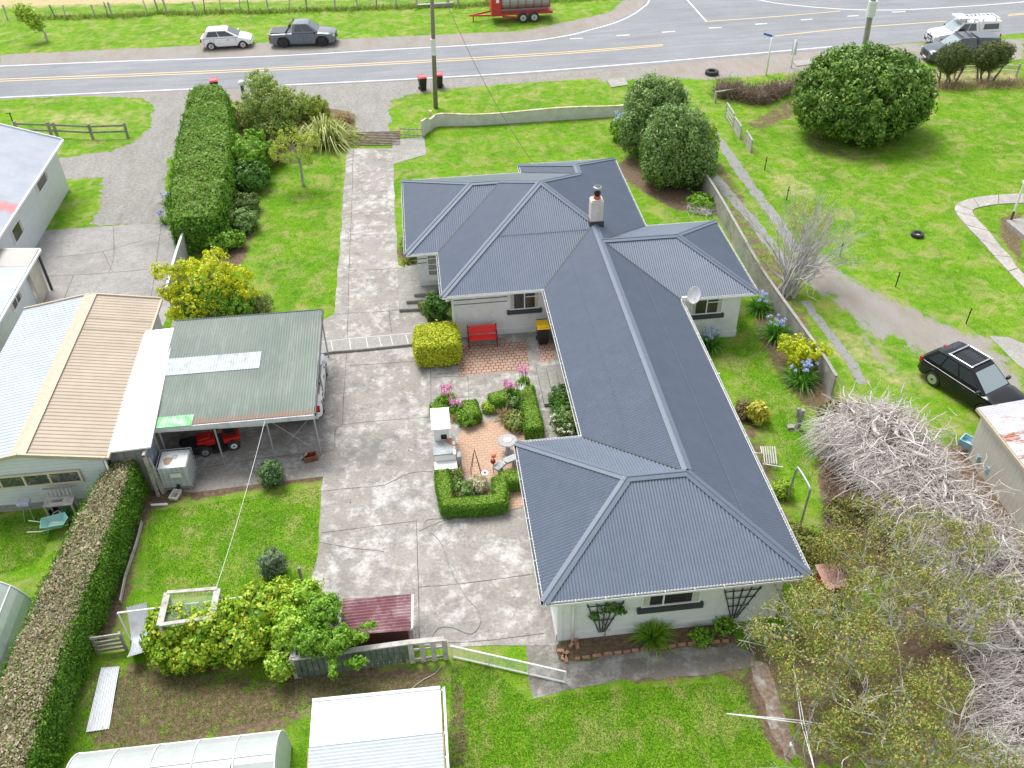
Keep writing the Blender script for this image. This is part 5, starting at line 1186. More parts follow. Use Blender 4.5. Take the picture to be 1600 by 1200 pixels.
# ---- dead branch pile
def pile():
    t = thing('dead_branch_pile', 'huge pile of bleached dead branches and logs between house and rusty shed', 'branch pile', tuple(G(1430, 740))); off = off_of(t)
    ridge = smooth_line([G(1335, 640, 1.3), G(1370, 650, 1.9), G(1420, 700, 2.0), G(1470, 780, 1.9), G(1545, 850, 1.6), G(1610, 940, 1.3), G(1650, 1080, 1.1), G(1670, 1220, 1.0)], 12)
    R = np.array([tuple(p) for p in ridge]); K = len(R)
    T = norm(np.gradient(R, axis=0)*[1, 1, 0]); Nn = np.stack([-T[:, 1], T[:, 0], T[:, 2]*0], 1)   # right-hand/left side
    def combed(n, side, L0, L1, r):
        k = RNG.integers(0, K, n); s = side; P0 = R[k]+Nn[k]*s*RNG.uniform(.1, 1.1, (n, 1))+RNG.normal(0, .15, (n, 3))
        P0[:, 2] = R[k][:, 2]*RNG.uniform(.45, 1.0, n); d = norm(Nn[k]*s*1.0+T[k]*RNG.normal(.1, .35, (n, 1))+np.array([0, 0, -.25])+RNG.normal(0, .12, (n, 3))); L = RNG.uniform(L0, L1, (n, 1))
        pts = [P0]; 
        for j in range(4):
            d = norm(d+np.array([0, 0, -.10])+RNG.normal(0, .09, (n, 3))); pts.append(pts[-1]+d*L/4)
        P = np.stack(pts, 1); P[:, :, 2] = np.maximum(P[:, :, 2], .04); rr = np.linspace(1, .35, 5)[None]*r*RNG.uniform(.5, 1.4, (n, 1)); return tubes_np(P, rr)
    V, F = merge(combed(5200, -1, .6, 1.6, .009), combed(1500, 1, .6, 1.5, .010)); rawmesh('combed_twigs', V, F, m_deadt, t, off)
    n = 6500; k = RNG.integers(0, K, n); P0 = R[k]+Nn[k]*RNG.normal(0, .75, (n, 1))+RNG.normal(0, .2, (n, 3)); P0[:, 2] = R[k][:, 2]*RNG.uniform(.25, 1.05, n)
    pts = [P0]; d = norm(RNG.normal(0, 1, (n, 3))*[1, 1, .35]); L = RNG.uniform(.4, 1.5, (n, 1))
    for j in range(4): d = norm(d+RNG.normal(0, .28, (n, 3))); pts.append(pts[-1]+d*L/4)
    P = np.stack(pts, 1); P[:, :, 2] = np.maximum(P[:, :, 2], .05); V, F = tubes_np(P, np.linspace(1, .4, 5)[None]*RNG.uniform(.006, .022, (n, 1)), 4); rawmesh('tangled_branches', V, F, m_deadw, t, off)
    n = 330; k = RNG.integers(0, int(K*.7), n); P0 = R[k]+Nn[k]*RNG.normal(0, .7, (n, 1)); P0[:, 2] = R[k][:, 2]*RNG.uniform(.75, 1.15, n)
    pts = [P0]; d = norm(RNG.normal(0, 1, (n, 3))*[1, 1, .22]); L = RNG.uniform(.6, 2.0, (n, 1))
    for j in range(6): d = norm(d+RNG.normal(0, .24, (n, 3))*[1, 1, .5]); pts.append(pts[-1]+d*L/6)
    P = np.stack(pts, 1); P[:, :, 2] = np.clip(P[:, :, 2], .05, 2.5); V, F = tubes_np(P, np.linspace(1, .35, 7)[None]*RNG.uniform(.014, .042, (n, 1)), 6); rawmesh('gnarled_limbs', V, F, m_deadw, t, off, True)
    n = 90; k = RNG.integers(0, int(K*.8), n)
    for i in range(60):
        kk = int(k[i]); c = R[kk]+Nn[kk]*random.gauss(0, .6); c[2] = R[kk][2]*random.uniform(.55, 1.1)+.05; d = norm(np.array([[random.gauss(0, 1), random.gauss(0, 1), random.gauss(0, .25)]]))[0]; l = random.uniform(.5, 1.7); r = random.uniform(.04, .10)
        m = MB(); a = c-d*l/2; b = c+d*l/2; mid = c+RNG.normal(0, .12*l, 3)*[1, 1, .5]; q1 = a*.45+mid*.55; q2 = b*.45+mid*.55
        a[2] = max(a[2], .1); b[2] = max(b[2], .1); m.tube([tuple(a), tuple(q1), tuple(q2), tuple(b)], r, 7, r*.6); m.build('log', m_deadw, t, smooth=False)
    V, F = crown([(R[i][0], R[i][1], .5, 1.2, 1.2, .55) for i in range(0, K, 6)], 260, 22, .3, .16, .4, .03); rawmesh('brown_litter', V, F, leafmat('dark_litter', [(.07, .05, .04), (.14, .10, .075), (.10, .07, .05)], .9), t, off)
    return t
pile()
# brown thatch heap left of pile
p = G(1300, 770); t = thing('brush_heap', 'low heap of brown brush and prunings left of the bleached pile', 'brush heap', tuple(p)); n = 2600
P = np.array([tuple(G(1285+random.uniform(0, 90)-(35 if i % 2 else 0)*0+0, 690+random.uniform(0, 220))) for i in range(n)]); P[:, 2] = RNG.uniform(.02, .35, n)
D = norm(RNG.normal(0, 1, (n, 3))*[1, 1, .35])*RNG.uniform(.15, .55, (n, 1)); V, F = tubes_np(np.stack([P-D/2, P+RNG.normal(0, .03, (n, 3)), P+D/2], 1), np.full((n, 3), .009)); V[:, 2] = np.maximum(V[:, 2], .01)
rawmesh('brush', V, F, paint('brush_brown', (.25, .17, .125), .9, 0, .4, 2, (.42, .34, .28), 1.2, (.5, .62)), t, off_of(t))

# ---- sparse trees at the lower right
def sparse(label, base, els, nl, nb_, seed, per=26, lean=(0, 0)):
    t = thing('sparse_tree', label, 'tree', (base.x, base.y, 0), 0, 'sparse grey-branched trees, lower right'); off = off_of(t)
    V, F = crown(els, int(nl*1.6), int(per*2.1), .27, .034, .10, .3, .8, 2.2, 1.0, .35); rawmesh('crown', V, F, L_autumn, t, off); o = []
    for i in range(nb_):
        e = els[i % len(els)]; d = np.array([e[0]-base.x, e[1]-base.y, e[2]+.6])+RNG.normal(0, .5, 3)*[e[3]*.5, e[4]*.5, .3]
        branches((base.x+random.uniform(-.2, .2), base.y+random.uniform(-.2, .2), 0), d, np.linalg.norm(d)*.76, .075, 4, 3, .75, 5, .16, .03, o, .55, .0065)
    branch_mesh('trunk', o, paint('lichen_bark', (.50, .48, .45), .9, 0, .3, 3, (.22, .20, .16), 1.5, (.5, .65)), t, 4, off); return t
sparse('sparse olive-leaved tree nearest the house corner, with pale grey limbs', G(1330, 1050), [E_(1225, 985, 2.6, 1.0, 1.0, .6), E_(1290, 960, 3.0, 1.2, 1.1, .7), E_(1340, 1010, 3.2, 1.2, 1.1, .7), E_(1270, 1050, 2.8, 1.1, 1.0, .6), E_(1360, 930, 2.9, .9, .8, .6), E_(1310, 860, 1.8, .8, .8, .5)], 420, 7, 1)
sparse('sparse olive-leaved tree in the middle of the lower right thicket', G(1500, 1010), [E_(1400, 860, 2.6, 1.2, 1.2, .6), E_(1460, 900, 3.0, 1.3, 1.2, .7), E_(1500, 960, 3.0, 1.0, 1.0, .6), E_(1330, 850, 2.2, .8, .9, .5), E_(1420, 960, 2.6, 1.0, .9, .6), E_(1520, 850, 2.2, .9, .9, .5), E_(1560, 930, 2.6, .9, .9, .5), E_(1390, 800, 1.8, .9, .7, .4), E_(1460, 820, 2.0, .9, .7, .4)], 360, 7, 2)
sparse('sparse olive-leaved tree at the very bottom right with bare white twigs', G(1450, 1200), [E_(1350, 1140, 2.6, 1.0, .9, .6), E_(1420, 1110, 3.0, 1.0, .9, .6), E_(1470, 1070, 3.0, .8, .8, .5), E_(1440, 1170, 3.2, .9, .8, .6), E_(1300, 1150, 2.0, .8, .8, .4), E_(1540, 1180, 2.4, .9, .6, .4)], 320, 8, 3)
V, F = crown([E_(1265, 850, .3, .7, .9, .25), E_(1290, 920, .4, .8, .8, .3), E_(1310, 800, .3, .5, .6, .2), E_(1350, 790, .5, .7, .6, .3), E_(1240, 830, .25, .4, .5, .2)], 240, 30, .2, .045, .3, .02)
ob = rawmesh('undergrowth', V, F, leafmat('undergrowth_leaf', [(.10, .16, .03), (.20, .22, .05), (.28, .20, .08), (.14, .24, .03)], .6), None, tuple(G(1290, 880))); props(ob, 'mixed low weeds between long roof and dead branches', 'weeds', kind='stuff')
# ================================================================ FENCES, WALLS, STREET FURNITURE
m_wood = paint('weathered_grey_timber', (.30, .275, .24), .9, 0, .25, 6, (.17, .155, .13), 3, (.5, .65))
m_wood2 = paint('silvery_timber', (.46, .44, .40), .9, 0, .22, 8, (.27, .25, .22), 4, (.5, .65))
m_dgreen = paint('dark_green_paling', (.09, .12, .10), .8, 0, .3, 5, (.20, .21, .18), 3, (.5, .65))
m_blk = paint('black_plastic', (.015, .015, .016), .45)
m_rub = paint('tyre_rubber', (.03, .03, .032), .8, 0, .3, 10, (.09, .085, .08), 4, (.5, .7))
m_red = paint('red_paint', (.78, .03, .03), .4, 0, .08)
m_steelpost = paint('dark_steel_stake', (.03, .03, .032), .6)
def rustwall():
    t = NT('rusty_lichen_concrete'); sep = t.n.new('ShaderNodeSeparateXYZ'); t.l.new(t.pos(), sep.inputs[0])
    o = t.ramp(t.noise(2, 6, .7), [(.3, (.50, .50, .47)), (.7, (.68, .67, .63))])
    z = t.math('MULTIPLY', sep.outputs['Z'], 1.0); n = t.noise(2.2, 6, .8, t.mapping((1.5, 1.5, .25)))
    f = t.step(t.math('ADD', z, t.math('MULTIPLY', n, 1.0)), 1.12, 1.45)
    o = t.mix(f, o, (.50, .33, .12)); t.col(o).rough(.9); return t.m
def wallrun(name, label, cat, line, h, th, mat, cap=None, panels=None, group=None, hf=None):
    L = [Vector(p) for p in line]; t = thing(name, label, cat, tuple(L[0][:2])+(0,), 0, group); m = MB(); c = MB()
    S = smooth_line([(p.x, p.y, 0) for p in L], 4) if len(L) > 2 else L
    a, b = strip_pts(S, th)
    for i in range(len(S)-1):
        h0 = h if hf is None else hf(i/(len(S)-1)); h1 = h if hf is None else hf((i+1)/(len(S)-1))
        i0 = len(m.v); m.v += [(a[i].x, a[i].y, 0), (a[i+1].x, a[i+1].y, 0), (b[i+1].x, b[i+1].y, 0), (b[i].x, b[i].y, 0), (a[i].x, a[i].y, h0), (a[i+1].x, a[i+1].y, h1), (b[i+1].x, b[i+1].y, h1), (b[i].x, b[i].y, h0)]
        for q in ((0, 1, 5, 4), (2, 3, 7, 6), (4, 5, 6, 7), (0, 4, 7, 3), (1, 2, 6, 5)): m.f.append(tuple(i0+k for k in q))
        if cap: c.bar((S[i].x, S[i].y, h0+.02), (S[i+1].x, S[i+1].y, h1+.02), th*1.5, .04)
    m.build('wall_panel', mat, t)
    if cap: c.build('coping', cap, t)
    return t
# front wall
fw = [G(1016, 182), G(1000, 180), G(960, 182), G(900, 186), G(820, 191), G(740, 196), G(690, 197), G(676, 201), G(660, 214)]
t = wallrun('front_wall', 'curved pale concrete front wall with orange lichen along its top', 'wall', fw, .75, .10, rustwall(), paint('lichen_top', (.52, .40, .20), .95, 0, .3, 5, (.66, .64, .58), 2, (.45, .6)), hf=lambda s: .78+.06*math.sin(s*19)+(.25 if s > .93 else 0))
for px in ((674, 197), (1003, 181)):
    p = G(*px); m = MB(); m.box((p.x-.09, p.y-.09, 0), (p.x+.09, p.y+.09, 1.05)); m.build('pillar', MATS['lichen_top'], t)
# little gate
p0, p1 = G(626, 214), G(660, 215); t = thing('timber_gate', 'low whitish timber gate at the end of the curved front wall', 'gate', tuple(p0)); m = MB()
for i in range(6):
    u = p0.lerp(p1, i/5); b_ = MB(); b_.bar(u, u+Vector((0, 0, .72)), .08, .03, (1, 0, 0)); b_.build('slat', m_wood2, t)
b_ = MB(); b_.bar(p0+Vector((0, .03, .55)), p1+Vector((0, .03, .55)), .03, .08); b_.build('rail', m_wood2, t)
b_ = MB(); b_.bar(p0+Vector((0, .03, .15)), p1+Vector((0, .03, .15)), .03, .08); b_.build('rail', m_wood2, t)
# cattle stop across drive
t = thing('cattle_stop', 'cattle stop of worn pinkish timber bars across the driveway mouth', 'cattle stop', tuple(G(590, 215))); 
for i in range(9):
    a = G(556, 207+i*2.5, .03); b = G(625, 205.5+i*2.5, .03); m = MB(); m.tube([a, b], .045, 6); m.build('bar', paint('rusty_pink_bar', (.36, .27, .25), .8, 0, .3, 6, (.20, .14, .12), 3, (.45, .6)), t)
# right boundary wall
rw_ = [G(1083, 277), G(1113, 322), G(1148, 385), G(1184, 450), G(1224, 510), G(1276, 585), G(1298, 622)]
t = wallrun('boundary_wall', 'long straight grey concrete panel wall along the shared track', 'wall', rw_, 1.15, .09, paint('streaked_grey_concrete', (.34, .32, .29), .9, 0, .2, 3, (.20, .19, .17), 1.4, (.48, .68)), m_conc2)
# left yard fence beside golden tree
t = wallrun('yard_fence', 'pale boarded fence between clipped hedge end and garage', 'fence', [G(296, 392), G(284, 430), G(270, 486)], 1.25, .07, paint('chalk_grey_board', (.46, .46, .44), .85, 0, .12, 5, (.28, .28, .26), 2, (.5, .68)), m_white)
# rail fence at neighbour
f = C1(0, 0); pts = [f(305, 800), f(545, 812), f(750, 805)]; t = thing('post_and_rail_fence', 'dark weathered post and two-rail fence on the left verge', 'fence', tuple(G(145, 215)))
P = [G(30, 212), G(90, 214)]+[G(*q) for q in pts]
for q in P:
    m = MB(); m.bar(q, q+Vector((0, 0, 1.0)), .16, .14, (1, 0, 0)); m.build('post', m_wood, t)
for z in (.45, .85):
    for i in range(len(P)-1): m = MB(); m.bar(P[i]+Vector((0, -.06, z)), P[i+1]+Vector((0, -.06, z)), .04, .13); m.build('rail', m_wood, t)
p = G(22, 196); t = thing('marker_stake', 'thin black stake standing behind the left rail fence', 'stake', tuple(p)); m = MB(); m.tube([p, p+Vector((0, 0, .9))], .04, 6); m.build('stake', m_blk, t); m = MB(); m.bar(p+Vector((-.25, 0, .85)), p+Vector((.1, 0, .88)), .04, .04); m.build('crosspiece', m_blk, t)
# far paddock fence
t = thing('paddock_fence', 'long wire paddock fence with uneven pale and dark posts across the road', 'fence', tuple(G(300, 22)))
f = C1(0, 0); base = [(-80, 38), (12, 31), (28, 32), (87, 29), (103, 29), (150, 27.5), (170, 27), (176, 27), (232, 24.5), (248, 21), (262, 22), (308, 23), (320, 21), (345, 21), (375, 20), (390, 21), (420, 20), (452, 18), (480, 17.5), (523, 16), (560, 15), (588, 14), (620, 13), (652, 12), (700, 10), (716, 11), (760, 8)]
tops = []
for i, q in enumerate(base):
    p = G(*q); h = 1.15+random.uniform(-.1, .25); lean = random.uniform(-.2, .2); m = MB(); m.tube([p, p+Vector((lean, 0, h))], random.choice((.05, .07, .09)), 6); m.build('post', m_wood2 if i % 3 else m_wood, t); tops.append(p)
for z in (.3, .6, .9, 1.1):
    m = MB(); m.tube([p+Vector((0, 0, z)) for p in tops], .008, 3, cap=False); m.build('wire', m_galv, t)
n = 5200; xx = RNG.uniform(-34, 20, n); yb2 = np.interp(xx, [tops[0].x]+[p.x for p in tops[1:]], [p.y for p in tops]); V, F = blades(np.stack([xx, yb2+RNG.normal(.1, .3, n), xx*0+.01], 1), RNG.normal(0, .4, (n, 3))+[0, 0, 1], .45, .035, .3)
ob = rawmesh('fence_line_grass', V, F, leafmat('long_grass', [(.10, .2, .02), (.20, .30, .04), (.34, .33, .10)], .7), None, (0, 85, 0)); props(ob, 'long grass growing under the far paddock fence', 'grass', kind='stuff')
p = G(680, 11); t = thing('trough', 'small pale trough with pipe by the far fence behind the pole', 'trough', tuple(p)); m = MB(); m.box((p.x-.2, p.y-.3, 0), (p.x+1.6, p.y+.2, .35)); m.build('basin', m_conc2, t, bevel=.03); m = MB(); m.tube([(p.x-1.6, p.y, .25), (p.x-.2, p.y, .25)], .09, 6); m.build('pipe', m_galv, t)
# right wire fences: dark stakes
f8 = C1(1180, 300); f4 = C1(1180, 0); st = [f4(55, 995), f4(183, 1172), f8(495, 378), f8(822, 556), f8(1235, 772)]
lab = ['dark steel fence stake nearest the grey broken gate panels', 'dark steel fence stake above the bare wispy tree', 'dark steel fence stake right of the bare wispy tree', 'dark steel fence stake on the grass edge below the lying tyre', 'dark steel fence stake nearest the black parked car']
for q, lb in zip(st, lab):
    p = G(*q); t = thing('fence_stake', lb, 'stake', tuple(p), 0, 'dark steel fence stakes beside the track'); m = MB(); m.tube([p, p+Vector((.02, 0, .85))], .03, 5); m.build('stake', m_steelpost, t)
    m = MB(); m.box((p.x-.04, p.y-.02, .6), (p.x+.05, p.y+.02, .64)); m.build('clip', m_steelpost, t)
ft = thing('fence_wire', 'thin slack wire strung low between the dark steel stakes', 'wire', tuple(G(*st[0]))); m = MB(); S_ = [G(*q)+Vector((0, 0, .4)) for q in st]; m.tube(S_, .006, 3); m.build('wire', m_galv, ft)
# broken gate panels
fz = lambda x, y: (960+x*.1875, 130+y*.1875)
def gatepanel(label, b0, b1, h, open_=False, grp='broken timber gate panels beside the track'):
    p0, p1 = G(*b0), G(*b1); t = thing('broken_gate', label, 'gate', tuple(p0), 0, grp); d = (p1-p0)
    for k in (0, .98): q = p0+d*k; m = MB(); m.bar(q, q+Vector((0, 0, h)), .07, .07, (1, 0, 0)); m.build('post', m_wood2, t)
    m = MB(); m.bar(p0+Vector((0, 0, h)), p1+Vector((0, 0, h)), .07, .10); m.build('top_rail', m_wood2, t)
    for k in range(4 if open_ else 6):
        z = h*(k+.5)/(4 if open_ else 6); m = MB(); m.bar(p0+Vector((0, 0, z)), p1+Vector((0, 0, z)), .03, h/(9 if open_ else 6.4)); m.build('board', m_wood2, t)
gatepanel('broken grey timber gate panel with gaps, farthest of three', fz(925, 280), fz(985, 378), .95, True)
gatepanel('solid pale timber gate panel, middle of three', fz(988, 385), fz(1045, 470), .85)
gatepanel('short dark-edged timber gate panel standing apart, nearest of three', fz(1088, 500), fz(1135, 580), .8)
# white wire fences on verge
def railfence(name, label, px, h, mat, rails=(.9, .5), pw=.12):
    P = [G(*q) for q in px]; t = thing(name, label, 'fence', tuple(P[0]))
    for q in P: m = MB(); m.bar(q, q+Vector((0, 0, h)), pw, pw, (1, 0, 0)); m.build('post', m_wood2, t)
    for z in rails:
        for i in range(len(P)-1): m = MB(); m.bar(P[i]+Vector((0, 0, z*h)), P[i+1]+Vector((0, 0, z*h)), .035, .05); m.build('rail', mat, t)
railfence('low_rail_fence', 'low white-railed fence behind the brown bramble hedge', [(1117, 160), (1157, 153), (1197, 149), (1230, 146)], .8, m_white, (.92,))
railfence('verge_fence', 'white rail fence with thick timber end post right of the trimmed cypresses', [(1430, 128), (1490, 123), (1545, 119), (1587, 121)], 1.0, m_white, (.85, .5))
# street signs
def post_sign(label, px, h, plate):
    p = G(*px); t = thing('street_sign', label, 'sign', tuple(p)); m = MB(); m.tube([p, p+Vector((0, 0, h))], .06, 8); m.build('pole', m_white, t, smooth=True)
    m = MB()
    if plate == 'blade':
        d = Vector((-.55, .85, 0)).normalized(); m.bar(p+d*.0+Vector((0, 0, h+.08)), p+d*.75+Vector((0, 0, h+.08)), .03, .16); m.build('sign_plate', paint('blue_sign', (.06, .14, .42), .4, 0, .05), t)
    else:
        m.bar(p+Vector((.06, .1, h*.45)), p+Vector((.1, .25, h*.9)), .35, .02); m.build('sign_plate', paint('pale_sign_back', (.55, .6, .58), .5), t)
post_sign('tall white sign post with a narrow blue street name blade', (1197, 118), 2.75, 'blade'); post_sign('shorter white sign post with a pale plate seen from behind', (1236, 106), 2.05, 'side')
# power poles
def powerpole(label, px, r, lean=(0, 0), white=True):
    p = G(*px); t = thing('power_pole', label, 'power pole', tuple(p), 0, 'roadside power poles'); L = Vector((lean[0], lean[1], 0)); top = 9.5
    if white != 'conc':
        m = MB(); m.tube([p, p+Vector((0, 0, top))+L], r, 10, r*.72); m.build('pole', paint('brown_grey_pole', (.22, .19, .15), .9, 0, .2, 8), t, smooth=True)
    else:
        for s in (-1, 1): m = MB(); m.tube([p+Vector((s*.12, 0, 0)), p+Vector((s*.08, 0, top))+L], r*.6, 8, r*.5); m.build('pole', m_conc2, t)
        m = MB(); m.bar(p, p+Vector((0, 0, top))+L, .1, .14); m.build('web', m_conc2, t)
    z = 3.6; q = p+Vector((0, 0, z))+L*(z/top); m = MB(); m.tube([q, q+Vector((0, 0, 1.05))], r*1.06+(.12 if white == 'conc' else 0), 12); m.build('white_band', paint('reflective_band', (.70, .70, .70), .6), t)
    m = MB(); m.bar(p+L+Vector((-1.2, 0, top-.3)), p+L+Vector((1.2, 0, top-.3)), .1, .12); m.build('crossarm', m_wood, t); return p+L+Vector((0, 0, top-.3))
a1 = powerpole('dark timber power pole standing beside the two red-lidded bins', (681, 169), .16, (.35, .5)); a2 = powerpole('pale concrete power pole behind the giant domed tree', (1345, 104), .19, (-.2, .3), 'conc')
def cable(label, p, q, sag, r=.012, mat=None, loc=None):
    p, q = Vector(p), Vector(q); t = thing('overhead_cable', label, 'cable', tuple(p)); m = MB(); m.tube([p.lerp(q, i/24)-Vector((0, 0, sag*4*(i/24)*(1-i/24))) for i in range(25)], r, 4); m.build('cable', mat or m_blk, t)
cable('thin dark service cable from the timber pole down to the far roof', a1, (5.9, 45.9, 2.9), .9, .014)
cable('pale line from the carport beam down to the wooden bird-net frame', (-6.75, 26.95, 2.1), G(338, 918, 1.6), .15, .008, m_white)
# footings, pits
p = G(966, 129); m = MB(); m.prism([(G(x, y, .06).x, G(x, y, .06).y) for x, y in ((947, 123), (975, 121), (982, 132), (955, 136))], 0, .06); ob = m.build('drain_cover', m_conc2, None, loc=tuple(p)); props(ob, 'pale concrete drain cover on the grass near the road edge', 'drain cover')
p = G(1262, 98); m = MB(); m.prism([(G(x, y, .06).x, G(x, y, .06).y) for x, y in ((1238, 95), (1275, 92), (1284, 98), (1245, 103))], 0, .06); ob = m.build('drain_cover', m_conc2, None, loc=tuple(p)); props(ob, 'flat concrete cover between sign posts and the giant tree', 'drain cover')
# tyres
def tyre(label, px, r, w, inner=False):
    p = G(*px); t = thing('tyre', label, 'tyre', tuple(p)); m = MB(); R = r
    prof = [(R*.62, .0), (R*.9, 0), (R, w*.15), (R, w*.85), (R*.9, w), (R*.62, w), (R*.56, w*.8), (R*.56, w*.2), (R*.62, .0)]; seg = 28; i0 = 0
    for r_, z in prof:
        for j in range(seg): a = 2*PI*j/seg; m.v.append((p.x+math.cos(a)*r_, p.y+math.sin(a)*r_, z+.003))
    for k in range(len(prof)-1):
        for j in range(seg): a = k*seg+j; b = k*seg+(j+1) % seg; m.f.append((a, b, b+seg, a+seg))
    m.build('carcass', m_rub, t, smooth=True)
    if inner: m = MB(); m.lathe((p.x, p.y, .03), [(R*.55, 0), (R*.5, .03)], 20); m.build('water', m_white, t)
tyre('lone tyre lying flat on the open lawn with pale centre', (1433, 369), .33, .2, True); tyre('tyre lying on the verge beside the road entrance', (1112, 116), .5, .28)
# bins
def bin_(label, px, lid, rot, name='wheelie_bin', grp='red-lidded bins at the roadside', s=1.0):
    p = G(*px); t = thing(name, label, 'bin', tuple(p), rot, grp); m = MB()
    b0, b1 = (.21, .23), (.28, .34); i = [(-b0[0], -b0[1], .06), (b0[0], -b0[1], .06), (b0[0], b0[1], .06), (-b0[0], b0[1], .06), (-b1[0], -b1[1], .96), (b1[0], -b1[1], .96), (b1[0], b1[1], .96), (-b1[0], b1[1], .96)]
    m.v = i; m.f = [(0, 3, 2, 1), (4, 5, 6, 7), (0, 1, 5, 4), (1, 2, 6, 5), (2, 3, 7, 6), (3, 0, 4, 7)]; m.build('body', m_blk, t, local=True, bevel=.03)
    m = MB(); m.box((-.30, -.37, .96), (.30, .36, 1.0)); m.box((-.25, -.30, 1.0), (.25, .28, 1.05)); m.build('lid', lid, t, local=True, bevel=.015)
    m = MB(); m.tube([(-.25, .41, 1.0), (.25, .41, 1.0)], .02, 6); m.build('handle', m_blk, t, local=True)
    for sx in (-1, 1): m = MB(); m.lathe((sx*.24, .25, .1), [(.1, -.03), (.1, .03)], 14, 'x'); m.build('wheel', m_rub, t, local=True)
m_rlid = paint('red_bin_lid', (.66, .10, .12), .5, 0, .06); m_ylid = paint('yellow_bin_lid', (.80, .50, .01), .45, 0, .05)
bin_('black wheelie bin with red lid left of the timber power pole', (661, 141), m_rlid, .2); bin_('black wheelie bin with red lid right of the timber power pole', (687, 137), m_rlid, -.1); bin_('black wheelie bin with red lid at the road end of the clipped hedge', (338, 146), m_rlid, .1)
bin_('black wheelie bin with bright yellow lid by the house wall', (848, 535), m_ylid, 0, grp=None)
# letterbox cluster/helmet like items
p = G(395, 152); t = thing('letterbox', 'blue and white letterbox on dark post by the roadside bushes', 'letterbox', tuple(p)); m = MB(); m.tube([p, p+Vector((0, 0, .9))], .05, 6); m.build('post', m_wood, t)
m = MB(); m.box((p.x-.1, p.y-.2, .9), (p.x+.4, p.y+.2, 1.2)); m.build('box', paint('letterbox_blue', (.10, .22, .60), .5), t, bevel=.03); m = MB(); m.box((p.x-.02, p.y-.22, 1.2), (p.x+.55, p.y+.22, 1.26)); m.build('lid', m_white, t)
p2 = p+Vector((-.6, 0, 0)); t = thing('round_letterbox', 'white round-topped letterbox left of the blue one', 'letterbox', tuple(p2)); m = MB(); m.tube([p2, p2+Vector((0, 0, .95))], .12, 8); m.build('post', m_dgreen, t); m = MB(); m.lathe(p2+Vector((0, 0, .95)), [(.2, 0), (.24, .12), (.18, .26), (.05, .33)], 16); m.build('top', m_white, t, smooth=True)

# ================================================================ YARD OBJECTS
# red bench
p = G(755, 541); t = thing('garden_bench', 'bright red slatted garden bench against the house wall', 'bench', tuple(p)); w_ = .64
def Lb(x, y, z): return (p.x+x, p.y+y, z)
for i in range(4): m = MB(); m.box(Lb(-w_, -.12+i*.11, .42), Lb(w_, -.015+i*.11, .45)); m.build('seat_slat', m_red, t, bevel=.006)
for i in range(3): m = MB(); m.bar(Lb(-w_, .34+i*.03, .56+i*.13), Lb(w_, .34+i*.03, .56+i*.13), .025, .125, (0, .3, 1)); m.build('back_slat', m_red, t, bevel=.005)
for sx in (-1, 1):
    x = sx*w_; m = MB(); m.bar(Lb(x, -.1, 0), Lb(x, -.1, .60), .05, .05, (1, 0, 0)); m.bar(Lb(x, .32, 0), Lb(x, .42, .92), .05, .05, (1, 0, 0)); m.bar(Lb(x, -.12, .60), Lb(x, .36, .62), .05, .04); m.build('end_frame', paint('dark_red_iron', (.16, .02, .02), .5), t)
# outdoor fireplace
fo = lambda x, y: (640+x*.2166667, 560+y*.2166667)
t = thing('outdoor_fireplace', 'white painted outdoor fireplace with chimney slab and bench top on the patio edge', 'fireplace', tuple(G(693, 730)))
m_wf = paint('white_masonry_paint', (.78, .78, .76), .7, 0, .05, 4, (.6, .6, .58), 2, (.55, .75)); m_gf = paint('grey_stained_top', (.36, .38, .38), .7, 0, .15, 5, (.22, .22, .22), 3, (.5, .65))
zt = 1.55; a = G(*fo(148, 362), zt); b = G(*fo(295, 505), zt)
x0_, x1_, y0_, y1_ = a.x, b.x, b.y, a.y
m = MB(); m.box((x0_, y0_, zt-.07), (x1_, y1_, zt)); m.build('chimney_cap', m_wf, t)
m = MB(); m.box((x0_+.07, y0_+.06, 0), (x1_-.07, y1_-.06, zt-.10)); m.build('chimney', m_wf, t)
zb_ = .95; c = G(*fo(168, 510), zb_); d = G(*fo(336, 680), zb_)
m = MB(); m.box((x0_+.03, d.y, 0), (d.x-.02, y0_-.002, zb_-.06)); m.build('firebox', m_wf, t)
m = MB(); m.box((x0_+.0, d.y-.02, zb_-.06), (d.x-.12, y0_-.004, zb_)); m.build('hearth_top', m_gf, t)
m = MB(); m.box((x0_+.33, y0_+.045, .99), (x0_+.55, y0_+.062, 1.22)); m.build('flue_opening', m_blk, t)
m = MB(); m.box((x0_+.0, d.y-.45, .50), (d.x-.0, d.y-.024, .58)); m.build('bench_slab', m_wf, t); m = MB(); m.box((x0_+.05, d.y-.4, 0), (d.x-.05, d.y-.05, .5)); m.build('bench_base', m_wf, t)
m = MB(); m.box((x1_+.02, y0_-.2, .30), (x1_+.18, y1_-.3, .36)); m.box((x1_+.04, y0_-.18, 0), (x1_+.16, y1_-.32, .3)); m.build('side_ledge', m_gf, t)
# copper cowl / orange ornament
p = G(*fo(285, 600), 1.0); t = thing('rusty_pan', 'rusty orange long-handled pan lying on the fireplace top', 'pan', (p.x, p.y, zb_)); m = MB(); m.lathe((p.x, p.y+.12, zb_+.01), [(.09, 0), (.12, .04)], 14); m.build('dish', paint('rust_orange', (.45, .17, .07), .8, 0, .2), t)
m = MB(); m.tube([(p.x+.03, p.y+.0, zb_+.05), (p.x+.12, p.y-.2, zb_+.05), (p.x+.22, p.y-.28, zb_+.06)], .03, 6); m.build('handle', MATS['rust_orange'], t)
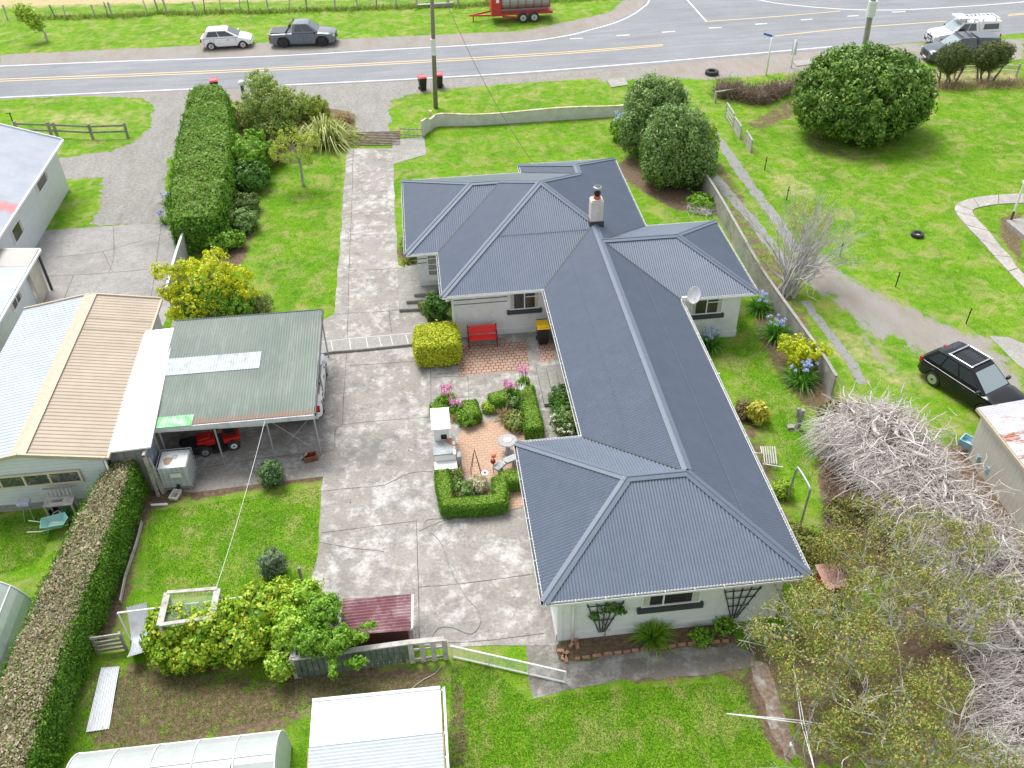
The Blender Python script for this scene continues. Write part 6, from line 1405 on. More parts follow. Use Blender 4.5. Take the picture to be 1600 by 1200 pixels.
# round patio table
p = G(*fo(712, 690)); t = thing('stone_table', 'round grey mosaic table with pale centre on the brick patio', 'table', tuple(p)); p = p+Vector((0, .1, 0))
m = MB(); m.lathe((p.x, p.y, .0), [(.22, 0), (.16, .06), (.09, .12), (.09, .5), (.2, .58)], 18); m.build('pedestal', m_gf, t, smooth=True)
m = MB(); m.lathe((p.x, p.y, .58), [(.36, 0), (.38, .02), (.38, .05), (.35, .07)], 26); m.build('tabletop', paint('mosaic_grey', (.33, .33, .33), .6, 0, .5, 30), t)
m = MB(); m.lathe((p.x, p.y, .652), [(.17, 0), (.16, .02)], 22); m.build('centre_tile', paint('pale_pink_tile', (.66, .52, .47), .5, 0, .12, 20), t)
# patio seats
p = G(*fo(690, 790)); t = thing('stone_bench', 'grey curved stone bench partly under the roof corner', 'bench', tuple(p)); 
q = [G(*fo(x, y), .42) for x, y in ((620, 800), (680, 745), (790, 700))]; m = MB(); m.bar(q[0], q[1], .30, .08); m.bar(q[1], q[2], .30, .08); m.build('seat', m_gf, t)
for k in (.2, .8): s_ = q[0].lerp(q[2], k); m = MB(); m.box((s_.x-.1, s_.y-.1, 0), (s_.x+.1, s_.y+.1, .38)); m.build('leg', m_gf, t)
p = G(*fo(363, 800)); m = MB(); m.box((p.x-.09, p.y-.1, 0), (p.x+.09, p.y+.22, .75)); ob = m.build('stone_plinth', m_gf, None, loc=tuple(p), bevel=.02); props(ob, 'short pale stone plinth between fireplace bench and box hedge', 'plinth')
# ball ornaments
for (px, col, nm, lab, z, r) in (((610, 800), paint('terracotta_ball', (.62, .20, .08), .6), 'ball_ornament', 'orange ball ornament on a stake beside stone bench', .62, .10), ((605, 825), paint('dark_red_ball', (.20, .01, .02), .3), 'ball_ornament', 'dark red ball ornament just below the orange ball', .5, .10)):
    p = G(*fo(*px)); t = thing(nm, lab, 'ornament', tuple(p)); m = MB(); m.tube([p, p+Vector((0, 0, z))], .012, 5); m.build('stake', m_blk, t); m = MB(); m.lathe(p+Vector((0, 0, z)), [(r*math.sin(PI*k/10)+.001, r-r*math.cos(PI*k/10)) for k in range(11)], 18); m.build('ball', col, t, smooth=True)
# obelisk
p = G(*fo(478, 845)); t = thing('obelisk', 'thin rusty wire obelisk plant frame in the box hedge bed', 'plant frame', tuple(p))
for sx, sy in ((-1, -1), (1, -1), (1, 1), (-1, 1)): m = MB(); m.tube([(p.x+sx*.22, p.y+sy*.18, 0), (p.x, p.y, 1.35)], .012, 5); m.build('leg', paint('rusty_wire', (.18, .08, .05), .8), t)
m = MB(); m.tube([(p.x-.12, p.y-.1, .6), (p.x+.12, p.y-.1, .6), (p.x+.12, p.y+.1, .6), (p.x-.12, p.y+.1, .6), (p.x-.12, p.y-.1, .6)], .008, 5); m.build('ring', MATS['rusty_wire'], t)
m = MB(); m.tube([(p.x-1.0, p.y+.9, .9), (p.x-.3, p.y+.8, .95), (p.x, p.y, 1.35)], .008, 5); m.build('wire', MATS['rust_orange'], t)
# white wire flower ornament
p = G(*fo(808, 350)); t = thing('wire_flower', 'white wire lotus ornament on a stake among the garden plants', 'ornament', tuple(p)); m = MB(); m.tube([p, p+Vector((0, 0, .95))], .012, 5); m.build('stake', m_white, t)
for k in range(9):
    a = 2*PI*k/9; r = .26 if k % 2 else .16; cpt = p+Vector((0, 0, .95)); o = Vector((math.cos(a), math.sin(a), 0)); s_ = Vector((-math.sin(a), math.cos(a), 0)); m = MB()
    m.tube([cpt, cpt+o*r*.6+s_*.06+Vector((0, 0, .08)), cpt+o*r+Vector((0, 0, .26)), cpt+o*r*.6-s_*.06+Vector((0, 0, .08)), cpt], .011, 5); m.build('petal', m_white, t)
# white metal ornament lower bed
p = G(*fo(560, 960)); t = thing('pinwheel_ornament', 'small dark and white pinwheel ornament on white stems in the hedge bed', 'ornament', tuple(p)); m = MB(); m.tube([p, p+Vector((-.05, .1, .9))], .012, 5); m.build('stem', m_white, t)
m = MB(); m.lathe(p+Vector((-.05, .08, .9)), [(.10, -.01), (.13, .01)], 14); m.build('wheel', m_white, t); m = MB(); m.lathe(p+Vector((-.05, .08, .915)), [(.055, 0), (.05, .02)], 12); m.build('hub', m_blk, t)
m = MB(); m.tube([p+Vector((.1, 0, 0)), p+Vector((.1, 0, .5)), p+Vector((.2, 0, .3)), p+Vector((.25, 0, .02))], .012, 5); m.build('scroll', m_white, t)
# bed plants around the courtyard
def stemflower(label, px, r, h, nb, n=6):
    p = G(*px); t = thing('pink_flower_plant', label, 'flowering plant', tuple(p), 0, 'tall pink flowering plants in the courtyard beds'); off = off_of(t); pts = []; P, D = [], []
    for i in range(n):
        a = random.uniform(0, 2*PI); q = Vector((p.x+math.cos(a)*r*random.uniform(.1, 1), p.y+math.sin(a)*r*random.uniform(.1, 1), h*random.uniform(.75, 1.1))); m = MB(); m.tube([(p.x+(q.x-p.x)*.4, p.y+(q.y-p.y)*.4, 0), q], .01, 4); m.build('stem', L_agap, t); pts.append(tuple(q))
    V, F = crown([(p.x, p.y, h*.3, r*1.1, r*1.1, h*.35)], 40, 36, .1, .05, .3, .02); rawmesh('foliage', V, F, L_green, t, off); flowers(t, 'bloom', pts, L_pink, nb, .11, .045)
stemflower('tall pink flowering plant, leftmost, in bed above the fireplace', (697, 634), .36, .95, 44, 12); stemflower('lower pink flowering plant right of the tallest one above the fireplace', (713, 645), .30, .65, 34, 11)
stemflower('pink flowering plant with the highest bloom in the bed beside the side steps', (818, 612), .24, 1.15, 60, 7); stemflower('pink flowering plant left of the white wire lotus', (796, 622), .34, .85, 46, 12)
for px, r, h, mt, nm, lab in (((729, 662), .33, .5, L_green, 'leafy_bed_plant', 'leafy green plant in the bed right of the fireplace chimney'), ((713, 656), .2, .35, L_tan, 'tan_bed_plant', 'small tan plant beside the fireplace chimney'),
    ((789, 655), .36, .55, L_tan, 'russet_grass', 'russet ornamental grass mound in the wire lotus bed'), ((806, 667), .38, .55, L_pale, 'variegated_bed_shrub', 'yellow-green flecked shrub in the wire lotus bed'),
    ((765, 642), .22, .35, L_lime, 'lime_bed_plant', 'lime green plant at the corner of wire lotus bed'), ((800, 637), .3, .5, L_olive, 'olive_bed_plant', 'olive green plant behind the russet grass mound'),
    ((700, 757), .25, .4, L_pale, 'pale_bed_plant', 'pale brownish plant at the left of the U-shaped box hedge'), ((724, 772), .4, .45, L_olive, 'grey_green_bed_plant', 'feathery grey-green plant in the middle of U-shaped hedge bed'), ((747, 764), .28, .45, leafmat('cream_leaf', [(.5, .42, .28), (.62, .55, .4), (.2, .25, .1)], .6), 'cream_hydrangea', 'cream dried hydrangea in the U-shaped hedge bed'),
    ((712, 748), .2, .4, L_pale, 'bluish_bed_plant', 'small bluish plant by the stone plinth')):
    p = G(*px)
    if 'grass' in nm or nm == 'tan_bed_plant': strappy(nm, lab, 'plant', p.x, p.y, r*1.3, h, L_tan, 260, .012, droop=.4)
    else: bush(nm, lab, 'plant', p.x, p.y, r*1.3, h*1.15, mt, 50, 34, .045, .10, stem=False)
p = G(714, 782); t = bush('red_flower_plant', 'low plant with red flowers inside the U-shaped hedge', 'plant', p.x, p.y, .2, .25, L_green, 20, 24, .04, .07, stem=False); flowers(t, 'bloom', [(p.x+.05, p.y, .3), (p.x-.12, p.y+.15, .32)], paint('red_petal', (.7, .03, .08), .6), 20, .06, .04)
# hose on the concrete
def hose(name, label, cat, px, r, mat, z=.03):
    L = smooth_line([G(x, y, z) for x, y in px], 10); m = MB(); m.tube(L, r, 6); ob = m.build(name, mat, None, smooth=True, loc=tuple(L[0])); props(ob, label, cat)
m_hose = paint('faded_green_hose', (.20, .27, .23), .6, 0, .15)
hose('garden_hose', 'faded green garden hose looping across the lower concrete', 'hose', [(664, 826), (666, 813), (690, 810), (760, 809), (790, 802), (800, 790)], .009, m_hose)
hose('garden_hose', 'faded green hose snaking from the slat fence over the concrete', 'hose', [(672, 1000), (684, 982), (705, 980), (735, 990), (750, 975), (748, 955), (730, 935), (712, 905), (700, 880), (690, 850), (672, 830)], .009, m_hose)
hose('pale_hose', 'pale hose lying on bare soil below the slat fence', 'hose', [(642, 1077), (660, 1063), (680, 1052), (690, 1040)], .013, m_wood2)

# IBC tote
ib = G(262, 765); t = thing('water_tank', 'white caged water tank on pallet at the carport corner', 'tank', tuple(G(278, 765))); X0, Y0 = -10.80, 25.72; X1, Y1 = X0+1.12, Y0+1.05; ZP = .16; ZT = 1.18
m = MB(); m.box((X0+.04, Y0+.04, ZP), (X1-.04, Y1-.04, ZT)); m.build('bottle', paint('milky_plastic', (.60, .63, .62), .35, 0, .1, 3, (.40, .44, .40), 1.2, (.5, .7)), t, bevel=.05)
m = MB(); cg = paint('cage_steel', (.50, .52, .54), .4, .4)
for z in np.linspace(ZP+.08, ZT+.02, 6): m = MB(); m.tube([(X0, Y0, z), (X1, Y0, z), (X1, Y1, z), (X0, Y1, z), (X0, Y0, z)], .014, 5); m.build('cage_hoop', cg, t)
for k in range(7):
    for yy in (Y0, Y1): m = MB(); m.tube([(X0+(X1-X0)*k/6, yy, ZP), (X0+(X1-X0)*k/6, yy, ZT+.02)], .012, 5); m.build('cage_bar', cg, t)
    if 0 < k < 6:
        for xx in (X0, X1): m = MB(); m.tube([(xx, Y0+(Y1-Y0)*k/6, ZP), (xx, Y0+(Y1-Y0)*k/6, ZT+.02)], .012, 5); m.build('cage_bar', cg, t)
for k in range(4): m = MB(); m.box((X0, Y0+k*.30, .10), (X1, Y0+k*.30+.13, .155)); m.build('pallet_board', m_wood, t)
for k in range(3): m = MB(); m.box((X0+k*.48, Y0, .0), (X0+k*.48+.14, Y1, .098)); m.build('pallet_bearer', m_wood, t)
for cx_, cy_, rx, ry in ((X0+.36, Y0+.42, .16, .24), (X0+.58, Y0+.62, .12, .15)):
    m = MB(); m.prism([(cx_+math.cos(a)*rx*(1+.2*math.sin(3*a)), cy_+math.sin(a)*ry*(1+.15*math.cos(2*a))) for a in np.linspace(0, 2*PI, 15)[:-1]], ZT+.002, ZT+.008); m.build('top_stain', paint('tank_stain', (.34, .22, .17), .8) if rx > .13 else m_gf, t)
m = MB(); m.lathe((X0+.62, Y0-.02, .3), [(.07, -.12), (.07, 0)], 12, 'y'); m.build('outlet_valve', m_blk, t); m = MB(); m.box((X0+.45, Y0-.025, .72), (X0+.85, Y0-.018, .92)); m.build('label_plate', m_white, t)
# basin, pipe, timber post, planter
p = G(275, 776); t = thing('plastic_basin', 'cream rectangular plastic basin on the soil below the water tank', 'basin', tuple(p), -.25); m = MB()
o1 = [(-.17, -.25), (.17, -.25), (.17, .25), (-.17, .25)]
def ringm(m, o, i, z0, z1, zi):
    n = 4; b = len(m.v); m.v += [(x*.85, y*.85, z0) for x, y in o]+[(x, y, z1) for x, y in o]+[(x*i, y*i, z1) for x, y in o]+[(x*i*.85, y*i*.85, zi) for x, y in o]
    m.f.append((b, b+3, b+2, b+1)); m.f.append((b+12, b+13, b+14, b+15))
    for r_ in range(3):
        for k in range(4): m.f.append((b+r_*4+k, b+r_*4+(k+1) % 4, b+(r_+1)*4+(k+1) % 4, b+(r_+1)*4+k))
ringm(m, o1, .82, 0, .17, .03); m.build('tub', paint('cream_plastic', (.66, .64, .56), .5), t, local=True, bevel=.01); m = MB(); m.cbox((.02, -.02, .06), (.12, .25, .05), Matrix.Rotation(.5, 3, 'Z')); m.build('debris', m_wood, t, local=True)
a, b = G(236, 789, .04), G(262, 788, .04); m = MB(); m.tube([a, b], .05, 10); ob = m.build('white_pipe', m_white, None, loc=tuple(a), smooth=False); props(ob, 'short white plastic pipe lying on the soil left of the basin', 'pipe')
a = G(256, 770); m = MB(); m.bar(a, a+Vector((-.15, .05, 1.75)), .13, .13, (1, 0, 0)); ob = m.build('timber_post', MATS['weathered_pale_timber'], None, loc=tuple(a)); props(ob, 'thick weathered timber post between tank and boundary hedge', 'post')
t = thing('rusty_planter', 'rusty steel trough box tipped on the slab edge below the carport corner', 'trough', tuple(G(486, 718)), .25); m_rst = paint('rust_brown', (.20, .07, .035), .85, 0, .3, 6, (.32, .12, .05), 3, (.5, .65))
m = MB(); m.box((-.26, -.16, 0), (.26, -.12, .26)); m.box((-.26, .12, 0), (.26, .16, .26)); m.box((-.26, -.12, 0), (-.22, .12, .26)); m.box((.22, -.12, 0), (.26, .12, .26)); m.box((-.22, -.12, 0), (.22, .12, .03)); m.build('box', m_rst, t, local=True)
m = MB(); m.bar((-.42, .12, .05), (-.12, .02, .34), .14, .03); m.build('slat', m_wood2, t, local=True)
# ride-on mower in the carport
def wheel(parent, c, r, w, axis='y', rim=None, rimr=.6, name='wheel'):
    m = MB(); m.lathe(c, [(r*.55, -w/2), (r*.92, -w/2), (r, -w*.3), (r, w*.3), (r*.92, w/2), (r*.55, w/2)], 22, axis); o = m.build(name, m_rub, parent, local=True, smooth=False)
    m = MB(); s = w/2+.006; m.lathe(c, [(r*rimr, -s), (r*rimr, s)], 18, axis); ri = m.build('rim', rim or m_galv, o, local=True)
    m = MB(); s = w/2+.014; m.lathe(c, [(r*.16, -s), (r*.16, s)], 10, axis); m.build('hub_cap', m_blk, o, local=True); return o
t = thing('ride_on_mower', 'red ride-on mower parked under the carport behind the middle posts', 'mower', tuple(G(345, 700)), .22); t.location.y += .15
m_mr = paint('mower_red', (.55, .015, .015), .35, 0, .06)
m = MB(); m.box((-.85, -.28, .35), (-.15, .28, .62)); m.box((-.8, -.22, .62), (-.3, .22, .72)); m.build('hood', m_mr, t, local=True, bevel=.05)
m = MB(); m.box((.15, -.42, .38), (.80, .42, .60)); m.build('rear_fender', m_mr, t, local=True, bevel=.05)
m = MB(); m.box((.25, -.2, .60), (.60, .2, .72)); m.box((.55, -.2, .6), (.66, .2, 1.0)); m.build('seat', m_blk, t, local=True, bevel=.03)
m = MB(); m.box((-.35, -.55, .12), (.25, .50, .26)); m.build('deck', m_blk, t, local=True, bevel=.04); m = MB(); m.tube([(-.2, 0, .6), (-.02, 0, .92)], .02, 6); m.lathe((-.02, 0, .93), [(.15, 0), (.17, .015), (.15, .03)], 18); m.build('steering_wheel', m_blk, t, local=True)
for s in (-1, 1): wheel(t, (-.65, s*.38, .19), .19, .14, rim=m_white); wheel(t, (.5, s*.42, .25), .25, .2, rim=m_white, rimr=.5)
t = thing('old_mower', 'dark old mower with a red part in shadow at the back left of the carport', 'mower', (-9.9, 27.9, 0), .2); m = MB(); m.box((-.5, -.4, .15), (.4, .4, .5)); m.build('body', m_blk, t, local=True, bevel=.05); m = MB(); m.box((.2, -.3, .5), (.55, .2, .6)); m.build('cover', m_mr, t, local=True, bevel=.03)
for s in (-1, 1): wheel(t, (-.4, s*.42, .22), .22, .12); wheel(t, (.35, s*.42, .22), .22, .12)
# patio step planter at steps etc
# ---- lower fences
t = thing('slat_fence', 'low fence of dark vertical slats with pale top rail behind the bottom lawn', 'fence', tuple(G(590, 1040)))
a, b, c_ = G(466, 1058), G(645, 1033), G(697, 1028); H_ = .98
m = MB(); m.bar(a+Vector((0, 0, H_)), b+Vector((0, 0, H_)), .17, .05); m.build('top_rail', m_wood2, t); m = MB(); m.bar(b+Vector((0, 0, H_)), c_+Vector((0, 0, H_)), .17, .05); m.build('top_rail', m_wood2, t)
m = MB(); m.bar(a+Vector((0, 0, .12)), c_+Vector((0, 0, .12)), .05, .1); m.build('bottom_rail', m_wood, t)
for k in range(20): q = a.lerp(b, (k+.5)/20); m = MB(); m.bar(q+Vector((0, -.05, .05)), q+Vector((0, -.05, H_-.06)), .155, .03, (0, 1, 0)); m.build('slat', m_dgreen, t)
for k in (0, .33, .66, 1): q = b.lerp(c_, k); m = MB(); m.bar(q+Vector((0, -.06, 0)), q+Vector((0, -.06, H_+.02)), .16, .05, (0, 1, 0)); m.build('post', m_wood2, t)
m = MB(); m.bar(b+Vector((0, -.02, .6)), c_+Vector((0, -.02, .6)), .03, .09); m.build('mid_rail', m_wood2, t)
m = MB(); m.bar(a, a+Vector((0, 0, H_+.02)), .22, .10, (0, 1, 0)); m.build('post', m_wood2, t)
d = G(463, 968, H_); m = MB(); m.bar(a+Vector((0, 0, H_+.03)), d+Vector((0, 0, .03)), .17, .05); m.build('side_rail', m_wood2, t)
m = MB(); m.bar(Vector((d.x, d.y, 0)), d, .12, .12, (0, 1, 0)); m.build('post', m_wood2, t)
# white tubular gate
t = thing('tubular_gate', 'long open white tubular farm gate over the path below the house', 'gate', tuple(G(706, 1030))); g0, g1 = G(707, 1028), G(883, 1068); Hg = .62
zt2 = Vector((0, 0, Hg)); z0v = Vector((0, 0, .08))
m_gate = m_white
for p, q in ((g0+zt2, g1+zt2), (g0+z0v, g1+z0v), (g0+z0v, g0+zt2), (g1+z0v, g1+zt2)): m = MB(); m.tube([p, q], .028, 8); m.build('frame_tube', m_gate, t)
for k in (.33, .68): m = MB(); m.tube([g0.lerp(g1, k)+z0v, g0.lerp(g1, k)+zt2], .022, 8); m.build('upright', m_gate, t)
for k in range(8): z = Vector((0, 0, .12+.06*k)); m = MB(); m.tube([g0+z, g1+z], .004, 4); m.build('mesh_wire', m_galv, t)
# left timber paling + frames near vines
t = thing('rough_rail_fence', 'short rough timber rail fence between hedge and curled iron sheet', 'fence', tuple(G(170, 1018))); r0, r1 = G(152, 1022), G(200, 1015)
for k, z in enumerate((.15, .35, .55, .8)): m = MB(); m.bar(r0+Vector((0, 0, z)), r1+Vector((0, 0, z)), .04, .10); m.build('rail', m_wood2 if k == 3 else m_wood, t)
for k in (.05, .95): m = MB(); m.bar(r0.lerp(r1, k), r0.lerp(r1, k)+Vector((0, .05, .85)), .08, .08, (1, 0, 0)); m.build('post', m_wood, t)
m = MB(); s0 = G(149, 990); m.tube([s0, s0+Vector((-.1, .0, .9))], .02, 6); ob = m.build('steel_stake', m_galv, None, loc=tuple(s0)); props(ob, 'thin grey steel stake leaning in the edge of the boundary hedge', 'stake')
fv = lambda x, y: (120+x*.2375, 900+y*.2375)
t = thing('bird_net_frame', 'raised rectangular frame of pale timber boards standing in the berry thicket', 'frame', tuple(G(*fv(700, 330)))); Zf = 1.75
q = [G(*fv(595, 112), Zf), G(*fv(545, 325), Zf), G(*fv(890, 275), Zf), G(*fv(925, 85), Zf)]
for i, (a, b) in enumerate(((0, 1), (1, 2), (3, 2), (0, 3))): m = MB(); m.bar(q[a]+Vector((0, 0, .03*(i % 2))), q[b]+Vector((0, 0, .03*(i % 2))), .20 if i in (0, 2) else .12, .04); m.build('top_board', m_wood2, t)
for p in q: m = MB(); m.bar(Vector((p.x, p.y, 0)), p-Vector((0, 0, .03)), .06, .06, (1, 0, 0)); m.build('leg', m_wood2, t)
m = MB(); m.poly([q[0]-Vector((0, 0, .12)), q[1]-Vector((0, 0, .12)), q[2]-Vector((0, 0, .12)), q[3]-Vector((0, 0, .12))]); m.build('net', clearmat('pale_net', (.35, .42, .33), .25, .8), t, fix=False)
t = thing('white_pipe_rail', 'horizontal white pipe rail on short posts passing through berry thicket', 'rail', tuple(G(*fv(270, 330)))); Zr_ = 1.45; a, b = G(*fv(270, 243), Zr_), G(*fv(1447, 95), Zr_)
m = MB(); m.tube([a, b], .03, 8); m.build('rail', m_white, t)
for k in (.0, .5, .86): p = a.lerp(b, k); m = MB(); m.tube([(p.x, p.y, 0), p], .028, 8); m.build('post', m_white, t)
m_zinc = paint('old_zinc_sheet', (.48, .50, .53), .4, .25, .1, 3, (.36, .33, .32), 1.6, (.55, .72))
def sheet2(label, q, curl=0, name='corrugated_sheet', z=.05, grp='loose corrugated iron sheets'):
    P = [G(x, y, z) for x, y in q]; cx_ = sum(p.x for p in P)/4; cy_ = sum(p.y for p in P)/4; nx_, ny_ = 64, 10; V = []; F = []
    for j in range(ny_+1):
        v = j/ny_; A = P[0].lerp(P[3], v); B = P[1].lerp(P[2], v)
        for i in range(nx_+1):
            u = i/nx_; p = A.lerp(B, u); zz = z+.012*math.sin(u*2*PI*8)+(curl*abs(v-.5)**1.4 if curl else .02*math.sin(v*5)*u); V.append((p.x, p.y, zz))
    for j in range(ny_):
        for i in range(nx_): a = j*(nx_+1)+i; F.append((a, a+1, a+nx_+2, a+nx_+1))
    t = thing(name, label, 'iron sheet', (cx_, cy_, 0), 0, grp); m = MB(); m.v = V; m.f = F; m.build('sheet', m_zinc, t, fix=False, smooth=True)
sheet2('flat grey corrugated iron sheet lying on grass beside the boundary hedge', [(158, 1043), (187, 1041), (170, 1138), (134, 1144)])
sheet2('bent whitish corrugated iron sheet folded against the berry thicket', [(205, 966), (236, 958), (232, 1036), (206, 1044)], 1.5)
# plank edging along lower-left
m = MB(); E0 = [G(x, y, .12) for x, y in ((222, 815), (213, 850), (196, 900), (188, 940))]
for i in range(3): m.bar(E0[i], E0[i+1], .04, .16)
ob = m.build('plank_edging', m_wood2, None, loc=tuple(E0[0])); props(ob, 'grey plank edging at the foot of the boundary hedge beside soil strip', 'edging')
m = MB(); a = G(472, 908); m.bar(a, a+Vector((0, 0, .7)), .09, .09, (1, 0, 0)); ob = m.build('gate_post', m_wood, None, loc=tuple(a)); props(ob, 'short dark post at the lawn corner above the berry thicket', 'post')
# brick edging of near bed
t = thing('brick_edging', 'line of loose orange bricks edging the bed under the near window', 'edging', tuple(G(1000, 1022))); L = [G(899, 1031), G(960, 1021), G(1015, 1015), G(1075, 1007), G(1140, 1002)]
S = smooth_line(L, 8); m_bk = paint('orange_brick', (.40, .22, .14), .9, 0, .25, 8)
dist = 0; k = 0
for i in range(len(S)-1):
    if i % 2 == 0: m = MB(); d_ = (S[i+1]-S[i]); m.bar(S[i]+Vector((0, random.uniform(-.03, .03), .03)), S[i]+d_*1.5+Vector((0, 0, .03)), .09, .06); m.build('brick', m_bk, t)
for i, q in enumerate(((876, 1018), (884, 1022), (880, 1028), (884, 1031), (893, 1008), (899, 1003), (902, 1010))):
    p = G(*q); m = MB(); m.cbox((0, 0, .035), (.22, .11, .07), Matrix.Rotation(random.uniform(0, 3), 3, 'Z')); ob = m.build('loose_brick', m_bk, None, loc=tuple(p), local=True) if False else None
    m = MB(); m.cbox((p.x, p.y, .04), (.22, .11, .07), Matrix.Rotation(random.uniform(0, 3), 3, 'Z')); ob = m.build('loose_brick', m_bk, None, loc=tuple(p)); props(ob, 'loose orange brick lying in the bare corner of near bed', 'brick', 'loose bricks in the corner of the bed')
# trellises
wyt = A1[1]+ov-.04
def trellis(label, cx0, cx1, bx, ztop, zbot, plant=False):
    t = thing('fan_trellis', label, 'trellis', (bx, wyt, 0), 0, 'dark fan trellises on the near house wall')
    for k in range(5): u = k/4; m = MB(); m.bar((bx+(u-.5)*.18, wyt, zbot), (cx0+(cx1-cx0)*u, wyt, ztop), .035, .025, (0, 1, 0)); m.build('rib', m_dark, t)
    for v in (.45, .72, .95):
        x0_, x1_ = bx-.09+(cx0-bx+.09)*v, bx+.09+(cx1-bx-.09)*v; zz = zbot+(ztop-zbot)*v; m = MB(); m.bar((x0_-.03, wyt-.03, zz), (x1_+.03, wyt-.03, zz), .03, .025, (0, 1, 0)); m.build('crossbar', m_dark, t)
a = WY(918, 945, wyt); b = WY(975, 939, wyt); c_ = WY(940, 992, wyt); trellis('dark fan trellis with climbing rose, left of the near window', a.x, b.x, c_.x, min(a.z, 2.35), max(c_.z, .25))
p = Vector((c_.x+.05, wyt-.15, 0)); t = thing('climbing_rose', 'leggy climbing rose growing over the left fan trellis', 'rose', tuple(p)); o = []; branches(tuple(p), (0, 0, 1), 1.1, .02, 2, 3, .5, 5, out=o); branch_mesh('stem', o, m_brownt, t, 4, tuple(p)); V, F = crown([(p.x+.1, wyt-.12, 1.55, .35, .1, .22), (p.x+.42, wyt-.12, 1.4, .2, .1, .18), (p.x-.35, wyt-.12, 1.2, .18, .1, .12)], 34, 20, .08, .05, .1); rawmesh('foliage', V, F, L_dkgr, t, tuple(p))
a = WY(1132, 922, wyt); b = WY(1190, 915, wyt); c_ = WY(1146, 968, wyt); trellis('bare dark fan trellis right of the near window', a.x, b.x, c_.x, min(a.z, 2.35), max(c_.z, .25))
# steel hoop
a, b = G(1229, 783), G(1250, 822); t = thing('steel_hoop', 'bent grey steel pipe hoop standing in the border right of the roof', 'pipe hoop', tuple(a)); m = MB()
ta, tb = WX(1245, 731, a.x), WX(1266, 765, b.x+.05); m.tube(smooth_line([a, a.lerp(Vector(ta), .5), Vector(ta)-Vector((0, 0, .12)), Vector(ta)+Vector((.05, -.08, .02)), Vector(tb)+Vector((0, .1, .05)), Vector(tb)-Vector((0, 0, .15)), Vector(tb).lerp(b, .5), b], 4), .04, 8); m.build('pipe', m_galv, t, smooth=True)
# concrete clothes prop post
p = G(1246, 670); t = thing('stone_post', 'stubby weathered concrete post on the grass beside the branch pile', 'post', tuple(p)); m = MB(); m.bar(p, p+Vector((.05, 0, 1.0)), .18, .14, (1, 0, 0)); m.build('shaft', m_conc2, t, bevel=.01); m = MB(); m.box((p.x-.42, p.y-.05, 0), (p.x-.15, p.y+.15, .14)); m.build('foot_stone', m_conc2, t)
m = MB(); m.bar(p+Vector((-.1, .1, .55)), p+Vector((-.1, .1, 1.0)), .1, .08, (1, 0, 0)); m.build('bracket', m_conc2, t)
# garden chair frame
f7 = lambda x, y: (1130+x*.2167, 600+y*.2167)
t = thing('slatted_lounger', 'old white slatted seat lying in the border right of the long roof', 'seat', tuple(G(*f7(320, 520)))); 
for k in range(6): a = G(*f7(285+k*17, 450), .3); b = G(*f7(300+k*17, 575), .3); m = MB(); m.bar(a, b, .05, .025); m.build('slat', m_wood2, t)
m = MB(); m.tube([G(*f7(225, 495), .3), G(*f7(280, 500), .3), G(*f7(270, 450), .3)], .02, 6); m.build('frame', m_white, t); m = MB(); m.tube([G(*f7(300, 578), .3), G(*f7(430, 598), .3)], .02, 6); m.build('frame', m_white, t)
for q in ((290, 455), (290, 575), (370, 455), (385, 575)): p = G(*f7(*q), .3); m = MB(); m.tube([(p.x, p.y, 0), p], .018, 6); m.build('leg', m_white, t)
# small white peg marker on grass
p = G(1122, 596); m = MB(); m.bar(p, p+Vector((0, 0, .45)), .06, .06, (1, 0, 0)); ob = m.build('white_peg', m_white, None, loc=tuple(p)); props(ob, 'white peg on the grass close to the long roof edge', 'peg')
# rotary clothesline
p = G(1228, 1182); t = thing('clothesline', 'rotary clothesline with thin white arms and lines at the bottom right', 'clothesline', tuple(p)); top = Vector((p.x, p.y, 1.9)); Q = WY(1254, 1128, p.y); top = Vector((Q.x, p.y, Q.z))
m = MB(); m.tube([p, top], .03, 8); m.build('mast', m_galv, t); m = MB(); m.lathe((p.x+(top.x-p.x)*.35, p.y, top.z*.35), [(.06, -.05), (.06, .05)], 10); m.build('collar', m_white, t)
ends = [G(1135, 1115, top.z+.15), G(1380, 1150, top.z+.1), G(1272, 1200, top.z+.1), G(1240, 1040, top.z+.1)]
for e in ends:
    s_ = (e-top).normalized().cross(Vector((0, 0, 1)))*.04
    for sg in (1, -1): m = MB(); m.tube([top+s_*sg, top.lerp(e, 1)], .012, 6); m.build('arm', m_white, t)
for k in (.55, .75, .95):
    R_ = [top.lerp(e, k) for e in (ends[0], ends[3], ends[1], ends[2])]; m = MB(); m.tube(R_+[R_[0]], .003, 3); m.build('line', m_galv, t)
# ---- things by the garage: sink bench, barrow, bucket
fg = lambda x, y: (x*.18333, 640+y*.18333)
t = thing('potting_bench', 'weathered outdoor bench with sink cutout and slatted back against the garage', 'bench', tuple(G(*fg(450, 920)))); 
zb2 = .8; bq = [G(*fg(360, 830), zb2), G(*fg(610, 815), zb2), G(*fg(640, 730), zb2), G(*fg(405, 750), zb2)]; bx0, bx1, by0, by1 = bq[0].x, bq[1].x, bq[0].y, bq[3].y
m = MB(); sx0, sx1 = bx0+(bx1-bx0)*.25, bx0+(bx1-bx0)*.62; sy0, sy1 = by0+(by1-by0)*.4, by0+(by1-by0)*.75
for a, b in (((bx0, by0), (bx1, sy0)), ((bx0, sy1), (bx1, by1)), ((bx0, sy0), (sx0, sy1)), ((sx1, sy0), (bx1, sy1))): m.box((a[0], a[1], zb2-.04), (b[0], b[1], zb2))
m.build('top', m_wood2, t); m = MB(); m.box((sx0, sy0, zb2-.2), (sx1, sy1, zb2-.17)); m.build('sink', m_blk, t)
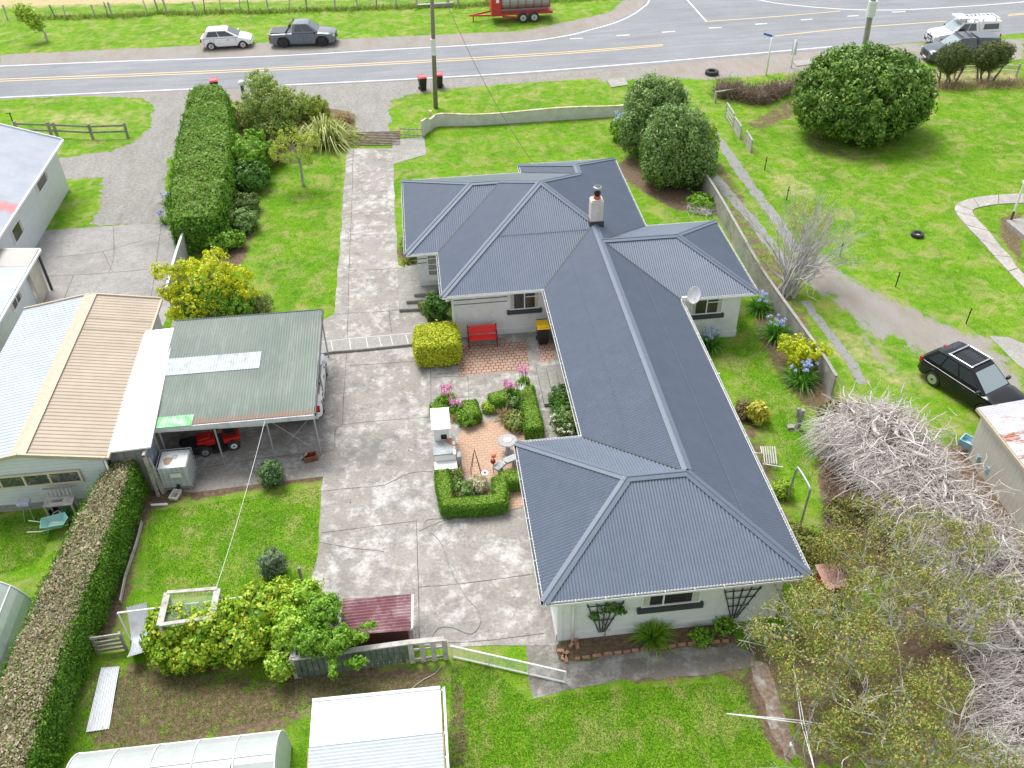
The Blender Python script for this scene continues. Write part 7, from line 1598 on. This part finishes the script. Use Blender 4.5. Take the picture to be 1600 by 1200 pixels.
for x in (bx0+.05, bx1-.05):
    for y in (by0+.05, by1-.05): m = MB(); m.bar((x, y, 0), (x, y, zb2-.04), .06, .06, (1, 0, 0)); m.build('leg', m_wood2, t)
for k in range(7): x = bx0+.1+(bx1-bx0-.2)*k/6; m = MB(); m.bar((x, by1, zb2+.03), (x, by1+.05, zb2+.42), .07, .02, (0, 1, 0)); m.build('back_slat', m_wood2, t)
m = MB(); m.bar((bx0, by1+.04, zb2+.4), (bx1, by1+.04, zb2+.4), .03, .05); m.build('back_rail', m_wood, t)
p = G(*fg(265, 935)); t = thing('trestle_stand', 'small grey folding stand draped with a pale cloth left of the bench', 'stand', tuple(p)); 
for sx in (-1, 1): m = MB(); m.tube([(p.x+sx*.18, p.y-.15, 0), (p.x+sx*.08, p.y+.1, .75)], .014, 5); m.tube([(p.x+sx*.18, p.y+.25, 0), (p.x+sx*.08, p.y, .75)], .014, 5); m.build('leg', m_galv, t)
m = MB(); m.box((p.x-.22, p.y-.12, .75), (p.x+.22, p.y+.2, .9)); m.build('cloth', paint('pale_grey_cloth', (.40, .44, .50), .8, 0, .25, 10), t, bevel=.05)
p = G(*fg(505, 925)); t = thing('bucket', 'white bucket beside the garage bench near the green can', 'bucket', tuple(p)); m = MB(); m.lathe(p, [(.12, 0), (.15, .26), (.13, .265), (.11, .03)], 16); m.build('pail', m_white, t, smooth=True)
p = G(*fg(475, 900)); t = thing('black_tub', 'black tub behind the white bucket', 'tub', tuple(p)); m = MB(); m.lathe(p, [(.15, 0), (.19, .25), (.17, .255), (.14, .03)], 16); m.build('tub', m_blk, t)
p = G(*fg(565, 905)); t = thing('watering_can', 'teal green watering can beside the garage bench', 'watering can', tuple(p)); m_teal = paint('teal_green', (.03, .26, .19), .45); m = MB(); m.lathe(p, [(.12, 0), (.12, .25), (.09, .29)], 16); m.build('body', m_teal, t); m = MB(); m.tube([p+Vector((.1, 0, .06)), p+Vector((.3, 0, .3))], .02, 6); m.build('spout', m_teal, t); m = MB(); m.tube([p+Vector((-.1, 0, .2)), p+Vector((-.16, 0, .34)), p+Vector((0, 0, .4)), p+Vector((.06, 0, .28))], .012, 6); m.build('handle', m_teal, t)
p = G(*fg(490, 1030)); t = thing('wheelbarrow', 'pale turquoise wheelbarrow on the grass by the hedge', 'wheelbarrow', tuple(p), .18)
m = MB(); o1 = [(-.42, -.26), (.38, -.32), (.52, 0), (.38, .32), (-.42, .26)]; k = 5; b0 = [(x*.6+.02, y*.6, .26) for x, y in o1]; b1 = [(x, y, .52) for x, y in o1]; b2 = [(x*.96, y*.95, .52) for x, y in o1]; b3 = [(x*.57+.02, y*.57, .28) for x, y in o1]
m.v = b0+b1+b2+b3; m.f = [(4, 3, 2, 1, 0), (15, 16, 17, 18, 19)]+[(r_*k+i, r_*k+(i+1) % k, (r_+1)*k+(i+1) % k, (r_+1)*k+i) for r_ in range(3) for i in range(k)]
m.build('tray', paint('turquoise_tray', (.25, .50, .46), .5, 0, .1, 4, (.42, .45, .40), 4, (.52, .66)), t, local=True)
for s in (-1, 1): m = MB(); m.tube([(.45, s*.05, .22), (-.45, s*.24, .34), (-.85, s*.29, .50)], .018, 6); m.build('handle', m_white, t, local=True); m = MB(); m.tube([(-.2, s*.2, .3), (-.3, s*.2, 0)], .016, 6); m.build('leg', m_galv, t, local=True)
wheel(t, (.6, 0, .18), .18, .08)
# crates/blue bits near rusty shed
for px, lab, s in (((1512, 690), 'pale blue plastic crate wedged between branch pile and rusty shed', .5), ((1535, 715), 'smaller blue crate lower down beside the rusty shed wall', .35), ((1550, 735), 'blue crate lowest by the rusty shed wall', .3)):
    p = G(*px, .5); t = thing('plastic_crate', lab, 'crate', (p.x, p.y, .35), random.uniform(0, 1)); m = MB(); h = s*.5
    m.box((-h, -h, 0), (h, h, .04)); 
    for a, b in (((-h, -h), (h, -h+.03)), ((-h, h-.03), (h, h)), ((-h, -h+.03), (-h+.03, h-.03)), ((h-.03, -h+.03), (h, h-.03))): m.box((a[0], a[1], .04), (b[0], b[1], .28))
    m.build('shell', paint('pale_blue_plastic', (.32, .55, .62), .5, 0, .15), t, local=True)
# clothes-line style leaning frame at right edge: porch post & canopy
t = thing('porch_corner', 'white porch canopy corner on a brown and white post at the right edge', 'porch', tuple(G(1580, 343)))
a = G(1580, 343, .25); b = WY(1605, 295, a.y); m = MB(); top = a+Vector((0, 0, 2.1)); m.tube([a, a+Vector((0, 0, .5))], .06, 8); m.build('post_base', paint('brown_gloss', (.12, .03, .025), .4), t); m = MB(); m.tube([a+Vector((0, 0, .5)), top], .055, 8); m.build('post', m_white, t)
m = MB(); m.box((top.x-.05, top.y-1.0, top.z), (top.x+3, top.y+.15, top.z+.12)); m.build('canopy', m_white, t); m = MB(); m.box((top.x+.1, top.y-.85, top.z+.121), (top.x+2.9, top.y+.0, top.z+.14)); m.build('canopy_top', paint('pinkish_membrane', (.42, .30, .28), .8), t)
m = MB(); g0_ = [G(x, y, .25) for x, y in ((1572, 344), (1600, 340), (1660, 345), (1660, 400), (1605, 372))]; m.prism([(p.x, p.y) for p in g0_], 0, .25); m.build('deck', m_conc2, t)
# ================================================================ VEHICLES
m_lens = paint('red_lens', (.55, .02, .02), .2); m_head = paint('headlamp_glass', (.62, .64, .66), .12); m_plast = paint('dark_bumper', (.03, .03, .033), .55)
m_carw = paint('white_car_paint', (.80, .80, .80), .22, 0, .01); m_carg = paint('grey_car_paint', (.16, .18, .205), .28, .2, .03); m_carb = paint('black_car_paint', (.012, .013, .016), .15, .1, .03); m_card = paint('charcoal_car_paint', (.10, .115, .135), .28, .2, .03)
m_alloy = paint('alloy_rim', (.50, .51, .52), .3, .6); m_bumper = m_plast
def cglass():
    t = NT('car_glass'); t.col((.035, .045, .055)).rough(.06, 0, .8); return t.m
m_cg = cglass()
def pglass():
    t = NT('pale_windscreen'); t.col((.26, .32, .34)).rough(.08, 0, .8); return t.m
m_pg = pglass()
def car(label, px, rot, L, W, prof, roofz, cab, wb, wr, paintm, kind='car', rim=None, cat='car', name='parked_car', group=None, wsg=None, rails=False, loc=None, rimr=.62, flare=False):
    """local +x = front. prof: list of (x, z_top) of the lower body; cab = (x_rear_base, x_rear_top, x_front_top, x_front_base)"""
    p = loc or G(*px); t = thing(name, label, cat, tuple(p), rot, group); hw = W/2; zs = .30
    # lower body loft: sections along x, with wheel arches cut as raised sill
    xs_ = sorted(set([round(v, 3) for v in list(np.linspace(-L/2, L/2, 33))])); pz = [q[1] for q in prof]; pxx = [q[0] for q in prof]; sec = []
    for x in xs_:
        zt = float(np.interp(x, pxx, pz)); e = min(1, (L/2-abs(x))/.38); w = hw*(.80+.20*math.sqrt(max(0, 1-(1-e)**2))); zb = .26+.10*(1-e)
        za = zb
        for wx in (-wb/2+cab[4], wb/2+cab[4]):
            dd = abs(x-wx)
            if dd < wr*1.18: za = max(za, wr+math.sqrt((wr*1.18)**2-dd*dd)-.02)
        ca = min(.10, (zt-za)*.3)
        half = [(w*.55, zb if za <= zb+.01 else za), (w*.97, za), (w, za+(zt-za)*.25), (w*.995, zt-ca*2.2), (w*.95, zt-ca*.8), (w*.80, zt-.005), (w*.4, zt+.02)]
        sec.append([(x, y, z) for y, z in half]+[(x, -y, z) for y, z in reversed(half)])
    m = MB(); n = len(sec[0])
    for s in sec: m.v += s
    for i in range(len(sec)-1):
        for j in range(n): a = i*n+j; b = i*n+(j+1) % n; m.f.append((a, b, b+n, a+n))
    m.f.append(tuple(range(n))); m.f.append(tuple(range((len(sec)-1)*n, len(sec)*n)))
    body = m.build('body', paintm, t, local=True, smooth=True); 
    try: body.data.shade_smooth()
    except Exception: pass
    md = body.modifiers.new('edge', 'EDGE_SPLIT'); md.split_angle = math.radians(40)
    # cabin
    xrb, xrt, xft, xfb = cab[:4]; zb = float(np.interp((xrb+xfb)/2, pxx, pz))-.02; zt = roofz; wb_, wt_ = hw*.93, hw*.74
    zrb = float(np.interp(xrb, pxx, pz))-.02; zfb = float(np.interp(xfb, pxx, pz))-.02
    B = [(xrb, wb_*.94, zrb), (xrb+.12, wb_, zb), (xfb-.12, wb_, zb), (xfb, wb_*.92, zfb)]; T_ = [(xrt, wt_*.93, zt-.04), (xrt+.18, wt_, zt-.01), (xft-.15, wt_, zt-.01), (xft, wt_*.93, zt-.04)]
    full = lambda q: q+[(x, -y, z) for x, y, z in reversed(q)]
    m = MB(); m.v = full(B)+full(T_)+[(xrt+.3, 0, zt+.03), (xft-.3, 0, zt+.03)]
    for i in range(8): m.f.append((i, (i+1) % 8, 8+(i+1) % 8, 8+i))
    m.f += [(8, 9, 16), (9, 10, 17, 16), (10, 11, 17), (11, 12, 17), (12, 13, 17), (13, 14, 16, 17), (14, 15, 16), (15, 8, 16)]
    cb_ = m.build('cabin', paintm, t, local=True, bevel=.02)
    # glass: inset quads, pushed out
    def gq(name, a, b, c, d, ins, mat, push=.012, sub=None):
        a, b, c, d = map(Vector, (a, b, c, d)); ce = (a+b+c+d)/4; nrm = (b-a).cross(d-a).normalized()
        if nrm.dot(ce-Vector((0, 0, zb-.2))) < 0: nrm = -nrm
        def P(u, v): return (a.lerp(b, u)).lerp(d.lerp(c, u), v)+nrm*push
        u0, u1, v0, v1 = ins; m = MB(); q = [P(u0, v0), P(u1, v0), P(u1, v1), P(u0, v1)]; m.poly(q); m.v += [tuple(Vector(k)-nrm*(push+.01)) for k in q]; m.f += [(0, 1, 5, 4), (1, 2, 6, 5), (2, 3, 7, 6), (3, 0, 4, 7)]; return m.build(name, mat, t, local=True)
    Bf = lambda i, s: (B[i][0], B[i][1]*s, B[i][2]); Tf = lambda i, s: (T_[i][0], T_[i][1]*s, T_[i][2])
    gq('windscreen', Bf(3, 1), Bf(3, -1), Tf(3, -1), Tf(3, 1), (.04, .96, .06, .93), wsg or m_cg)
    gq('rear_window', Bf(0, 1), Bf(0, -1), Tf(0, -1), Tf(0, 1), (.10, .90, .32 if kind != 'ute' else .2, .9), m_cg)
    for s in (1, -1):
        cuts = {'hatch': [(.06, .47), (.50, .97)], 'ute': [(.06, .46), (.50, .97)], 'suv': [(.02, .25), (.28, .60), (.63, .97)]}[kind]
        for u0, u1 in cuts: gq('side_window', Bf(1, s), Bf(2, s), Tf(2, s), Tf(1, s), (u0, u1, .18, .88), m_cg)
        m = MB(); m.cbox((xfb-.25, s*(hw+.05), zb+.10), (.12, .20, .13)); m.build('mirror', paintm if kind == 'hatch' else m_plast, t, local=True, bevel=.02)
        m = MB(); m.box((-L/2-.012 if kind != 'suv' else -L/2-.004, s*hw*(.62 if kind != 'suv' else .74), .62 if kind != 'suv' else .70), (-L/2+.14, s*hw*(.93 if kind != 'suv' else .90), .88 if kind != 'suv' else .98)); m.build('taillight', m_lens, t, local=True, bevel=.02)
        m = MB(); zf_ = float(np.interp(L/2-.1, pxx, pz)); m.box((L/2-.22, s*hw*.52, zf_-.20), (L/2-.02, s*hw*.88, zf_-.06)); m.build('headlight', m_head, t, local=True, bevel=.02)
        m = MB(); m.bar((xrb+.6, s*(hw+.002), zb-.16), (xrb+.78, s*(hw+.002), zb-.16), .02, .03); m.bar((xfb-1.0, s*(hw+.002), zb-.16), (xfb-.82, s*(hw+.002), zb-.16), .02, .03); m.build('door_handle', m_plast, t, local=True)
        if flare:
            for wx in (-wb/2+cab[4], wb/2+cab[4]): 
                m = MB(); m.tube([(wx+math.cos(a)*wr*1.25, s*(hw+.0), wr+math.sin(a)*wr*1.2) for a in np.linspace(-.1, PI+.1, 13)], .055, 6); m.build('wheel_flare', m_plast, t, local=True)
        for dx in ((xrb+.95, xfb-.30, xrb+.15) if kind != 'suv' else (xrb+.9, xfb-.25, xrb+1.75)):
            m = MB(); m.box((dx-.008, s*(hw-.02), .42), (dx+.008, s*(hw+.004), zb-.03)); m.build('door_seam', m_blk, t, local=True)
    m = MB(); m.box((-L/2-.04, -.26, .55), (-L/2-.031, .26, .67)); m.build('number_plate', m_white, t, local=True)
    m = MB(); m.box((L/2+.036, -.26, .33), (L/2+.044, .26, .44)); m.build('number_plate', m_white, t, local=True)
    m = MB(); m.box((L/2-.10, -hw*.80, .28), (L/2+.035, hw*.80, .46)); m.build('front_bumper', m_plast if kind != 'hatch' else paintm, t, local=True, bevel=.03); zf_ = float(np.interp(L/2-.1, pxx, pz))
    m = MB(); m.box((L/2-.08, -hw*.45, .50), (L/2+.012, hw*.45, zf_-.10)); m.build('grille', m_blk, t, local=True, bevel=.02)
    m = MB(); m.box((-L/2-.03, -hw*.80, .30), (-L/2+.10, hw*.80, .50)); m.build('rear_bumper', m_plast if kind != 'hatch' else paintm, t, local=True, bevel=.03)
    m = MB(); m.box((-L/2+.3, -hw*.8, .22), (L/2-.3, hw*.8, .34)); m.build('underbody', m_blk, t, local=True)
    for wx in (-wb/2+cab[4], wb/2+cab[4]):
        for s in (1, -1): wheel(t, (wx, s*(hw-.11), wr), wr, .22, rim=rim or m_alloy, rimr=rimr)
    return t
def angle(p, q): a, b = G(*p), G(*q); return math.atan2(b.y-a.y, b.x-a.x)
# white hatchback
wc = (G(312, 79)+G(395, 73))*.5; wc = G(357, 72)
car('white small hatchback parked on the far road shoulder behind the grey pickup', None, angle((327, 80), (377, 77)), 3.98, 1.70, [(-2, .82), (-1.9, .92), (-1.2, .93), (.9, .93), (1.05, .95), (1.6, .82), (1.9, .70), (2, .62)], 1.46, (-1.85, -1.45, .15, 1.12, .05), 2.5, .30, m_carw, 'hatch', loc=wc, rimr=.7)
uc = G(476, 68)
t = car('slate grey double-cab pickup truck on the far road shoulder', None, angle((445, 76), (506, 74)), 5.25, 1.88, [(-2.65, 1.10), (-.75, 1.12), (-.7, 1.10), (1.1, 1.10), (1.3, 1.12), (2.3, 1.02), (2.65, .88)], 1.78, (-.80, -.60, .55, 1.35, .05), 3.1, .39, m_carg, 'ute', rim=m_blk, cat='pickup', name='pickup_truck', loc=uc, flare=True)
m = MB(); m.box((-2.50, -.78, 1.115), (-.85, .78, 1.14)); m.build('bed_cover', paint('dark_bed_cover', (.05, .055, .06), .5), t, local=True, bevel=.01)
m = MB()
for s in (1, -1): m.bar((-1.25, s*.86, 1.12), (-.72, s*.70, 1.74), .12, .08, (0, 1, 0))
m.bar((-.78, -.70, 1.70), (-.78, .70, 1.70), .10, .06); m.build('sports_bar', m_plast, t, local=True)
# white ute with canopy and roof rack, dark ute in front, upper right
wu = G(1508, 62); aw = angle((1583, 62), (1448, 72))
aw = math.pi-.02
t = car('white pickup truck with hard canopy and full roof rack, upper right', None, aw, 5.3, 1.88, [(-2.65, 1.10), (-.75, 1.12), (1.1, 1.10), (1.3, 1.14), (2.3, 1.05), (2.65, .88)], 1.82, (-.80, -.65, .55, 1.35, .05), 3.1, .40, m_carw, 'ute', cat='pickup', name='pickup_truck', loc=G(1500, 68), rim=m_blk, wsg=m_pg)
m = MB(); m.v = [(-2.6, y, 1.10) for y in (-.86, .86)]+[(-.80, y, 1.10) for y in (.86, -.86)]+[(-2.5, y, 1.80) for y in (-.72, .72)]+[(-.84, y, 1.86) for y in (.72, -.72)]; m.f = [(0, 3, 2, 1), (4, 5, 6, 7), (0, 1, 5, 4), (1, 2, 6, 5), (2, 3, 7, 6), (3, 0, 4, 7)]; cn = m.build('canopy', m_carw, t, local=True, bevel=.05)
for s in (1, -1): m = MB(); m.v = [(x, s*y, z) for x, y, z in ((-2.3, .845, 1.28), (-1.05, .845, 1.28), (-1.1, .765, 1.66), (-2.25, .765, 1.66))]+[(x, s*y, z) for x, y, z in ((-2.3, .80, 1.28), (-1.05, .80, 1.28), (-1.1, .73, 1.66), (-2.25, .73, 1.66))]; m.f = [(0, 1, 2, 3), (4, 5, 6, 7), (0, 1, 5, 4), (1, 2, 6, 5), (2, 3, 7, 6), (3, 0, 4, 7)]; m.build('canopy_window', m_cg, cn, local=True)
m = MB()
for y in (-.62, .62): m.tube([(-2.3, y, 2.0), (.75, y, 2.0)], .03, 6)
rk = m.build('roof_rack', m_white, t, local=True)
for k in range(10): m = MB(); m.bar((-2.3+k*.33, -.62, 2.0), (-2.3+k*.33, .62, 2.0), .06, .03); m.build('rack_bar', m_white, rk, local=True)
m = MB(); m.box((.15, -.66, 2.02), (.95, .66, 2.12)); m.build('rack_tray', m_white, rk, local=True, bevel=.03)
for x in (-2.0, -1.0, -.3, .4):
    for s in (1, -1): m = MB(); m.bar((x, s*.66, 1.78), (x, s*.62, 2.0), .05, .05, (1, 0, 0)); m.build('rack_foot', m_blk, rk, local=True)
m = MB(); m.tube([(2.62, -.7, .5), (2.85, -.6, .75), (2.85, .6, .75), (2.62, .7, .5)], .04, 6); m.tube([(2.85, -.35, .75), (2.80, -.3, 1.1), (2.80, .3, 1.1), (2.85, .35, .75)], .035, 6); m.build('bull_bar', m_galv, t, local=True)
t = car('dark charcoal pickup truck half hidden behind the trimmed cypresses', None, math.pi-.02, 5.3, 1.88, [(-2.65, 1.10), (-.75, 1.12), (1.1, 1.10), (1.3, 1.14), (2.3, 1.05), (2.65, .88)], 1.80, (-.80, -.65, .55, 1.35, .05), 3.1, .42, m_card, 'ute', cat='pickup', name='pickup_truck', loc=G(1496, 93), rim=m_blk, wsg=m_pg, flare=True)
m = MB(); m.v = [(-2.6, y, 1.10) for y in (-.86, .86)]+[(-.80, y, 1.10) for y in (.86, -.86)]+[(-2.5, y, 1.72) for y in (-.72, .72)]+[(-.84, y, 1.80) for y in (.72, -.72)]; m.f = [(0, 3, 2, 1), (4, 5, 6, 7), (0, 1, 5, 4), (1, 2, 6, 5), (2, 3, 7, 6), (3, 0, 4, 7)]; m.build('canopy', m_card, t, local=True, bevel=.05)
for x in (-.3, .4): m = MB(); m.bar((x, -.66, 1.88), (x, .66, 1.88), .06, .04); m.build('roof_bar', m_plast, t, local=True)
# black SUV
w1, w2 = G(1457, 604), G(1546, 668)
ang = math.atan2(w2.y-w1.y, w2.x-w1.x); mid = (w1+w2)*.5; nrm = Vector((-math.sin(ang), math.cos(ang), 0)); 
fx = G(1600, 640)
rot = math.atan2((G(1600, 652, .9)-G(1449, 600, .9)).y, (G(1600, 652, .9)-G(1449, 600, .9)).x)
rot = -1.16
rwc = Vector((20.60, 28.0, 0)); fwd = Vector((math.cos(rot), math.sin(rot), 0)); left = Vector((-fwd.y, fwd.x, 0))
loc = rwc+fwd*1.23+left*.77
t = car('black five-door SUV with silver roof rails beside the rusty shed', None, rot, 4.25, 1.76, [(-2.12, .92), (-2.02, 1.0), (1.0, .98), (1.15, 1.0), (1.8, .92), (2.12, .76)], 1.62, (-2.02, -1.52, .20, 1.08, .02), 2.5, .335, m_carb, 'suv', cat='car', name='parked_suv', loc=loc, wsg=m_pg, rimr=.66)
for s in (1, -1):
    m = MB(); m.tube([(-1.05, s*.58, 1.67), (.10, s*.58, 1.69)], .025, 6); m.build('roof_rail', m_alloy, t, local=True)
for x in (-1.0, .05): m = MB(); m.bar((x, -.58, 1.70), (x, .58, 1.70), .05, .03); m.build('roof_bar', m_alloy, t, local=True)
m = MB(); m.tube([(-1.35, .0, 1.62), (-1.4, 0, 1.76)], .006, 4); m.build('aerial', m_blk, t, local=True)
# white car edge beside carport
car('white car parked under the carport, only its right side showing', None, PI/2, 4.0, 1.68, [(-2, .82), (-1.9, .92), (-1.2, .93), (.9, .93), (1.05, .95), (1.6, .82), (1.9, .70), (2, .62)], 1.42, (-1.7, -1.3, .15, 1.10, .05), 2.45, .30, m_carw, 'hatch', loc=Vector((-5.78, 30.9, 0)), name='parked_car')
# red spreader trailer at top
t = thing('farm_trailer', 'red farm feed trailer with ribbed grey drum sides on the far verge', 'trailer', tuple(G(805, 30)), angle((770, 30), (860, 25))); m_tr = paint('trailer_red', (.50, .03, .02), .5, 0, .15, 5, (.25, .05, .03), 3, (.5, .68)); m_dr = paint('grey_drum', (.34, .36, .36), .4, .4, .1, 3)
S = 14
m = MB(); i0 = 0
prof = [(math.cos(a)*1.0, 1.75+math.sin(a)*.85) for a in np.linspace(0, 2*PI, 21)[:-1]]
for x in (-1.25, 2.9):
    m.v += [(x, y, z) for y, z in prof]
n = len(prof); m.f = [(j, (j+1) % n, n+(j+1) % n, n+j) for j in range(n)]+[tuple(range(n)), tuple(range(n, 2*n))]; m.build('drum', m_dr, t, local=True, smooth=False)
for k in range(7): x = -1.2+k*4.05/6; m = MB(); m.tube([(x, math.cos(a)*1.03, 1.75+math.sin(a)*.88) for a in np.linspace(-.9, PI+.9, 15)], .035, 5); m.build('rib', m_tr, t, local=True)
m = MB(); m.box((-2.1, -1.0, .6), (-1.27, 1.0, 3.0)); m.build('front_panel', m_tr, t, local=True, bevel=.04); m = MB(); m.box((-1.7, -1.03, 1.7), (-1.45, -1.005, 2.9)); m.build('white_plate', m_white, t, local=True)
m = MB(); m.box((-2.1, -.95, .62), (3.1, -.8, .82)); m.box((-2.1, .8, .62), (3.1, .95, .82)); m.box((-2.1, -.8, .66), (3.1, .8, .78)); m.bar((-1.2, -.9, .55), (.6, -.9, .35), .1, .12); m.build('chassis', m_tr, t, local=True)
m = MB(); m.bar((-2.1, -.6, .6), (-3.9, 0, .5), .1, .12); m.bar((-2.1, .6, .6), (-3.9, 0, .5), .1, .12); m.tube([(-3.6, .0, .5), (-3.6, 0, 0)], .05, 6); m.build('drawbar', m_tr, t, local=True)
for x in (.55, 1.5):
    for s in (1, -1): wheel(t, (x, s*1.05, .42), .42, .28, rim=m_alloy)
# ---- real blades over the lawns
LAWN = [([(705,1045),(760,1035),(825,1095),(885,1085),(1170,1062),(1210,1200),(700,1200)], 26000), ([(232,800),(500,760),(495,890),(430,930),(230,930)], 15000),
 ([(0,810),(100,800),(60,880),(0,900)], 4000), ([(130,1045),(700,1060),(700,1100),(480,1110),(110,1200)], 12000),
 ([(405,250),(535,250),(524,480),(440,480),(395,400)], 14000), ([(1160,500),(1300,640),(1330,700),(1250,760),(1180,640),(1130,560)], 9000),
 ([(1130,180),(1600,140),(1600,520),(1480,490),(1300,400),(1180,300)], 38000), ([(620,200),(960,190),(980,250),(620,280)], 9000), ([(615,150),(940,128),(1000,175),(620,195)], 7000)]
Ps = []
for poly, n in LAWN:
    W = np.array([tuple(p)[:2] for p in gp(poly)]); lo, hi = W.min(0), W.max(0); q = RNG.uniform(lo, hi, (int(n*2.2), 2)); k = pmask(q[:, 0], q[:, 1], W, .05) > .5; Ps.append(q[k][:n])
Q = np.concatenate(Ps); n = len(Q); P = np.column_stack([Q, np.full(n, .002)])
D = norm(RNG.normal(0, .55, (n, 3))*[1, 1, .1]+[0, 0, 1]); V, F = blades(P, D, .055, .011, .25)
ob = rawmesh('lawn_grass', V, F, leafmat('lawn_blade', [(.06, .20, .007), (.125, .31, .011), (.21, .38, .02), (.33, .39, .07)], .6, .5, .5, .2, gain=1.25), None, (0, 30, 0)); props(ob, 'short grass blades over the lawns', 'grass', kind='stuff')
# ================================================================ LIGHT
w = bpy.data.worlds.new("World"); scene.world = w; w.use_nodes = True
nt = w.node_tree; bg = nt.nodes['Background']
sk = nt.nodes.new('ShaderNodeTexSky'); sk.sky_type = 'NISHITA'; sk.sun_disc = False
SUN_EL, SUN_AZ = math.radians(60), math.radians(-24)     # azimuth from +Y towards +X
sk.sun_elevation = SUN_EL; sk.sun_rotation = SUN_AZ; sk.air_density = 1.0; sk.dust_density = 2.0; sk.ozone_density = 1.0
hs = nt.nodes.new('ShaderNodeHueSaturation'); hs.inputs['Saturation'].default_value = .28; nt.links.new(sk.outputs[0], hs.inputs['Color']); nt.links.new(hs.outputs[0], bg.inputs['Color']); bg.inputs['Strength'].default_value = .13
sd = bpy.data.lights.new('sun', 'SUN'); sd.energy = 1.8; sd.angle = math.radians(28); sd.color = (1, .985, .95)
so = bpy.data.objects.new('sun', sd); COL.objects.link(so)
dirv = Vector((math.sin(SUN_AZ)*math.cos(SUN_EL), math.cos(SUN_AZ)*math.cos(SUN_EL), math.sin(SUN_EL)))
so.rotation_euler = dirv.to_track_quat('Z', 'Y').to_euler(); so.location = dirv*80
vs = scene.view_settings; vs.view_transform = 'Standard'; vs.look = 'None'; vs.gamma = 1; vs.exposure = 1.0
try: scene.display_settings.display_device = 'sRGB'
except Exception: pass
scene.cycles.use_denoising = True
scene.cycles.max_bounces = 6; scene.cycles.diffuse_bounces = 3; scene.cycles.glossy_bounces = 2; scene.cycles.transparent_max_bounces = 8
